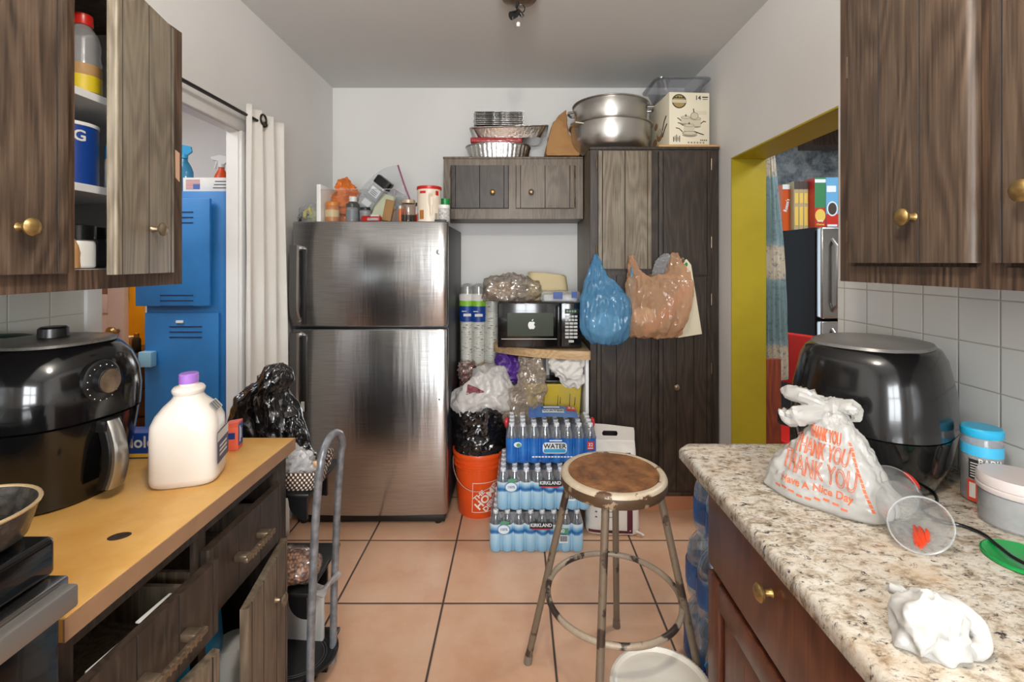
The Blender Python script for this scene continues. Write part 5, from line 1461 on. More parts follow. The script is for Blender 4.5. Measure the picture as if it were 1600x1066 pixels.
b = MB(); b.box(0.340, 0.360, -0.03, -0.008, 0.02, MH - 0.012, 0, 0.008, 3); b.box(0.342, 0.358, -0.012, 0.002, 0.03, 0.05); b.box(0.342, 0.358, -0.012, 0.002, MH - 0.05, MH - 0.03); b.build('handle', m_blackg, dr)
# bitten fruit decal
b = MB(); cx, cz, S = 0.196, 0.138, 0.021
pts = []
out = [(0.0, 0.86), (0.22, 0.96), (0.5, 0.98), (0.78, 0.82), (0.90, 0.66)]
bite = [(0.74, 0.45), (0.66, 0.22), (0.70, 0.0), (0.80, -0.16), (0.97, -0.28)]
low = [(0.86, -0.62), (0.66, -0.92), (0.45, -1.08), (0.25, -1.06), (0.0, -0.97), (-0.25, -1.06), (-0.45, -1.08), (-0.68, -0.9), (-0.9, -0.5), (-1.0, -0.08), (-0.98, 0.32), (-0.82, 0.72), (-0.55, 0.95), (-0.25, 0.97)]
b.add([(cx + u * S, -0.0018, cz + v * S) for u, v in out + bite + low], [tuple(range(len(out + bite + low)))], 0)
leaf = [(0.02, 1.08), (0.05, 1.38), (0.22, 1.62), (0.44, 1.72), (0.42, 1.42), (0.26, 1.16)]
b.add([(cx + u * S, -0.0018, cz + v * S) for u, v in leaf], [tuple(range(len(leaf)))], 0)
b.build('decal', plain('white_decal', C(226, 228, 226), 0.4), dr)
b = MB(); b.box(0.364, MW, 0, 0.021, 0.008, MH, 0, 0.006, 3); cp = b.build('control_panel', m_blackg, t)
b = MB(); b.box(0.388, 0.462, -0.001, 0.002, 0.205, 0.232); b.build('display', plain('display_green', C(30, 44, 34), 0.15), cp)
b = MB()
for k in range(4):
    b.box(0.398 + k * 0.015, 0.408 + k * 0.015, -0.0013, -0.0008, 0.213, 0.224)
b.build('digits', plain('dim_digits', C(120, 150, 120), 0.4), cp)
m_key = plain('key_grey', C(190, 190, 184), 0.5)
for r in range(7):
    n_ = 4 if r < 2 else 3
    for c_ in range(n_):
        w = 0.074 / n_
        b = MB(); b.box(0.388 + c_ * w + 0.0015, 0.388 + (c_ + 1) * w - 0.0015, -0.0015, 0.001, 0.182 - r * 0.020, 0.195 - r * 0.020, 0, 0.0007, 1); b.build('button', m_key, cp)
b = MB(); b.box(0.41, 0.44, -0.0015, 0.001, 0.038, 0.052, 0, 0.0007, 1); b.build('button', m_key, cp)
# on the microwave
ZW = ZM + MH - 0.0015
t = thing('produce_bag', 'crumpled brownish clear bag with food lying on the microwave', 'plastic bag', (-0.045, 2.87, ZW))
m_brownbag = clear('brownish_film', (0.90, 0.86, 0.82, 1), 0.16, 0.10, 0.20, (0.52, 0.45, 0.38, 1))
b = MB(); b.ball((0, 0, 0.065), 0.18, 0.11, 0.082, 120, 70); b.crumple(0.034, 9, 3, 0.008, oct=2); b.crumple(0.006, 30, 5, 0.002, oct=2); b.floor_clamp(0.0); b.build('bag', m_brownbag, t)
b = MB(); b.ball((-0.05, 0, 0.055), 0.10, 0.07, 0.056, 60, 40); b.crumple(0.014, 12, 8, oct=2); b.floor_clamp(0.004); b.build('contents', plain('bread_tan', C(176, 156, 136), 0.7, col2=C(214, 202, 186), vs=14), t)
t = thing('napkin_pack', 'clear packet of white napkins with a blue label on the microwave', 'packet', (0.255, 2.80, ZW))
b = MB(); b.box(-0.115, 0.112, -0.05, 0.06, 0, 0.062, 0, 0.018, 4); bmesh.ops.subdivide_edges(b.bm, edges=list(b.bm.edges), cuts=3, use_grid_fill=True); b.crumple(0.010, 24, 3); b.floor_clamp(0); bo = b.build('pack', m_bagclr, t)
b = MB(); b.box(-0.10, 0.10, -0.036, 0.05, 0.004, 0.046, 0, 0.012, 3); b.crumple(0.003, 40); b.build('napkins', m_whitem, t)
b = MB(); b.box(-0.045, 0.01, -0.062, -0.060, 0.022, 0.062, R=None); b.box(0.062, 0.095, -0.062, -0.060, 0.028, 0.064); b.build('label_patch', m_blue, t)
t = thing('plastic_tub', 'beige translucent tub upside down behind the napkin packet', 'tub', (0.19, 3.02, ZW))
b = MB(); b.loft([[Vector((x_, y_, z)) for x_, y_ in rrect(-a, a, -a * 0.8, a * 0.8, 0.045, 7)] for a, z in ((0.142, 0), (0.144, 0.006), (0.138, 0.012), (0.120, 0.158), (0.112, 0.166))]); 
for v in b.bm.verts:
    if v.co.z > 0.1:
        v.co.z += -0.10 * v.co.x
b.build('shell', plain('beige_translucent', C(206, 190, 150), 0.3, coat=0.2), t)
# foam cups in sleeves beside the refrigerator
m_cup = NT('printed_cups')
_s = m_cup.n('ShaderNodeSeparateXYZ'); m_cup.L(m_cup.coord(), _s.inputs[0])
_w1 = m_cup.noise(1.0, 2, m_cup.mapped((26, 26, 130)), 0.6)
m_cup.base(m_cup.ramp(_w1, [(0.60, C(224, 222, 212)), (0.66, C(70, 72, 72))])); m_cup.set(rough=0.35); m_cup.bump(m_cup.math('SINE', m_cup.math('MULTIPLY', _s.outputs[2], 520)), 0.25, 0.003); m_cup = m_cup.m
cb = None
ZK = 0.772
for (x_, y_, lab, tilt) in ((-0.250, 3.055, 'sleeve of printed paper cups with a blue and green band, middle of the three', 0.0), (-0.325, 3.07, 'sleeve of printed paper cups half hidden by the refrigerator', 0.0), (-0.172, 3.045, 'plain sleeve of printed paper cups nearest the microwave', 0.03)):
    if cb is None:
        t = cb = thing('cup_sleeve', lab, 'paper cups', (x_, y_, ZK), 0, 'sleeves of paper cups')
        b = MB(); b.lathe([(0.036, 0), (0.040, 0.02), (0.045, 0.06), (0.047, 0.38), (0.047, 0.49)], 30); b.build('cups', m_cup, t)
        b = MB(); b.lathe([(0.047, 0.49), (0.047, 0.53), (0.036, 0.53)], 26); b.build('cup_rim', plain('grey_cups', C(150, 150, 146), 0.5), t)
        b = MB(); b.lathe([(0.034, -0.002), (0.045, 0.02), (0.050, 0.06), (0.050, 0.5), (0.047, 0.535), (0.02, 0.553), (0.012, 0.55)], 30); b.crumple(0.003, 30); b.floor_clamp(-0.001); b.build('wrapper', clear('sleeve_film', (0.95, 0.96, 0.96, 1), 0.07, 0.1, 0.04), t)
    else:
        t = copy_tree(cb); t.location = (x_, y_, ZK); t['label'] = lab; t.rotation_euler = (0, tilt, 0)
for tt in [o for o in list(COL.objects) if o.name.startswith('cup_sleeve')][:2]:
    b = MB()
    for z0, z1, mi in ((0.445, 0.485, 2), (0.41, 0.445, 1), (0.31, 0.41, 0)):
        b.lathe([(0.0535, z0), (0.0535, z1)], 30, mi, cap0=False, cap1=False)
    b.box(-0.02, 0.03, -0.0545, -0.0535, 0.345, 0.362, 2); b.box(-0.03, 0.0, -0.0545, -0.0535, 0.375, 0.38, 2)
    b.build('label_band', [m_blue, plain('lime_print', C(132, 186, 52), 0.4), m_whitem], tt)
# orange bucket builder
def bucket(label, loc, r=0.152, h=0.37, rz=0.0):
    t = thing('bucket', label, 'bucket', loc, rz)
    b = MB()
    b.lathe([(r * 0.80, 0), (r * 0.82, 0.004), (r * 0.945, h * 0.76), (r * 1.0, h * 0.765), (r * 1.0, h * 0.785), (r * 0.955, h * 0.79), (r * 0.96, h * 0.84), (r * 1.01, h * 0.845), (r * 1.01, h * 0.865), (r * 0.97, h * 0.87), (r * 0.975, h * 0.93), (r * 1.03, h * 0.935), (r * 1.035, h - 0.004), (r * 1.02, h), (r * 0.97, h - 0.002), (r * 0.95, h * 0.8), (r * 0.79, 0.008), (0.01, 0.006)], 56)
    b.build('body', m_orange, t)
    b = MB(); b.tube([(r * 1.02 * math.cos(a), r * 1.02 * math.sin(a) - 0.012 * math.sin(-a), h * 0.84 - 0.135 * math.sin(-a)) for a in [-PI * k / 24 for k in range(25)]], 0.002, 6)
    b.build('bail', plain('bail_wire', C(206, 190, 180), 0.35, 0.5), t)
    return t
t = bucket('orange bucket with a white square logo on the floor beside the refrigerator', (-0.225, 2.80, 0), rz=0)
BR = lambda z: 0.152 * (0.82 + 0.125 * z / (0.37 * 0.76)) + 0.0008
def onb(a0, zc):
    def fn(u, v, l):
        z = zc + v
        r = BR(z) + l
        a = a0 + u / r
        return (r * math.cos(a), r * math.sin(a), z)
    return fn
b = MB(); base = onb(math.radians(-66), 0.125)
c45 = math.cos(PI / 4)
def r45(u, v, l=0.0):
    return base(u * c45 - v * c45, u * c45 + v * c45, l)
S_ = 0.085
for (u0, v0, u1, v1) in ((-S_, -S_, S_, -S_), (S_, -S_, S_, S_), (S_, S_, -S_, S_), (-S_, S_, -S_, -S_)):
    n = 12
    for i in range(n):
        f0, f1 = i / n, (i + 1) / n
        w = 0.0016
        du, dv = (0, w) if v0 == v1 else (w, 0)
        q = [(u0 + (u1 - u0) * f0 - du, v0 + (v1 - v0) * f0 - dv), (u0 + (u1 - u0) * f1 - du, v0 + (v1 - v0) * f1 - dv), (u0 + (u1 - u0) * f1 + du, v0 + (v1 - v0) * f1 + dv), (u0 + (u1 - u0) * f0 + du, v0 + (v1 - v0) * f0 + dv)]
        b.add([base(a, c_, 0.0004) for a, c_ in q], [(0, 1, 2, 3)])
for s_, sz, cy_, sx_, bd in (('THE', 0.036, 0.042, 1.1, 0.0012), ('HOME', 0.062, 0.0, 0.95, 0.0022), ('DEPOT', 0.044, -0.045, 0.95, 0.0016)):
    b.text(s_, sz, lambda u, v, l, cy_=cy_, s_=s_: r45(u + (-0.024 if s_ == 'THE' else 0.0), v + cy_, 0.0006), 0, bd, sx_, cut=0.02)
b.build('logo', plain('logo_white', C(240, 226, 216), 0.4), t)
# lined pail nested in the bucket
t = thing('trash_pail', 'pail lined with a black bag nested in the orange bucket', 'pail', (-0.222, 2.80, 0.355))
b = MB(); b.lathe([(0.120, -0.20), (0.138, 0.0), (0.150, 0.02), (0.150, 0.24), (0.146, 0.243), (0.12, 0.10), (0.02, 0.05)], 44); b.build('pail', m_blackm, t)
b = MB()
b.loft([[Vector((r_ * math.cos(a) * (1 + 0.03 * noise.noise(Vector((math.cos(a) * 3, math.sin(a) * 3, z * 9)))), r_ * math.sin(a) * (1 + 0.03 * noise.noise(Vector((math.cos(a) * 3, math.sin(a) * 3, z * 9 + 4)))), z + (0.03 * noise.noise(Vector((math.cos(a) * 1.6, math.sin(a) * 1.6, 3))) if z > 0.2 or z < 0.03 else 0)) ) for a in [2 * PI * k / 160 for k in range(160)]] for r_, z in [(0.146 + 0.0005 * i, 0.005 + 0.006 * i) for i in range(40)] + [(0.160, 0.245), (0.155, 0.256), (0.145, 0.25), (0.135, 0.22)]], 0, False, False)
b.crumple(0.012, 14, 3, 0.004, st=(1, 1, 1.6)); b.build('liner', m_bbag, t)
t = thing('grocery_bag', 'crumpled white plastic bag with dark red print stuffed in the lined pail', 'plastic bag', (-0.203, 2.79, 0.56))
m_wbag = film('white_bag_film', C(232, 228, 224), 0.9, 0.35, 0.25, bump=0.3, bs=10, bd=0.006)
b = MB(); rw = [(0.0, -0.11, 0.12, 0, 0.10), (0.05, -0.15, 0.15, -0.01, 0.12), (0.09, -0.17, 0.17, -0.01, 0.12), (0.14, -0.15, 0.165, -0.005, 0.11), (0.20, -0.09, 0.15, 0.0, 0.09), (0.25, -0.04, 0.125, 0.01, 0.06), (0.275, 0.01, 0.10, 0.015, 0.03)]
b.loft(sag(rows_fine(rw, 80), 160, 2.6, 0.08, 9)); b.crumple(0.034, 7, 4, 0.006, oct=2); b.crumple(0.007, 24, 4, 0.001, oct=2); gb = b.build('bag', m_wbag, t)
bv = onto(gb)
b = MB()
def on_bag(ox, oz, rot_=0.0):
    def fn(u, v, l):
        u, v = u * math.cos(rot_) - v * math.sin(rot_), u * math.sin(rot_) + v * math.cos(rot_)
        h_ = bv.ray_cast(Vector((ox + u, -1, oz + v)), Vector((0, 1, 0)))[0]
        return (h_ + Vector((0, -0.0025, 0))) if h_ is not None else Vector((ox + u, 0, oz + v))
    return fn
f_ = on_bag(-0.035, 0.165, -0.1)
n = 18
poly = [(-0.05, -0.018), (-0.045, 0.03), (-0.02, 0.033), (0.05, 0.012), (0.05, 0.004)]
gridv = [(i, j) for i in range(n) for j in range(6)]
vs = []
for i in range(n):
    u = -0.05 + 0.10 * i / (n - 1)
    lo, hi = -0.018 + 0.022 * i / (n - 1), 0.033 - 0.022 * i / (n - 1)
    for j in range(6):
        vs.append(f_(u, lo + (hi - lo) * j / 5, 0))
b.add(vs, [(i * 6 + j, i * 6 + j + 1, (i + 1) * 6 + j + 1, (i + 1) * 6 + j) for i in range(n - 1) for j in range(5)])
b.build('print_patch', plain('maroon_print', C(110, 44, 52), 0.6, col2=C(150, 90, 96), vs=60), gb and t)
# second bucket and the heap under the stand
def stackb(label, z):
    return bucket(label, (-0.222, 3.115, z), 0.152, 0.37, 0.6)
stackb('orange bucket standing on the floor in the corner behind the lined pail', 0.0)
t = bucket('second orange bucket with its rim visible below the paper cups', (-0.222, 3.115, 0.372), 0.152, 0.362)
b = MB(); b.lathe([(0.15, 0.362), (0.156, 0.366), (0.156, 0.374), (0.02, 0.376)], 40); b.build('lid', m_orange, t)
t = thing('maroon_wrapper', 'shiny maroon and silver foil wrapper beside the refrigerator', 'wrapper', (-0.315, 2.965, 0.66))
b = MB(); b.loft(sag(rows_fine([(-0.03, -0.035, 0.03, 0, 0.025), (0.02, -0.03, 0.035, 0, 0.03), (0.05, -0.022, 0.025, 0, 0.02), (0.10, -0.05, 0.045, 0, 0.04), (0.17, -0.05, 0.04, 0, 0.04)], 30), 48, 2, 0.16)); b.crumple(0.016, 34, 3, 0.008); b.build('body', plain('maroon_foil', C(150, 96, 90), 0.22, 0.6, col2=C(206, 190, 186), vs=26), t)
jar('peanut_butter_jar', 'brown jar wrapped in clear film under the paper cups', 'jar', (-0.20, 2.955, 0.7485 - 0.0005), 0.05, 0.075, plain('peanut_brown', C(166, 124, 78), 0.35), plain('tan_cap', C(190, 156, 112), 0.4), 0.02)
t = thing('gift_bag', 'folded purple bag with white handle tucked under the microwave stand', 'bag', (-0.055, 2.86, 0.70))
m_purp = plain('purple_bag', C(78, 40, 130), 0.4, var=0.15, vs=12)
b = MB(); b.loft(sag(rows_fine([(0.04, -0.10, 0.09, 0, 0.05), (0.06, -0.105, 0.115, 0, 0.055), (0.12, -0.085, 0.13, 0, 0.055), (0.17, -0.07, 0.10, 0, 0.045), (0.205, -0.06, 0.03, 0, 0.02)], 60), 100, 3, 0.06)); b.crumple(0.020, 11, 2, 0.004); b.build('body', m_purp, t)
b = MB(); b.tube([(0.07, -0.055, 0.15), (0.115, -0.07, 0.135), (0.12, -0.075, 0.09), (0.085, -0.07, 0.065)], [0.004, 0.008, 0.008, 0.004], 10); b.build('handle', m_whitem, t)
t = thing('yellow_tub', 'dirty yellow plastic tub with dark drips under the microwave stand', 'tub', (0.215, 2.83, 0.378))
m_ytub = plain('yellow_tub_plastic', C(206, 180, 52), 0.4, col2=C(190, 168, 90), vs=8)
b = MB(); b.loft([[Vector((x_, y_, z)) for x_, y_ in rrect(-a, a, -a * 0.55, a * 0.55, 0.03, 6)] for a, z in ((0.14, 0), (0.145, 0.01), (0.165, 0.36), (0.17, 0.365), (0.17, 0.375), (0.155, 0.375), (0.13, 0.02))]); bo = b.build('shell', m_ytub, t)
b = MB()
for x_, z0, z1 in ((-0.06, 0.24, 0.31), (0.02, 0.23, 0.31), (0.035, 0.26, 0.30), (0.09, 0.24, 0.32), (0.12, 0.25, 0.30), (-0.09, 0.26, 0.30)):
    b.tube([(x_, -0.0785 - 0.011 * z0 / 0.36 - 0.002, z0), (x_ + 0.004, -0.0785 - 0.011 * z1 / 0.36 - 0.002, z1)], [0.0025, 0.0012], 6)
b.build('drips', plain('drip_brown', C(72, 54, 24), 0.6), bo)
t = thing('tub_tray', 'black rimmed tray resting in the yellow tub under the white cloth', 'tray', (0.215, 2.84, 0.754))
b = MB(); b.box(-0.13, 0.13, -0.07, 0.07, 0, 0.012, 0, 0.004); b.build('body', m_black, t)
t = thing('tan_bag', 'crumpled translucent tan plastic bag hanging under the microwave stand', 'plastic bag', (0.055, 2.70, 0.40))
b = MB(); b.loft(sag(rows_fine([(0.10, -0.10, 0.02, 0, 0.05), (0.16, -0.12, 0.06, 0, 0.06), (0.28, -0.105, 0.085, 0, 0.065), (0.36, -0.05, 0.10, 0, 0.06), (0.44, -0.035, 0.095, 0.02, 0.05), (0.50, -0.03, 0.075, 0.05, 0.03)], 80), 140, 2.1, 0.12, 8)); b.crumple(0.026, 10, 3, 0.006, oct=2); b.crumple(0.005, 36, 1, 0.001, oct=2); b.build('bag', clear('tan_clear_film', (0.92, 0.86, 0.78, 1), 0.14, 0.12, 0.30, (0.60, 0.50, 0.40, 1)), t)
t = thing('white_rag', 'crumpled white cloth bag hanging over the front of the stand shelf', 'cloth', (0.29, 2.735, 0.76))
b = MB(); b.loft(sag(rows_fine([(-0.02, 0.03, 0.075, 0, 0.01), (0.0, -0.01, 0.09, 0, 0.025), (0.05, -0.055, 0.095, 0, 0.04), (0.10, -0.09, 0.098, 0, 0.045), (0.145, -0.095, 0.097, 0, 0.03)], 60), 110, 2.4, 0.10)); b.crumple(0.022, 12, 6, 0.006, oct=2); b.build('body', m_cloth, t)

# ------------------------------------------------------------------ bottled water
m_bot = clear('bottle_plastic', (0.96, 0.98, 1.0, 1), 0.16, 0.07, 0.10, (0.78, 0.82, 0.86, 1))
m_cap = plain('bottle_cap', C(232, 234, 238), 0.4)
def kirk_mat():
    t = NT('pale_blue_wrap')
    sp = t.n('ShaderNodeSeparateXYZ'); t.L(t.coord(), sp.inputs[0])
    w = t.math('MULTIPLY_ADD', t.noise(9, 4, t.mapped((1, 1, 0.4))), 0.05, sp.outputs[2])
    c = t.ramp(w, [(0.0, C(118, 176, 212)), (0.07, C(150, 196, 224)), (0.115, C(176, 212, 232)), (0.120, C(60, 130, 190)), (0.130, C(20, 92, 160)), (0.140, C(90, 160, 206)), (0.16, C(196, 220, 232))])
    t.base(c); t.set(rough=0.2, coat=0.3); t.bump(t.noise(26, 4), 0.25, 0.004)
    return t.m
m_kwrap = kirk_mat()
m_gwrap = plain('royal_blue_wrap', C(26, 92, 178), 0.22, col2=C(44, 120, 200), vs=10, coat=0.3, bump=0.25, bs=30)
m_clrwrap = clear('shrink_film', (0.96, 0.98, 1, 1), 0.09, 0.10, 0.05)
bottle_proto = {}
def bottle(parent, p, h=0.2, r=0.031):
    key = (h, r)
    if key not in bottle_proto:
        b = MB(); b.lathe([(r * 0.8, 0.0), (r, 0.006), (r, h * 0.30), (r * 0.94, h * 0.34), (r, h * 0.38), (r, h * 0.62), (r * 0.86, h * 0.74), (r * 0.52, h * 0.87), (r * 0.42, h * 0.90), (r * 0.42, h * 0.925)], 14)
        o = b.build('bottle', m_bot, parent)
        b = MB(); b.lathe([(r * 0.46, h * 0.918), (r * 0.47, h * 0.92), (r * 0.47, h * 0.99), (r * 0.40, h)], 14); c_ = b.build('cap', m_cap, o)
        bottle_proto[key] = o
    else:
        s = bottle_proto[key]
        o = s.copy(); COL.objects.link(o); o.parent = parent
        for ch in s.children:
            c_ = ch.copy(); COL.objects.link(c_); c_.parent = o
    o.location = p
    return o
def scallop(nx, ny, r, grow, z, k=10):
    """outline of a shrink wrap around nx x ny bottles"""
    pts = []
    w, d = nx * r, ny * r
    R_ = r + grow
    def side(n_, f):
        out = []
        for i in range(n_):
            c_ = -n_ * r + r + 2 * r * i
            for j in range(k):
                a = -PI * 0.36 + PI * 0.72 * j / (k - 1)
                out.append((c_ + R_ * math.sin(a) * 0.98, (R_ * math.cos(a))))
        return out
    sx_, sy_ = side(nx, 0), side(ny, 0)
    pts += [(x, -d + r - q) for x, q in sx_]
    pts += [(w - r + q, y) for y, q in sy_]
    pts += [(-x, d - r + q) for x, q in sx_]
    pts += [(-w + r - q, -y) for y, q in sy_]
    return [Vector((x, y, z)) for x, y in pts]
def waterpack(label, loc, rz, nx, ny, wrap, wrap_top, group, r=0.031, h=0.2, top_label=False):
    t = thing('water_pack', label, 'water bottles', loc, rz, group)
    for j in range(ny):
        for i in range(nx):
            bottle(t, ((i - (nx - 1) / 2) * 2 * r, (j - (ny - 1) / 2) * 2 * r, 0.002), h, r)
    b = MB()
    zs = [0.001, 0.012] + [wrap_top * f for f in (0.3, 0.5, 0.7, 0.85, 1.0)]
    b.loft([scallop(nx, ny, r, 0.0015 if z > 0.005 else -0.004, z) for z in zs], 0, True, False)
    b.crumple(0.002, 30, 2, keep=lambda c_: 1.0 if c_.z > 0.02 else 0.0)
    b.build('wrap', wrap, t)
    b = MB()
    def topz(x, y):
        fx = abs(((x / (2 * r)) + nx / 2) % 1 - 0.5) * 2
        fy = abs(((y / (2 * r)) + ny / 2) % 1 - 0.5) * 2
        return h + 0.004 - 0.02 * min(1, (fx * fx + fy * fy) * 0.8)
    gx, gy = nx * 5, ny * 5
    vs = []
    for j in range(gy + 1):
        for i in range(gx + 1):
            x, y = (-0.5 + i / gx) * 2 * r * (nx - 0.5), (-0.5 + j / gy) * 2 * r * (ny - 0.5)
            vs.append((x, y, topz(x, y)))
    b.add(vs, [(j * (gx + 1) + i, j * (gx + 1) + i + 1, (j + 1) * (gx + 1) + i + 1, (j + 1) * (gx + 1) + i) for j in range(gy) for i in range(gx)])
    b.loft([scallop(nx, ny, r, 0.0015, wrap_top), scallop(nx, ny, r, -0.004, h * 0.8), scallop(nx, ny, r, -0.014, h * 0.97)], 0, False, False)
    b.build('clear_film', m_clrwrap, t)
    return t
def plate(b, x0, x1, z0, z1, y, mi, r=0.0):
    pts = rrect(x0, x1, z0, z1, r, 4) if r else [(x0, z0), (x1, z0), (x1, z1), (x0, z1)]
    b.add([(u, y, v) for u, v in pts], [tuple(range(len(pts)))], mi)
m_kblack = plain('label_black', C(26, 24, 28), 0.4); m_kgreen = plain('label_green', C(84, 150, 110), 0.4); m_kwhite = plain('label_white', C(224, 232, 236), 0.4); m_kred = plain('label_red', C(206, 44, 56), 0.4); m_kblue = plain('label_blue', C(70, 130, 180), 0.4)
def kirkland(t, x0, zk):
    y = -5 * RB - 0.0045
    mats = [m_kblack, m_kgreen, m_kwhite, m_kred, m_kblue]
    b = MB()
    plate(b, x0 - 0.055, x0 + 0.062, zk - 0.014, zk + 0.016, y, 0); flat_text(b, 'KIRKLAND', 0.024, x0 + 0.003, y - 0.0005, zk + 0.003, '-y', 2, 0.0007, 0.93)
    plate(b, x0 - 0.045, x0 + 0.05, zk - 0.019, zk - 0.0145, y - 0.0003, 3)
    b.build('name_plate', mats, t)
    b = MB()
    plate(b, 0.105, 0.160, 0.098, 0.126, y, 1, 0.004); flat_text(b, '40', 0.026, 0.128, y - 0.0005, 0.113, '-y', 2, 0.0006)
    b.build('count_badge', mats, t)
    b = MB()
    plate(b, 0.113, 0.158, 0.052, 0.092, y, 2, 0.003)
    for k in range(12):
        plate(b, 0.117 + k * 0.0031, 0.1185 + k * 0.0031 + 0.0006 * (k % 3), 0.060, 0.088, y - 0.0004, 0)
    b.build('barcode', mats, t)
    b = MB()
    cx_, cz_ = -0.165, zk - 0.018
    b.add([(cx_ + 0.032 * math.cos(a), y, cz_ + 0.026 * math.sin(a)) for a in [2 * PI * k / 28 for k in range(28)]], [tuple(range(28))], 4)
    b.add([(cx_ + 0.028 * math.cos(a), y - 0.0003, cz_ + 0.022 * math.sin(a)) for a in [2 * PI * k / 28 for k in range(28)]], [tuple(range(28))], 2)
    flat_text(b, '100%', 0.018, cx_, y - 0.0007, cz_, '-y', 4, 0.0004)
    b.add([(cx_ + 0.005 + 0.024 * math.cos(a), y - 0.0002, cz_ + 0.034 + 0.009 * math.sin(a)) for a in [2 * PI * k / 16 for k in range(16)]], [tuple(range(16))], 1)
    b.build('round_badge', mats, t)
RB = 0.0295
k1 = waterpack('pale blue shrink-wrapped water pack on the floor, lowest of the stack by the stool', (0.098, 2.512, 0.0), 0.0, 8, 5, m_kwrap, 0.142, 'water packs stacked by the stool', RB, 0.202)
kirkland(k1, 0.02, 0.138)
k2 = waterpack('pale blue shrink-wrapped water pack in the middle of the stack by the stool', (0.135, 2.522, 0.208), 0.0, 8, 5, m_kwrap, 0.142, 'water packs stacked by the stool', RB, 0.202)
kirkland(k2, 0.03, 0.138)
g1 = waterpack('royal blue shrink-wrapped water pack on top of the stack by the stool', (0.178, 2.56, 0.416), 0.0, 8, 4, m_gwrap, 0.130, 'water packs stacked by the stool', RB, 0.200)
b = MB(); y = -4 * RB - 0.0045
plate(b, -0.045, 0.080, 0.055, 0.112, y, 0, 0.016); plate(b, -0.040, 0.075, 0.059, 0.078, y - 0.0003, 1, 0.008); flat_text(b, 'WATER', 0.034, 0.018, y - 0.0006, 0.092, '-y', 2, 0.0009); gm_ = [m_kwhite, m_lblue, m_kblack, m_kred, m_kgreen]; b.build('name_plate', gm_, g1)
b = MB(); plate(b, 0.185, 0.222, 0.075, 0.118, y, 3, 0.003); flat_text(b, '32', 0.026, 0.2035, y - 0.0005, 0.100, '-y', 0, 0.0006); plate(b, 0.190, 0.217, 0.080, 0.085, y - 0.0005, 0); b.build('count_badge', gm_, g1)
b = MB()
plate(b, -0.01, 0.055, 0.118, 0.125, y, 0)
for k in range(14):
    plate(b, -0.10 + k * 0.0165, -0.088 + k * 0.0165, 0.034, 0.041, y, 0)
b.build('print_line', gm_, g1)
b = MB()
b.add([(-0.175 + 0.02 * math.cos(a), y, 0.10 + 0.014 * math.sin(a)) for a in [2 * PI * k / 20 for k in range(20)]], [tuple(range(20))], 0); b.add([(-0.170 + 0.012 * math.cos(a), y - 0.0004, 0.098 + 0.010 * math.sin(a)) for a in [2 * PI * k / 16 for k in range(16)]], [tuple(range(16))], 4)
b.build('round_badge', gm_, g1)
# printed panel on its top film
b = MB()
def topp(x0, x1, y0, y1, dz, mi, rr=0):
    n = 12
    vs = []
    for j in range(4):
        for i in range(n):
            x_, y_ = x0 + (x1 - x0) * i / (n - 1), y0 + (y1 - y0) * j / 3
            vs.append((x_, y_, 0.205 + 0.018 * math.sin(PI * (x_ + 0.24) / 0.5) + 0.14 * (y_ + 0.11) * 0.3 + dz))
    b.add(vs, [(j * n + i, j * n + i + 1, (j + 1) * n + i + 1, (j + 1) * n + i) for j in range(3) for i in range(n - 1)], mi)
topp(-0.115, 0.15, -0.06, 0.11, 0, 0); topp(-0.04, 0.08, 0.0, 0.05, 0.0012, 1); topp(0.098, 0.148, 0.035, 0.105, 0.0012, 2); topp(-0.03, 0.06, 0.075, 0.095, 0.0012, 1)
b.text('WATER', 0.034, lambda u, v, l: (0.02 + u, 0.025 + v, 0.2085 + 0.018 * math.sin(PI * (0.02 + u + 0.24) / 0.5) + 0.042 * (0.135 + v)), 3, 0.0006); b.text('32', 0.042, lambda u, v, l: (0.123 + u, 0.075 + v, 0.2085 + 0.018 * math.sin(PI * (0.123 + u + 0.24) / 0.5) + 0.042 * (0.185 + v)), 1, 0.0006)
b.build('top_print', [m_gwrap, m_kwhite, m_kred, m_kblack], g1)
for sx_ in (-1, 1):
    b = MB(); b.ball((sx_ * 0.236, 0.03, 0.165), 0.012, 0.03, 0.028, 14, 10); b.crumple(0.004, 50); b.build('red_tab', m_kred, g1)
# rice
t = thing('rice_bag', 'white jasmine rice sack with maroon stripe behind the stool', 'rice sack', (0.512, 2.57, 0.0), 0.0, rot=(math.radians(-5), 0, math.radians(-4)))
m_sack = plain('woven_sack', C(226, 220, 210), 0.55, var=0.06, vs=10, bump=0.2, bs=200)
b = MB(); b.loft(sag(rows_fine([(0, -0.115, 0.13, 0, 0.05), (0.02, -0.135, 0.145, 0, 0.065), (0.15, -0.138, 0.146, 0, 0.075), (0.30, -0.138, 0.142, 0, 0.07), (0.40, -0.138, 0.138, 0.005, 0.045), (0.45, -0.138, 0.136, 0.008, 0.015), (0.475, -0.137, 0.135, 0.01, 0.006)], 34), 64, 4, 0.02, 6)); b.crumple(0.006, 16, 5); b.floor_clamp(0.0); rb = b.build('sack', m_sack, t)
bv = onto(rb)
def onrice(u, v, l=0.0):
    h_ = bv.ray_cast(Vector((u, -1, v)), Vector((0, 1, 0)))[0]
    return (h_ + Vector((0, -0.0022 - l, 0))) if h_ is not None else Vector((u, -0.07, v))
def strip(b, x0, x1, z0, z1, mi, n=8, m=12, fn=onrice):
    vs = [fn(x0 + (x1 - x0) * i / (n - 1), z0 + (z1 - z0) * j / (m - 1)) for j in range(m) for i in range(n)]
    b.add(vs, [(j * n + i, j * n + i + 1, (j + 1) * n + i + 1, (j + 1) * n + i) for j in range(m - 1) for i in range(n - 1)], mi)
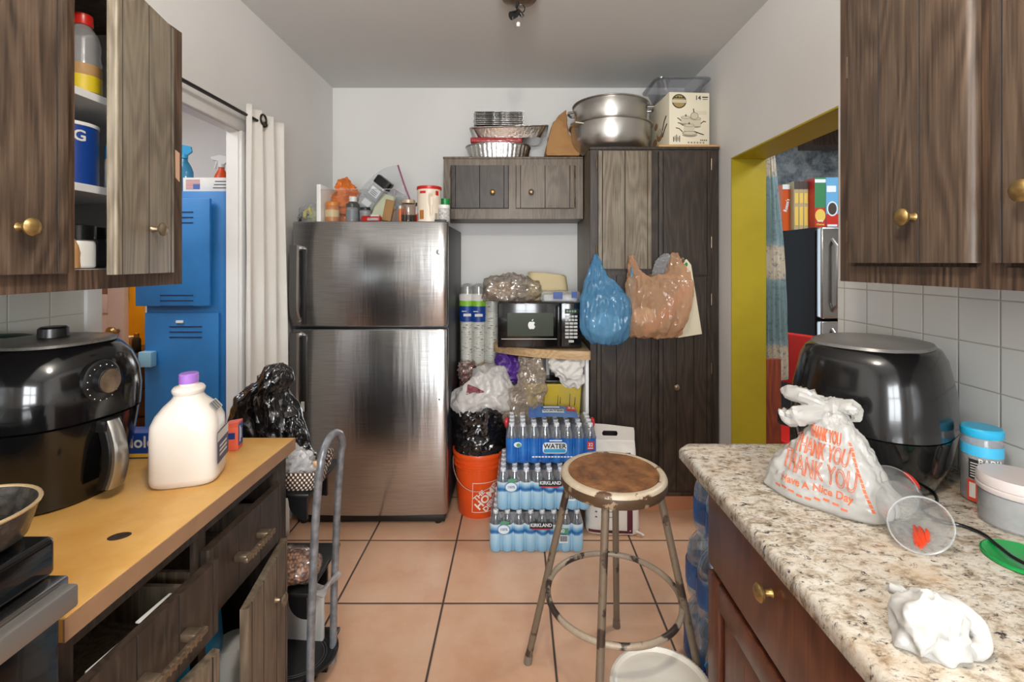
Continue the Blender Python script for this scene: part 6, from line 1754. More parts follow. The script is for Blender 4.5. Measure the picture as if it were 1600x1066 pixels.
b = MB(); strip(b, 0.078, 0.108, 0.012, 0.42, 0); strip(b, -0.125, 0.078, 0.012, 0.028, 0, 14, 3)
b.text('JASMINE RICE', 0.036, lambda u, v, l: onrice(u - 0.02, 0.200 + v), 1, 0.0006, 0.98); b.text('THAI FAMILY', 0.026, lambda u, v, l: onrice(u - 0.02, 0.235 + v), 1, 0.0004, 1.0)
for k in range(3):
    strip(b, -0.06, 0.045 - 0.01 * k, 0.150 - 0.028 * k, 0.155 - 0.028 * k, 2, 8, 2); strip(b, -0.09, -0.08, 0.149 - 0.028 * k, 0.156 - 0.028 * k, 0, 3, 2)
b.build('sack_print', [plain('sack_maroon', C(84, 30, 44), 0.6), m_blackm, m_pg], t)
b = MB(); prof = rrect(-0.137, 0.135, 0.47, 0.558, 0.008, 3)
hole = rrect(-0.04, 0.045, 0.498, 0.526, 0.013, 5)
b.prism([(-0.137, 0.465), (0.137, 0.465), (0.137, 0.498), (-0.137, 0.498)], 0.006, 0.012, 'xz'); b.prism([(-0.137, 0.526), (0.137, 0.526), (0.134, 0.545), (-0.02, 0.560), (-0.137, 0.565)], 0.006, 0.012, 'xz'); b.prism([(-0.137, 0.498), (-0.036, 0.498), (-0.042, 0.512), (-0.034, 0.526), (-0.137, 0.526)], 0.006, 0.012, 'xz'); b.prism([(0.040, 0.498), (0.137, 0.498), (0.137, 0.526), (0.038, 0.526), (0.046, 0.512)], 0.006, 0.012, 'xz')
b.build('handle_flap', m_sack, t)
b = MB(); b.tube([(0.125, -0.05, 0.02), (0.155, -0.06, 0.012), (0.165, -0.065, 0.006)], 0.006, 8); b.crumple(0.004, 60); b.build('tied_corner', m_sack, t)
# ------------------------------------------------------------------ stool
m_seat = NT('worn_stool_wood')
_c = m_seat.ramp(m_seat.noise(14, 8, rough=0.7), [(0.3, C(76, 48, 28)), (0.5, C(122, 80, 46)), (0.7, C(158, 110, 68))])
m_seat.base(_c); m_seat.set(rough=0.42); m_seat.bump(m_seat.noise(40, 5), 0.3, 0.004); m_seat = m_seat.m
def chipped(name, paint, under, thr, sc):
    t = NT(name)
    f = t.ramp(t.noise(sc, 6, rough=0.6), [(thr, (0, 0, 0, 1)), (thr + 0.03, (1, 1, 1, 1))])
    f2 = t.noise(60, 4)
    t.base(t.mix(f, t.mix(f2, paint, tuple(x * 0.72 for x in paint[:3]) + (1,)), under)); t.set(rough=0.42, metal=0.1); t.bump(f, -0.4, 0.003)
    return t.m
m_rim = chipped('chipped_cream_paint', C(206, 188, 162), C(92, 66, 46), 0.60, 16)
m_legp = chipped('worn_grey_brown_paint', C(124, 108, 90), C(66, 52, 42), 0.55, 11)
m_ringp = chipped('chipped_ring_paint', C(172, 154, 132), C(58, 46, 40), 0.50, 7)
t = thing('stool', 'worn round metal stool with a brown wooden seat and chipped paint', 'stool', (0.327, 1.60, 0))
t.scale = (1, 1, 1.025)
RS = 0.178
b = MB(); b.lathe([(0.02, 0.708), (0.150, 0.708), (0.1545, 0.712), (0.150, 0.734), (0.10, 0.7345), (0.003, 0.735)], 64); b.build('seat', m_seat, t)
b = MB(); b.lathe([(0.147, 0.725), (0.1535, 0.7335), (0.165, 0.7345), (0.174, 0.730), (RS, 0.722)], 64, 0, cap0=False, cap1=False); b.lathe([(RS, 0.722), (RS, 0.700), (0.174, 0.690), (0.165, 0.688), (0.16, 0.70), (0.150, 0.705)], 64, 1, cap0=False, cap1=False); b.build('rim', [m_rim, chipped('worn_rim_side', C(168, 146, 118), C(84, 64, 46), 0.42, 20)], t)
feet = {'L': (-0.288, 0.115), 'B': (0.072, 0.285), 'R': (0.283, -0.105), 'F': (-0.105, -0.285)}
for k, (fx, fy) in feet.items():
    l_ = math.hypot(fx, fy); ux, uy = fx / l_, fy / l_
    b = MB(); b.tube([(ux * 0.150, uy * 0.150, 0.712), (ux * 0.158, uy * 0.158, 0.66), (fx, fy, 0.012)], 0.0125, 16)
    lg = b.build('leg', m_legp, t)
    b = MB(); b.tube([(fx - ux * 0.004, fy - uy * 0.004, 0.03), (fx, fy, 0.0)], [0.0145, 0.0155], 16); b.build('foot_cap', plain('worn_foot', C(120, 108, 96), 0.5), lg)
b = MB(); b.tube([(0.222 * math.cos(a), 0.222 * math.sin(a), 0.325) for a in [2 * PI * k / 64 for k in range(64)]], 0.010, 12, closed=True); b.build('foot_ring', m_ringp, t)

# ------------------------------------------------------------------ white pail by the stool
t = thing('pail', 'white plastic pail with a ribbed lid on the floor in front of the stool', 'pail', (0.435, 1.42, 0.0))
t.scale = (1, 1, 1.12)
b = MB(); b.lathe([(0.125, 0), (0.128, 0.004), (0.142, 0.15), (0.02, 0.15)], 48); b.build('body', m_white, t)
lidm = plain('off_white_lid', C(226, 218, 204), 0.45, var=0.06, vs=14)
b = MB()
n = 180
rings = []
for r_, z in ((0.150, 0.140), (0.152, 0.158), (0.150, 0.166), (0.143, 0.168), (0.139, 0.160), (0.135, 0.157), (0.06, 0.159), (0.055, 0.157), (0.002, 0.157)):
    rings.append([Vector(((r_ + (0.0022 * (j % 2) if r_ >= 0.15 else 0)) * math.cos(2 * PI * j / n), (r_ + (0.0022 * (j % 2) if r_ >= 0.15 else 0)) * math.sin(2 * PI * j / n), z + 0.028 * (0.5 - 0.5 * math.cos(2 * PI * j / n)) * (r_ / 0.15) * -0.3)) for j in range(n)])
b.loft(rings); b.build('lid', lidm, t)

# ------------------------------------------------------------------ blue water packs beside the cherry cabinet
m_jug = film('blue_water_film', C(130, 190, 226), 0.12, 0.08, 0.2, bump=0.6, bs=14, bd=0.008)
m_jugd = film('deep_blue_label', C(64, 130, 206), 0.30, 0.12, 0.2, bump=0.6, bs=14)
m_bluebot = clear('blue_bottle_plastic', (0.72, 0.86, 0.96, 1), 0.14, 0.07, 0.12, (0.45, 0.66, 0.82, 1))
for k, (z, x0, hh, lab) in enumerate(((0.0, 0.775, 0.245, 'lowest blue shrink-wrapped pack of large water bottles beside the cherry cabinet'), (0.248, 0.785, 0.235, 'middle blue pack of large water bottles beside the cherry cabinet'), (0.486, 0.815, 0.215, 'topmost blue pack of large water bottles under the granite overhang'))):
    t = thing('water_pack', lab, 'water bottles', (x0, 1.62, z), 0.03 * (k - 1), 'large water packs beside the cherry cabinet')
    for j in range(3):
        for i in range(3):
            b = MB() if (i, j) == (0, 0) else None
            if b is not None:
                r_ = 0.052
                b.lathe([(r_ * 0.8, 0.0), (r_, 0.01), (r_, hh * 0.5), (r_ * 0.93, hh * 0.54), (r_, hh * 0.6), (r_ * 0.9, hh * 0.72), (r_ * 0.45, hh * 0.88), (r_ * 0.3, hh * 0.93)], 18); b0 = b.build('bottle', m_bluebot, t)
                b = MB(); b.lathe([(r_ * 0.36, hh * 0.90), (r_ * 0.36, hh * 0.985), (r_ * 0.3, hh * 0.99)], 14); c0 = b.build('cap', m_cap, b0)
                o = b0
            else:
                o = copy_tree(b0, t)
            o.location = ((i - 1) * 0.104, (j - 1) * 0.104, 0.002)
    b = MB(); b.loft([scallop(3, 3, 0.052, q, z_) for q, z_ in ((0.0, 0.001), (0.003, 0.012), (0.005, hh * 0.3), (0.003, hh * 0.55), (0.004, hh * 0.66), (-0.008, hh * 0.82), (-0.03, hh * 0.95))], 0, True, False); b.crumple(0.005, 16, 2 + k); b.floor_clamp(0.0005); b.build('wrap', m_clrwrap, t)
    b = MB(); b.loft([scallop(3, 3, 0.052, 0.0075, z_) for z_ in (hh * 0.16, hh * 0.36, hh * 0.52)], 0, False, False); b.crumple(0.004, 16, 2 + k); b.build('label_band', m_jugd, t)
    b = MB(); b.tube([Vector((-0.162 + 0.006 * math.sin(q), -0.16 + 0.02 * q, hh * 0.62 + 0.035 * math.sin(q * 1.1))) for q in [0.35 * i for i in range(9)]], 0.006, 8); b.build('carry_strap', m_lblue, t)

# ------------------------------------------------------------------ on the granite
ZG = 0.9105
# tied thank-you bag
t = thing('takeout_bag', 'white tied takeout bag with orange thank you lettering on the granite counter', 'plastic bag', (0.720, 1.095, ZG), math.radians(-50))
m_tbag = film('takeout_film', C(226, 224, 220), 0.84, 0.3, 0.4, bump=0.3, bs=12, bd=0.005)
rw = [(0.0, -0.118, 0.120, 0, 0.07), (0.012, -0.130, 0.130, 0, 0.080), (0.045, -0.116, 0.122, 0, 0.074), (0.09, -0.086, 0.100, 0.002, 0.060), (0.13, -0.058, 0.076, 0.006, 0.045), (0.17, -0.030, 0.050, 0.010, 0.030), (0.198, -0.012, 0.030, 0.012, 0.018), (0.214, -0.004, 0.020, 0.012, 0.012)]
b = MB(); b.loft(sag(rows_fine(rw, 90), 170, 2.6, 0.05, 14, 2))
b.crumple(0.012, 12, 4, 0.002, keep=lambda c_: min(1, c_.z * 20), st=(1, 1, 0.7)); b.crumple(0.003, 50, 2, keep=lambda c_: min(1, c_.z * 20)); b.floor_clamp(0.0); tb_ = b.build('bag', m_tbag, t)
bv = onto(tb_)
def ontb(u, v, l=0.0):
    h_ = bv.ray_cast(Vector((u, -1, v)), Vector((0, 1, 0)))[0]
    return (h_ + Vector((0, -0.0012 - l, 0.0))) if h_ is not None else Vector((u, -0.03, v))
b = MB()
def row(s_, size, z, off, bold, sx_, tl=-0.06, x0=0.0):
    b.text(s_, size, lambda u, v, l: ontb(x0 + u, z + v + tl * u), 0, bold, sx_, cut=0.012)
def outline(s_, size, z, x0, sx_):
    """hollow letters: a thin outline"""
    cu = bpy.data.curves.new('lettering', 'FONT'); cu.body = s_; cu.size = size; cu.align_x = 'CENTER'; cu.align_y = 'CENTER'; cu.fill_mode = 'NONE'; cu.offset = 0.0018; cu.resolution_u = 3
    o = bpy.data.objects.new('lettering', cu); me = bpy.data.meshes.new_from_object(o)
    for e in me.edges:
        p, q = [Vector(me.vertices[i].co) for i in e.vertices]
        k_ = max(1, int((q - p).length / 0.006))
        pts = [ontb(x0 + (p + (q - p) * i / k_).x * sx_, z + (p + (q - p) * i / k_).y - 0.03 * (p + (q - p) * i / k_).x) for i in range(k_ + 1)]
        b.tube(pts, 0.0008, 4, cap=False)
    bpy.data.objects.remove(o); bpy.data.curves.remove(cu); bpy.data.meshes.remove(me)
outline('THANK YOU', 0.056, 0.082, 0.0, 0.46); outline('THANK YOU', 0.046, 0.124, 0.004, 0.40); outline('THANK YOU', 0.038, 0.158, 0.008, 0.28)
row('Have A Nice Day', 0.021, 0.047, 0, 0.0005, 0.95, -0.03)
for k in range(9):
    x_ = -0.085 + k * 0.017
    b.add([ontb(x_, 0.024 + 0.004 * math.sin(k * 1.3)), ontb(x_ + 0.012, 0.023 + 0.004 * math.sin(k * 1.3)), ontb(x_ + 0.012, 0.0275 + 0.004 * math.sin(k * 1.3)), ontb(x_, 0.0285 + 0.004 * math.sin(k * 1.3))], [(0, 1, 2, 3)])
for k in range(14):
    z_ = 0.03 + k * 0.0088; x_ = 0.104 - 0.058 * (z_ - 0.03) / 0.13
    b.add([ontb(x_, z_), ontb(x_ + 0.005, z_), ontb(x_ + 0.005 - 0.003, z_ + 0.007), ontb(x_ - 0.003, z_ + 0.007)], [(0, 1, 2, 3)])
b.build('lettering', plain('faded_orange_print', C(208, 104, 66), 0.6), t)
KX = Vector((0.010, 0.008, 0.018))
b = MB(); b.ball((0.010, 0.012, 0.214), 0.026, 0.022, 0.018, 24, 14); b.crumple(0.010, 50, 3); b.build('knot', m_tbag, t)
for pts, rr in (([(-0.01, 0.0, 0.196), (-0.05, -0.012, 0.212), (-0.085, -0.008, 0.212), (-0.105, 0.004, 0.220)], [0.010, 0.019, 0.015, 0.004]), ([(-0.005, -0.005, 0.192), (-0.04, -0.03, 0.178), (-0.075, -0.04, 0.165), (-0.098, -0.045, 0.172)], [0.010, 0.020, 0.019, 0.005]), ([(0.01, 0.0, 0.196), (0.035, 0.0, 0.205), (0.042, 0.01, 0.185), (0.03, 0.012, 0.17)], [0.010, 0.014, 0.012, 0.004])):
    b = MB(); P = [Vector(p) + KX for p in pts]; fine = rows_fine([tuple(p) + (r_,) for p, r_ in zip(P, rr)], 16)
    b.tube([q[:3] for q in fine], [q[3] for q in fine], 20); b.crumple(0.006, 50, 5, 0.004); b.build('handle_ear', m_tbag, t)

# big black air fryer
t = thing('air_fryer', 'large glossy black air fryer with grey lid panel on the granite counter', 'air fryer', (0.952, 1.265, ZG), math.radians(-142))
b = MB(); b.loft([fryer_ring(z, rx, ry, 2.7) for z, rx, ry in ((0.0, 0.150, 0.138), (0.008, 0.160, 0.148), (0.06, 0.176, 0.162), (0.13, 0.187, 0.172))]); b.build('base_body', m_blackg, t)
b = MB(); b.loft([fryer_ring(z, rx, ry, 2.7) for z, rx, ry in ((0.1305, 0.185, 0.17), (0.134, 0.188, 0.173), (0.22, 0.182, 0.168), (0.30, 0.165, 0.152), (0.325, 0.152, 0.14), (0.334, 0.14, 0.128))]); b.build('upper_body', plain('smoke_black', C(15, 15, 16), 0.16, coat=0.2), t)
b = MB(); b.loft([fryer_ring(z, rx, ry, 2.4) for z, rx, ry in ((0.333, 0.146, 0.132), (0.340, 0.142, 0.128), (0.345, 0.120, 0.108), (0.346, 0.05, 0.05))]); b.build('lid', plain('grey_lid_panel', C(112, 110, 108), 0.28, 0.3), t)
b = MB(); b.box(-0.07, 0.07, -0.178, -0.150, 0.02, 0.125, 0, 0.008, 3); b.build('basket_front', m_blackg, t)
b = MB(); b.box(-0.02, 0.02, -0.235, -0.165, 0.055, 0.105, 0, 0.012, 3); b.build('handle', m_black, t)
b = MB(); b.box(0.145, 0.150, 0.03, 0.06, 0.29, 0.302, 0, 0.001); b.build('badge', m_silver, t)

# deli cups on their side
m_deli = clear('deli_plastic', (0.93, 0.94, 0.94, 1), 0.07, 0.12, 0.20, (0.78, 0.78, 0.77, 1))
ax = Vector((0.050, 0.150, 0.0)).normalized()
def onside(p, a, tilt=0.0):
    a = (a + Vector((0, 0, tilt))).normalized()
    q = Vector((0, 0, 1)).rotation_difference(a)
    return q
t = thing('deli_cup', 'clear plastic deli cup with orange sauce smear lying on its side on the granite', 'cup', (0.764, 0.89, ZG + 0.053))
t.scale = (0.80, 0.80, 0.95)
t.rotation_mode = 'QUATERNION'; t.rotation_quaternion = onside(None, ax, -0.06)
b = MB(); b.lathe([(0.0655, -0.002), (0.0665, 0.0), (0.064, 0.002), (0.0625, 0.006), (0.052, 0.115), (0.046, 0.12), (0.002, 0.118)], 48, cap0=False); b.lathe([(0.0615, 0.008), (0.051, 0.113)], 48, 0, cap0=False, cap1=False); b.build('cup', m_deli, t)
b = MB(); b.tube([(0.0655 * math.cos(a), 0.0655 * math.sin(a), -0.001) for a in [2 * PI * k / 48 for k in range(48)]], 0.0022, 8, closed=True); b.build('rim', m_clearmilk, t)
b = MB()
qi = t.rotation_quaternion.inverted(); down = qi @ Vector((0, 0, -1)); a0 = math.atan2(down.y, down.x)
def insd(da, z, r_off=0.0025):
    r_ = 0.0615 - 0.0105 * (z - 0.008) / 0.105 - r_off
    return Vector((r_ * math.cos(a0 + da), r_ * math.sin(a0 + da), z))
for da0, z0, da1, z1, w in ((-0.55, 0.085, -0.10, 0.012, 0.007), (-0.70, 0.075, -0.30, 0.022, 0.007), (-0.38, 0.07, -0.02, 0.02, 0.006), (-0.85, 0.06, -0.5, 0.03, 0.005)):
    pts = [insd(da0 + (da1 - da0) * k / 8, z0 + (z1 - z0) * k / 8) for k in range(9)]
    b.tube(pts, [w * (0.4 + 0.6 * math.sin(PI * (k + 0.5) / 9)) for k in range(9)], 8)
for v in b.bm.verts:
    rr_ = math.hypot(v.co.x, v.co.y); lim = 0.0612 - 0.0105 * (v.co.z - 0.008) / 0.105
    if rr_ > lim:
        v.co.x *= lim / rr_; v.co.y *= lim / rr_
b.build('sauce_smear', plain('orange_sauce', C(222, 70, 34), 0.25), t)
t = thing('deli_cup', 'second clear deli cup with a red mark lying behind the first on the granite', 'cup', (0.812, 1.025, ZG + 0.052))
t.rotation_mode = 'QUATERNION'; t.rotation_quaternion = onside(None, Vector((0.10, 0.08, 0)), -0.05)
b = MB(); b.lathe([(0.050, -0.002), (0.052, 0.0), (0.050, 0.006), (0.044, 0.075), (0.040, 0.08), (0.002, 0.078)], 40, cap0=False); b.build('cup', m_deli, t)
b = MB(); qi = t.rotation_quaternion.inverted(); up = qi @ Vector((0.25, -0.3, 1)); a1 = math.atan2(up.y, up.x)
b.tube([Vector(((0.0505 - 0.006 * k / 6) * math.cos(a1 + 0.1 * k), (0.0505 - 0.006 * k / 6) * math.sin(a1 + 0.1 * k), 0.012 + 0.009 * k)) for k in range(7)], [0.002, 0.004, 0.005, 0.005, 0.005, 0.004, 0.002], 8); b.build('sauce_smear', m_red, t)

# jars by the tile wall
t = thing('seasoning_jar', 'tall clear jar with bright blue lid and red label by the tile wall', 'jar', (1.078, 1.09, ZG))
t.scale = (0.85, 0.85, 1.0)
b = MB(); b.lathe([(0.038, 0), (0.043, 0.004), (0.043, 0.135), (0.040, 0.145), (0.040, 0.152)], 36); bo = b.build('body', m_clearmilk, t)
b = MB(); b.lathe([(0.043, 0.150), (0.0445, 0.152), (0.0445, 0.166), (0.041, 0.170), (0.02, 0.1705)], 36); b.build('lid', plain('bright_blue_lid', C(40, 164, 206), 0.3), t)
b = MB(); b.lathe([(0.037, 0.004), (0.0415, 0.006), (0.0415, 0.105)], 30, 0); b.build('contents', plain('dark_grey_seasoning', C(86, 78, 72), 0.8, var=0.3, vs=90), bo)
b = MB(); b.lathe([(0.0436, 0.108), (0.0436, 0.132)], 36, 0, cap0=False, cap1=False); b.build('blue_band', plain('label_sky_blue', C(64, 172, 214), 0.35), bo); b = MB()
def onj(a0, zc):
    return lambda u, v, l: (0.0440 * math.cos(a0 + u / 0.044), 0.0440 * math.sin(a0 + u / 0.044), zc + v)
def jpatch(a0, a1, z0, z1, mi, r_=0.0437):
    n = 8
    for i in range(n):
        q0, q1 = math.radians(a0 + (a1 - a0) * i / n), math.radians(a0 + (a1 - a0) * (i + 1) / n)
        b.add([(r_ * math.cos(q), r_ * math.sin(q), z) for q, z in ((q0, z0), (q1, z0), (q1, z1), (q0, z1))], [(0, 1, 2, 3)], mi)
jpatch(-175, -60, 0.004, 0.052, 1); jpatch(-168, -150, 0.012, 0.046, 2, 0.0441); jpatch(-142, -95, 0.008, 0.026, 2, 0.0441); jpatch(-142, -95, 0.030, 0.048, 2, 0.0441); JM_ = [m_redmark, m_redmark, m_whitem, m_blackm]; b.build('red_label', JM_, bo); b = MB(); jpatch(-170, -135, 0.056, 0.10, 3)
for k in range(6):
    jpatch(-165, -140, 0.060 + k * 0.006, 0.0625 + k * 0.006, 2, 0.0441)
b.build('facts_panel', JM_, bo); b = MB()
b.text('BADIA', 0.019, onj(math.radians(-108), 0.096), 2, 0.0006)
b.build('lettering', JM_, bo)
t = thing('storage_tub', 'round clear tub of grey powder with a greyish white screw lid on the granite', 'tub', (1.050, 0.985, ZG))
t.scale = (0.93, 0.93, 1.0)
b = MB(); b.lathe([(0.062, 0), (0.066, 0.004), (0.066, 0.070), (0.064, 0.078)], 44); bo = b.build('body', m_clearmilk, t)
b = MB(); b.lathe([(0.060, 0.003), (0.0635, 0.006), (0.0635, 0.066)], 40); b.build('contents', plain('grey_powder', C(148, 144, 140), 0.8, var=0.25, vs=40), bo)
b = MB(); b.lathe([(0.069, 0.070), (0.070, 0.072), (0.070, 0.079), (0.067, 0.081), (0.069, 0.083), (0.0695, 0.098), (0.066, 0.103), (0.02, 0.1035)], 48); b.build('lid', plain('mauve_white_lid', C(206, 194, 190), 0.45), t)
t = thing('green_lid', 'flat green plastic lid on the granite under the black cord', 'green_lid', (0.935, 0.865, ZG))  # a loose container lid lying flat
b = MB(); b.lathe([(0.057, 0), (0.060, 0.002), (0.060, 0.006), (0.057, 0.0075), (0.052, 0.005), (0.003, 0.005)], 44); b.build('disc', m_green, t)
t = thing('power_cord', 'black power cord trailing from behind the large air fryer over the green lid', 'cord', (0.95, 1.0, ZG))
P = [W(px, py, 0.5495 * FPX / (py - CYP)) - Vector((0.95, 1.0, ZG)) for px, py in ((1452, 762), (1464, 786), (1440, 800), (1470, 818), (1500, 824), (1535, 838), (1560, 862), (1590, 884), (1640, 905), (1700, 910))]
fine = rows_fine([(p.x, p.y, 0.0048 + (0.006 if i in (6, 7, 8) else 0)) for i, p in enumerate(P)], 60)
b = MB(); b.tube(fine, 0.0034, 8); b.build('cable', m_black, t)
m_tissue = plain('tissue_paper', C(192, 190, 186), 0.85)
t = thing('crumpled_napkin', 'crumpled white paper napkin at the near end of the granite counter', 'napkin', (0.595, 0.668, ZG))
t.scale = (0.82, 0.82, 0.92)
b = MB(); b.ball((-0.012, 0.0, 0.034), 0.046, 0.044, 0.040, 130, 80); b.crumple(0.018, 18, 3, 0.006, oct=2); b.crumple(0.003, 40, 5, 0.001, oct=1); b.floor_clamp(0.0); b.build('wad', m_tissue, t)
b = MB(); pts = rows_fine([(0.005, 0.01, 0.060, 0.012), (0.035, 0.012, 0.058, 0.017), (0.062, 0.0, 0.040, 0.018), (0.060, -0.014, 0.020, 0.016), (0.035, -0.024, 0.014, 0.012)], 26); b.tube([q[:3] for q in pts], [q[3] for q in pts], 30); b.crumple(0.005, 24, 2, 0.001, oct=1); b.floor_clamp(0.0); b.build('folded_edge', m_tissue, t)
b = MB(); pts = rows_fine([(-0.02, 0.03, 0.06, 0.010), (-0.03, 0.05, 0.062, 0.008), (-0.034, 0.062, 0.055, 0.002)], 10); b.tube([q[:3] for q in pts], [q[3] for q in pts], 14); b.crumple(0.005, 50, 2); b.build('corner', m_tissue, t)

# ------------------------------------------------------------------ dining room beyond the right doorway
t = thing('refrigerator', 'black-sided stainless refrigerator in the dining room beyond the right doorway', 'refrigerator', (1.93, 2.98, 0))
b = MB(); b.box(0, 0.70, 0.065, 0.62, 0.02, 1.692, 0, 0.006); b.build('body', plain('dull_black_side', C(20, 20, 21), 0.65, spec=0.2), t)
for z0, z1 in ((0.05, 1.09), (1.105, 1.69)):
    b = MB(); b.box(0.002, 0.698, 0, 0.06, z0, z1, 0, 0.014, 3); d = b.build('door', m_steel2, t)
    b = MB(); b.tube([(0.07, 0.0, z0 + 0.05 if z0 > 1 else z1 - 0.50), (0.07, -0.045, z0 + 0.09 if z0 > 1 else z1 - 0.45), (0.07, -0.045, z1 - 0.12 if z0 > 1 else z1 - 0.09), (0.07, 0.0, z1 - 0.08 if z0 > 1 else z1 - 0.05)], 0.012, 10); b.build('handle', m_silver, d)
# cereal boxes: narrow sides towards the kitchen
m_cerL = plain('cereal_red', C(192, 52, 40), 0.4); m_cerg = plain('cereal_green', C(60, 128, 84), 0.4); m_cerb = plain('cereal_blue', C(104, 168, 210), 0.4); m_cero = plain('cereal_orange', C(196, 84, 30), 0.4); m_cert = plain('cereal_tan', C(176, 160, 120), 0.5); m_cerd = plain('cereal_dark', C(70, 60, 54), 0.5)
ZD = 1.6925
def cereal(label, x, w, m, h, prints, y=3.42, rz=0.0):
    t = thing('cereal_box', label, 'cereal box', (x, y, ZD), rz, 'cereal boxes on the dining room refrigerator')
    b = MB(); b.box(-w / 2, w / 2, -0.10, 0.10, 0, h, 0, 0.001, 1); b.build('carton', m, t)
    b = MB()
    for p in prints:
        if p[0] == 'box':
            b.box(p[1] * w, p[2] * w, -0.1006 - 0.0002 * p[5], -0.1002, p[3] * h, p[4] * h, p[5])
        elif p[0] == 'disc':
            disc(b, p[1] * w, p[2] * h, p[3], p[4], -0.1012 - 0.0002 * p[5], p[5])
        else:
            flat_text(b, p[1], p[2], p[3] * w, -0.1022, p[4] * h, '-y', p[5], 0.0008, p[6], p[7])
    b.build('front_print', [m_cerL, m_cerg, m_cerb, m_kwhite, plain('cereal_yellow', C(226, 194, 92), 0.4), m_cerd, m_cero], t)
cereal("orange cereal box with white lettering at the left end of the row", 1.940, 0.062, m_cero, 0.335, [('text', "Reese's", 0.040, 0.0, 0.55, 3, 0.8, PI / 2 * 0.85), ('box', -0.5, 0.5, 0.9, 1.0, 3)], 3.50, 0.1)
for k, lab in enumerate(('tan-sided cereal box next to the orange one', 'tan-sided cereal box in the middle of the three plain ones', 'tan-sided cereal box touching the green and red one')):
    cereal(lab, 1.992 + 0.034 * k, 0.033, m_cert, 0.35, [('box', -0.5, 0.5, 0.84, 1.0, 5), ('box', -0.36, 0.36, 0.55, 0.76, 4), ('box', -0.36, 0.36, 0.1, 0.48, 4)], 3.45)
cereal('red and green cereal box with yellow Charms lettering', 2.116, 0.076, m_cerL, 0.365, [('box', -0.5, 0.5, 0.42, 1.0, 1), ('box', -0.5, 0.5, 0.90, 0.965, 3), ('disc', 0.0, 0.27, 0.036, 0.045, 4), ('text', 'Lucky', 0.020, 0.0, 0.17, 3, 0.9, 0), ('text', 'Charms', 0.019, 0.0, 0.10, 4, 0.9, 0)], 3.38)
cereal('light blue and red cereal box with a round bowl picture', 2.200, 0.086, m_cerb, 0.365, [('box', -0.5, 0.5, 0.0, 0.30, 0), ('box', -0.45, 0.3, 0.72, 0.84, 3), ('disc', 0.0, 0.40, 0.038, 0.052, 3), ('disc', 0.0, 0.40, 0.030, 0.042, 5), ('box', -0.4, 0.4, 0.06, 0.10, 3)], 3.38)
cereal('dark cereal box with an orange band at the right end of the row', 2.290, 0.090, m_cerd, 0.36, [('box', -0.5, 0.5, 0.0, 0.28, 0), ('box', -0.4, 0.5, 0.1, 0.22, 6), ('disc', 0.0, 0.5, 0.036, 0.05, 3), ('disc', 0.0, 0.5, 0.030, 0.042, 5)], 3.38)
t = thing('snack_sack', 'dark crinkled bag lying on top of the cereal boxes', 'bag', (2.47, 3.40, ZD + 0.3655))
b = MB(); b.ball((0, 0, 0.045), 0.09, 0.08, 0.05, 26, 16); b.crumple(0.02, 20, 3, 0.01); b.floor_clamp(0.0); b.build('body', m_bbag, t)
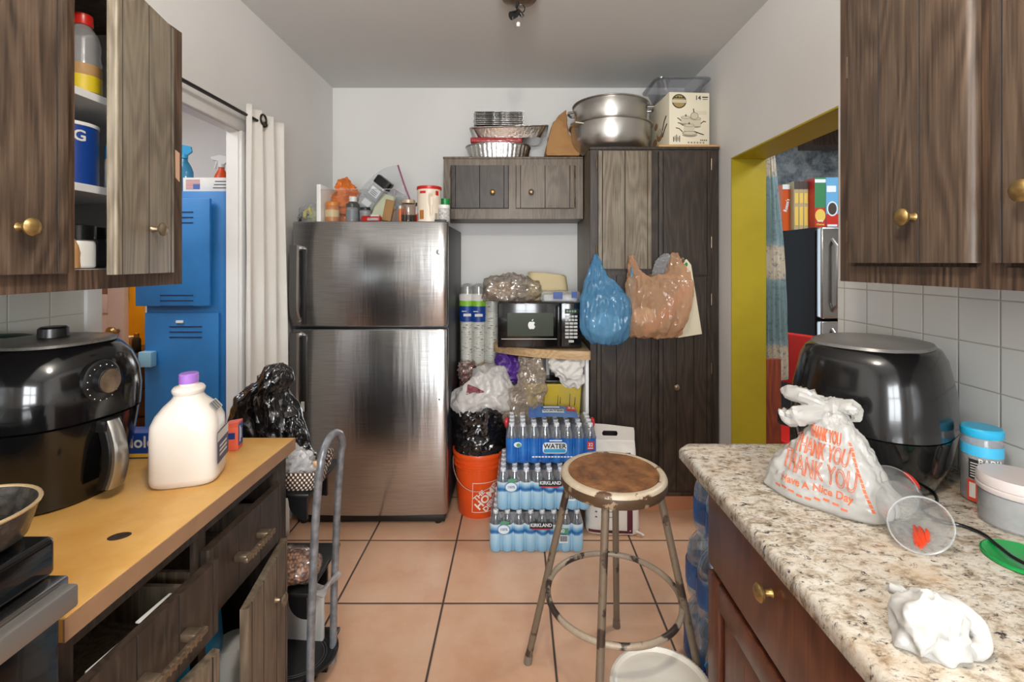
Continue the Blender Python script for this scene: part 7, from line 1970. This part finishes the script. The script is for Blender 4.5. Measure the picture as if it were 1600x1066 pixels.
# long patterned curtain behind the olive jamb
m_drape = NT('teal_patchy_fabric')
_s = m_drape.n('ShaderNodeSeparateXYZ'); m_drape.L(m_drape.coord(), _s.inputs[0])
_bd = m_drape.math('SINE', m_drape.math('MULTIPLY_ADD', _s.outputs[2], 11.0, m_drape.noise(6, 4)))
_cc = m_drape.ramp(_bd, [(0.0, C(98, 120, 124)), (0.45, C(112, 134, 138)), (0.6, C(168, 158, 140)), (1.0, C(176, 166, 148))])
m_drape.base(m_drape.mix(m_drape.ramp(m_drape.noise(42, 6, rough=0.7), [(0.52, (0, 0, 0, 1)), (0.62, (0.7, 0.7, 0.7, 1))]), _cc, C(74, 92, 100))); m_drape.set(rough=0.85); m_drape = m_drape.m
t = thing('curtain', 'teal and cream patterned curtain hanging behind the olive doorway jamb', 'curtain', (1.46, 2.68, 0.80))
b = MB(); b.loft(sag(rows_fine([(0.0, -0.045, 0.085, 0, 0.035), (0.3, -0.05, 0.075, 0, 0.035), (0.8, -0.05, 0.05, 0, 0.03), (1.3, -0.05, 0.005, 0, 0.025), (1.42, -0.045, -0.005, 0, 0.02)], 50), 64, 2.0, 0.35, 13)); b.build('cloth', m_drape, t)
t = thing('curtain_rod', 'dark rod carrying the patterned curtain in the dining room', 'curtain rod', (1.44, 2.68, 2.232))
b = MB(); b.cyl((0, -1.2, 0), (0, 0.05, 0), 0.009, n=12); b.build('rod', m_rod, t)
for y_ in (-1.1, 0.03):
    b = MB(); b.box(-0.08, 0.0, y_ - 0.006, y_ + 0.006, -0.006, 0.006); b.build('bracket', m_rod, t)
t = thing('wood_board', 'narrow reddish brown wooden board standing behind the olive jamb', 'board', (1.410, 2.60, 0))
b = MB(); b.box(-0.045, 0.045, -0.014, 0.014, 0, 0.93, 0, 0.004); b.build('plank', m_redwood, t)
t = thing('chair', 'black chair with red seat and backrest in the dining room', 'chair', (1.60, 2.80, 0), math.radians(-62))
for x_, y_, h_ in ((-0.19, -0.19, 0.44), (0.19, -0.19, 0.44), (-0.19, 0.19, 0.44)):
    b = MB(); b.tube([(x_, y_, 0), (x_ * 0.95, y_ * 0.95, h_)], 0.014, 10); b.build('leg', m_black, t)
b = MB(); b.tube([(0.19, 0.19, 0), (0.18, 0.18, 0.45), (0.20, 0.20, 0.95)], 0.014, 10); b.build('leg', m_black, t)
b = MB(); b.tube([(-0.18, 0.18, 0.42), (-0.19, 0.20, 0.97)], 0.014, 10); b.tube([(-0.19, 0.19, 0.66), (0.19, 0.19, 0.66)], 0.010, 8); b.build('back_frame', m_black, t)
b = MB(); b.box(-0.21, 0.21, -0.21, 0.21, 0.43, 0.475, 0, 0.015, 3); b.build('seat', m_red, t)
b = MB(); b.box(-0.19, 0.19, 0.165, 0.20, 0.70, 1.02, 0, 0.014, 3); b.build('backrest', m_red, t)
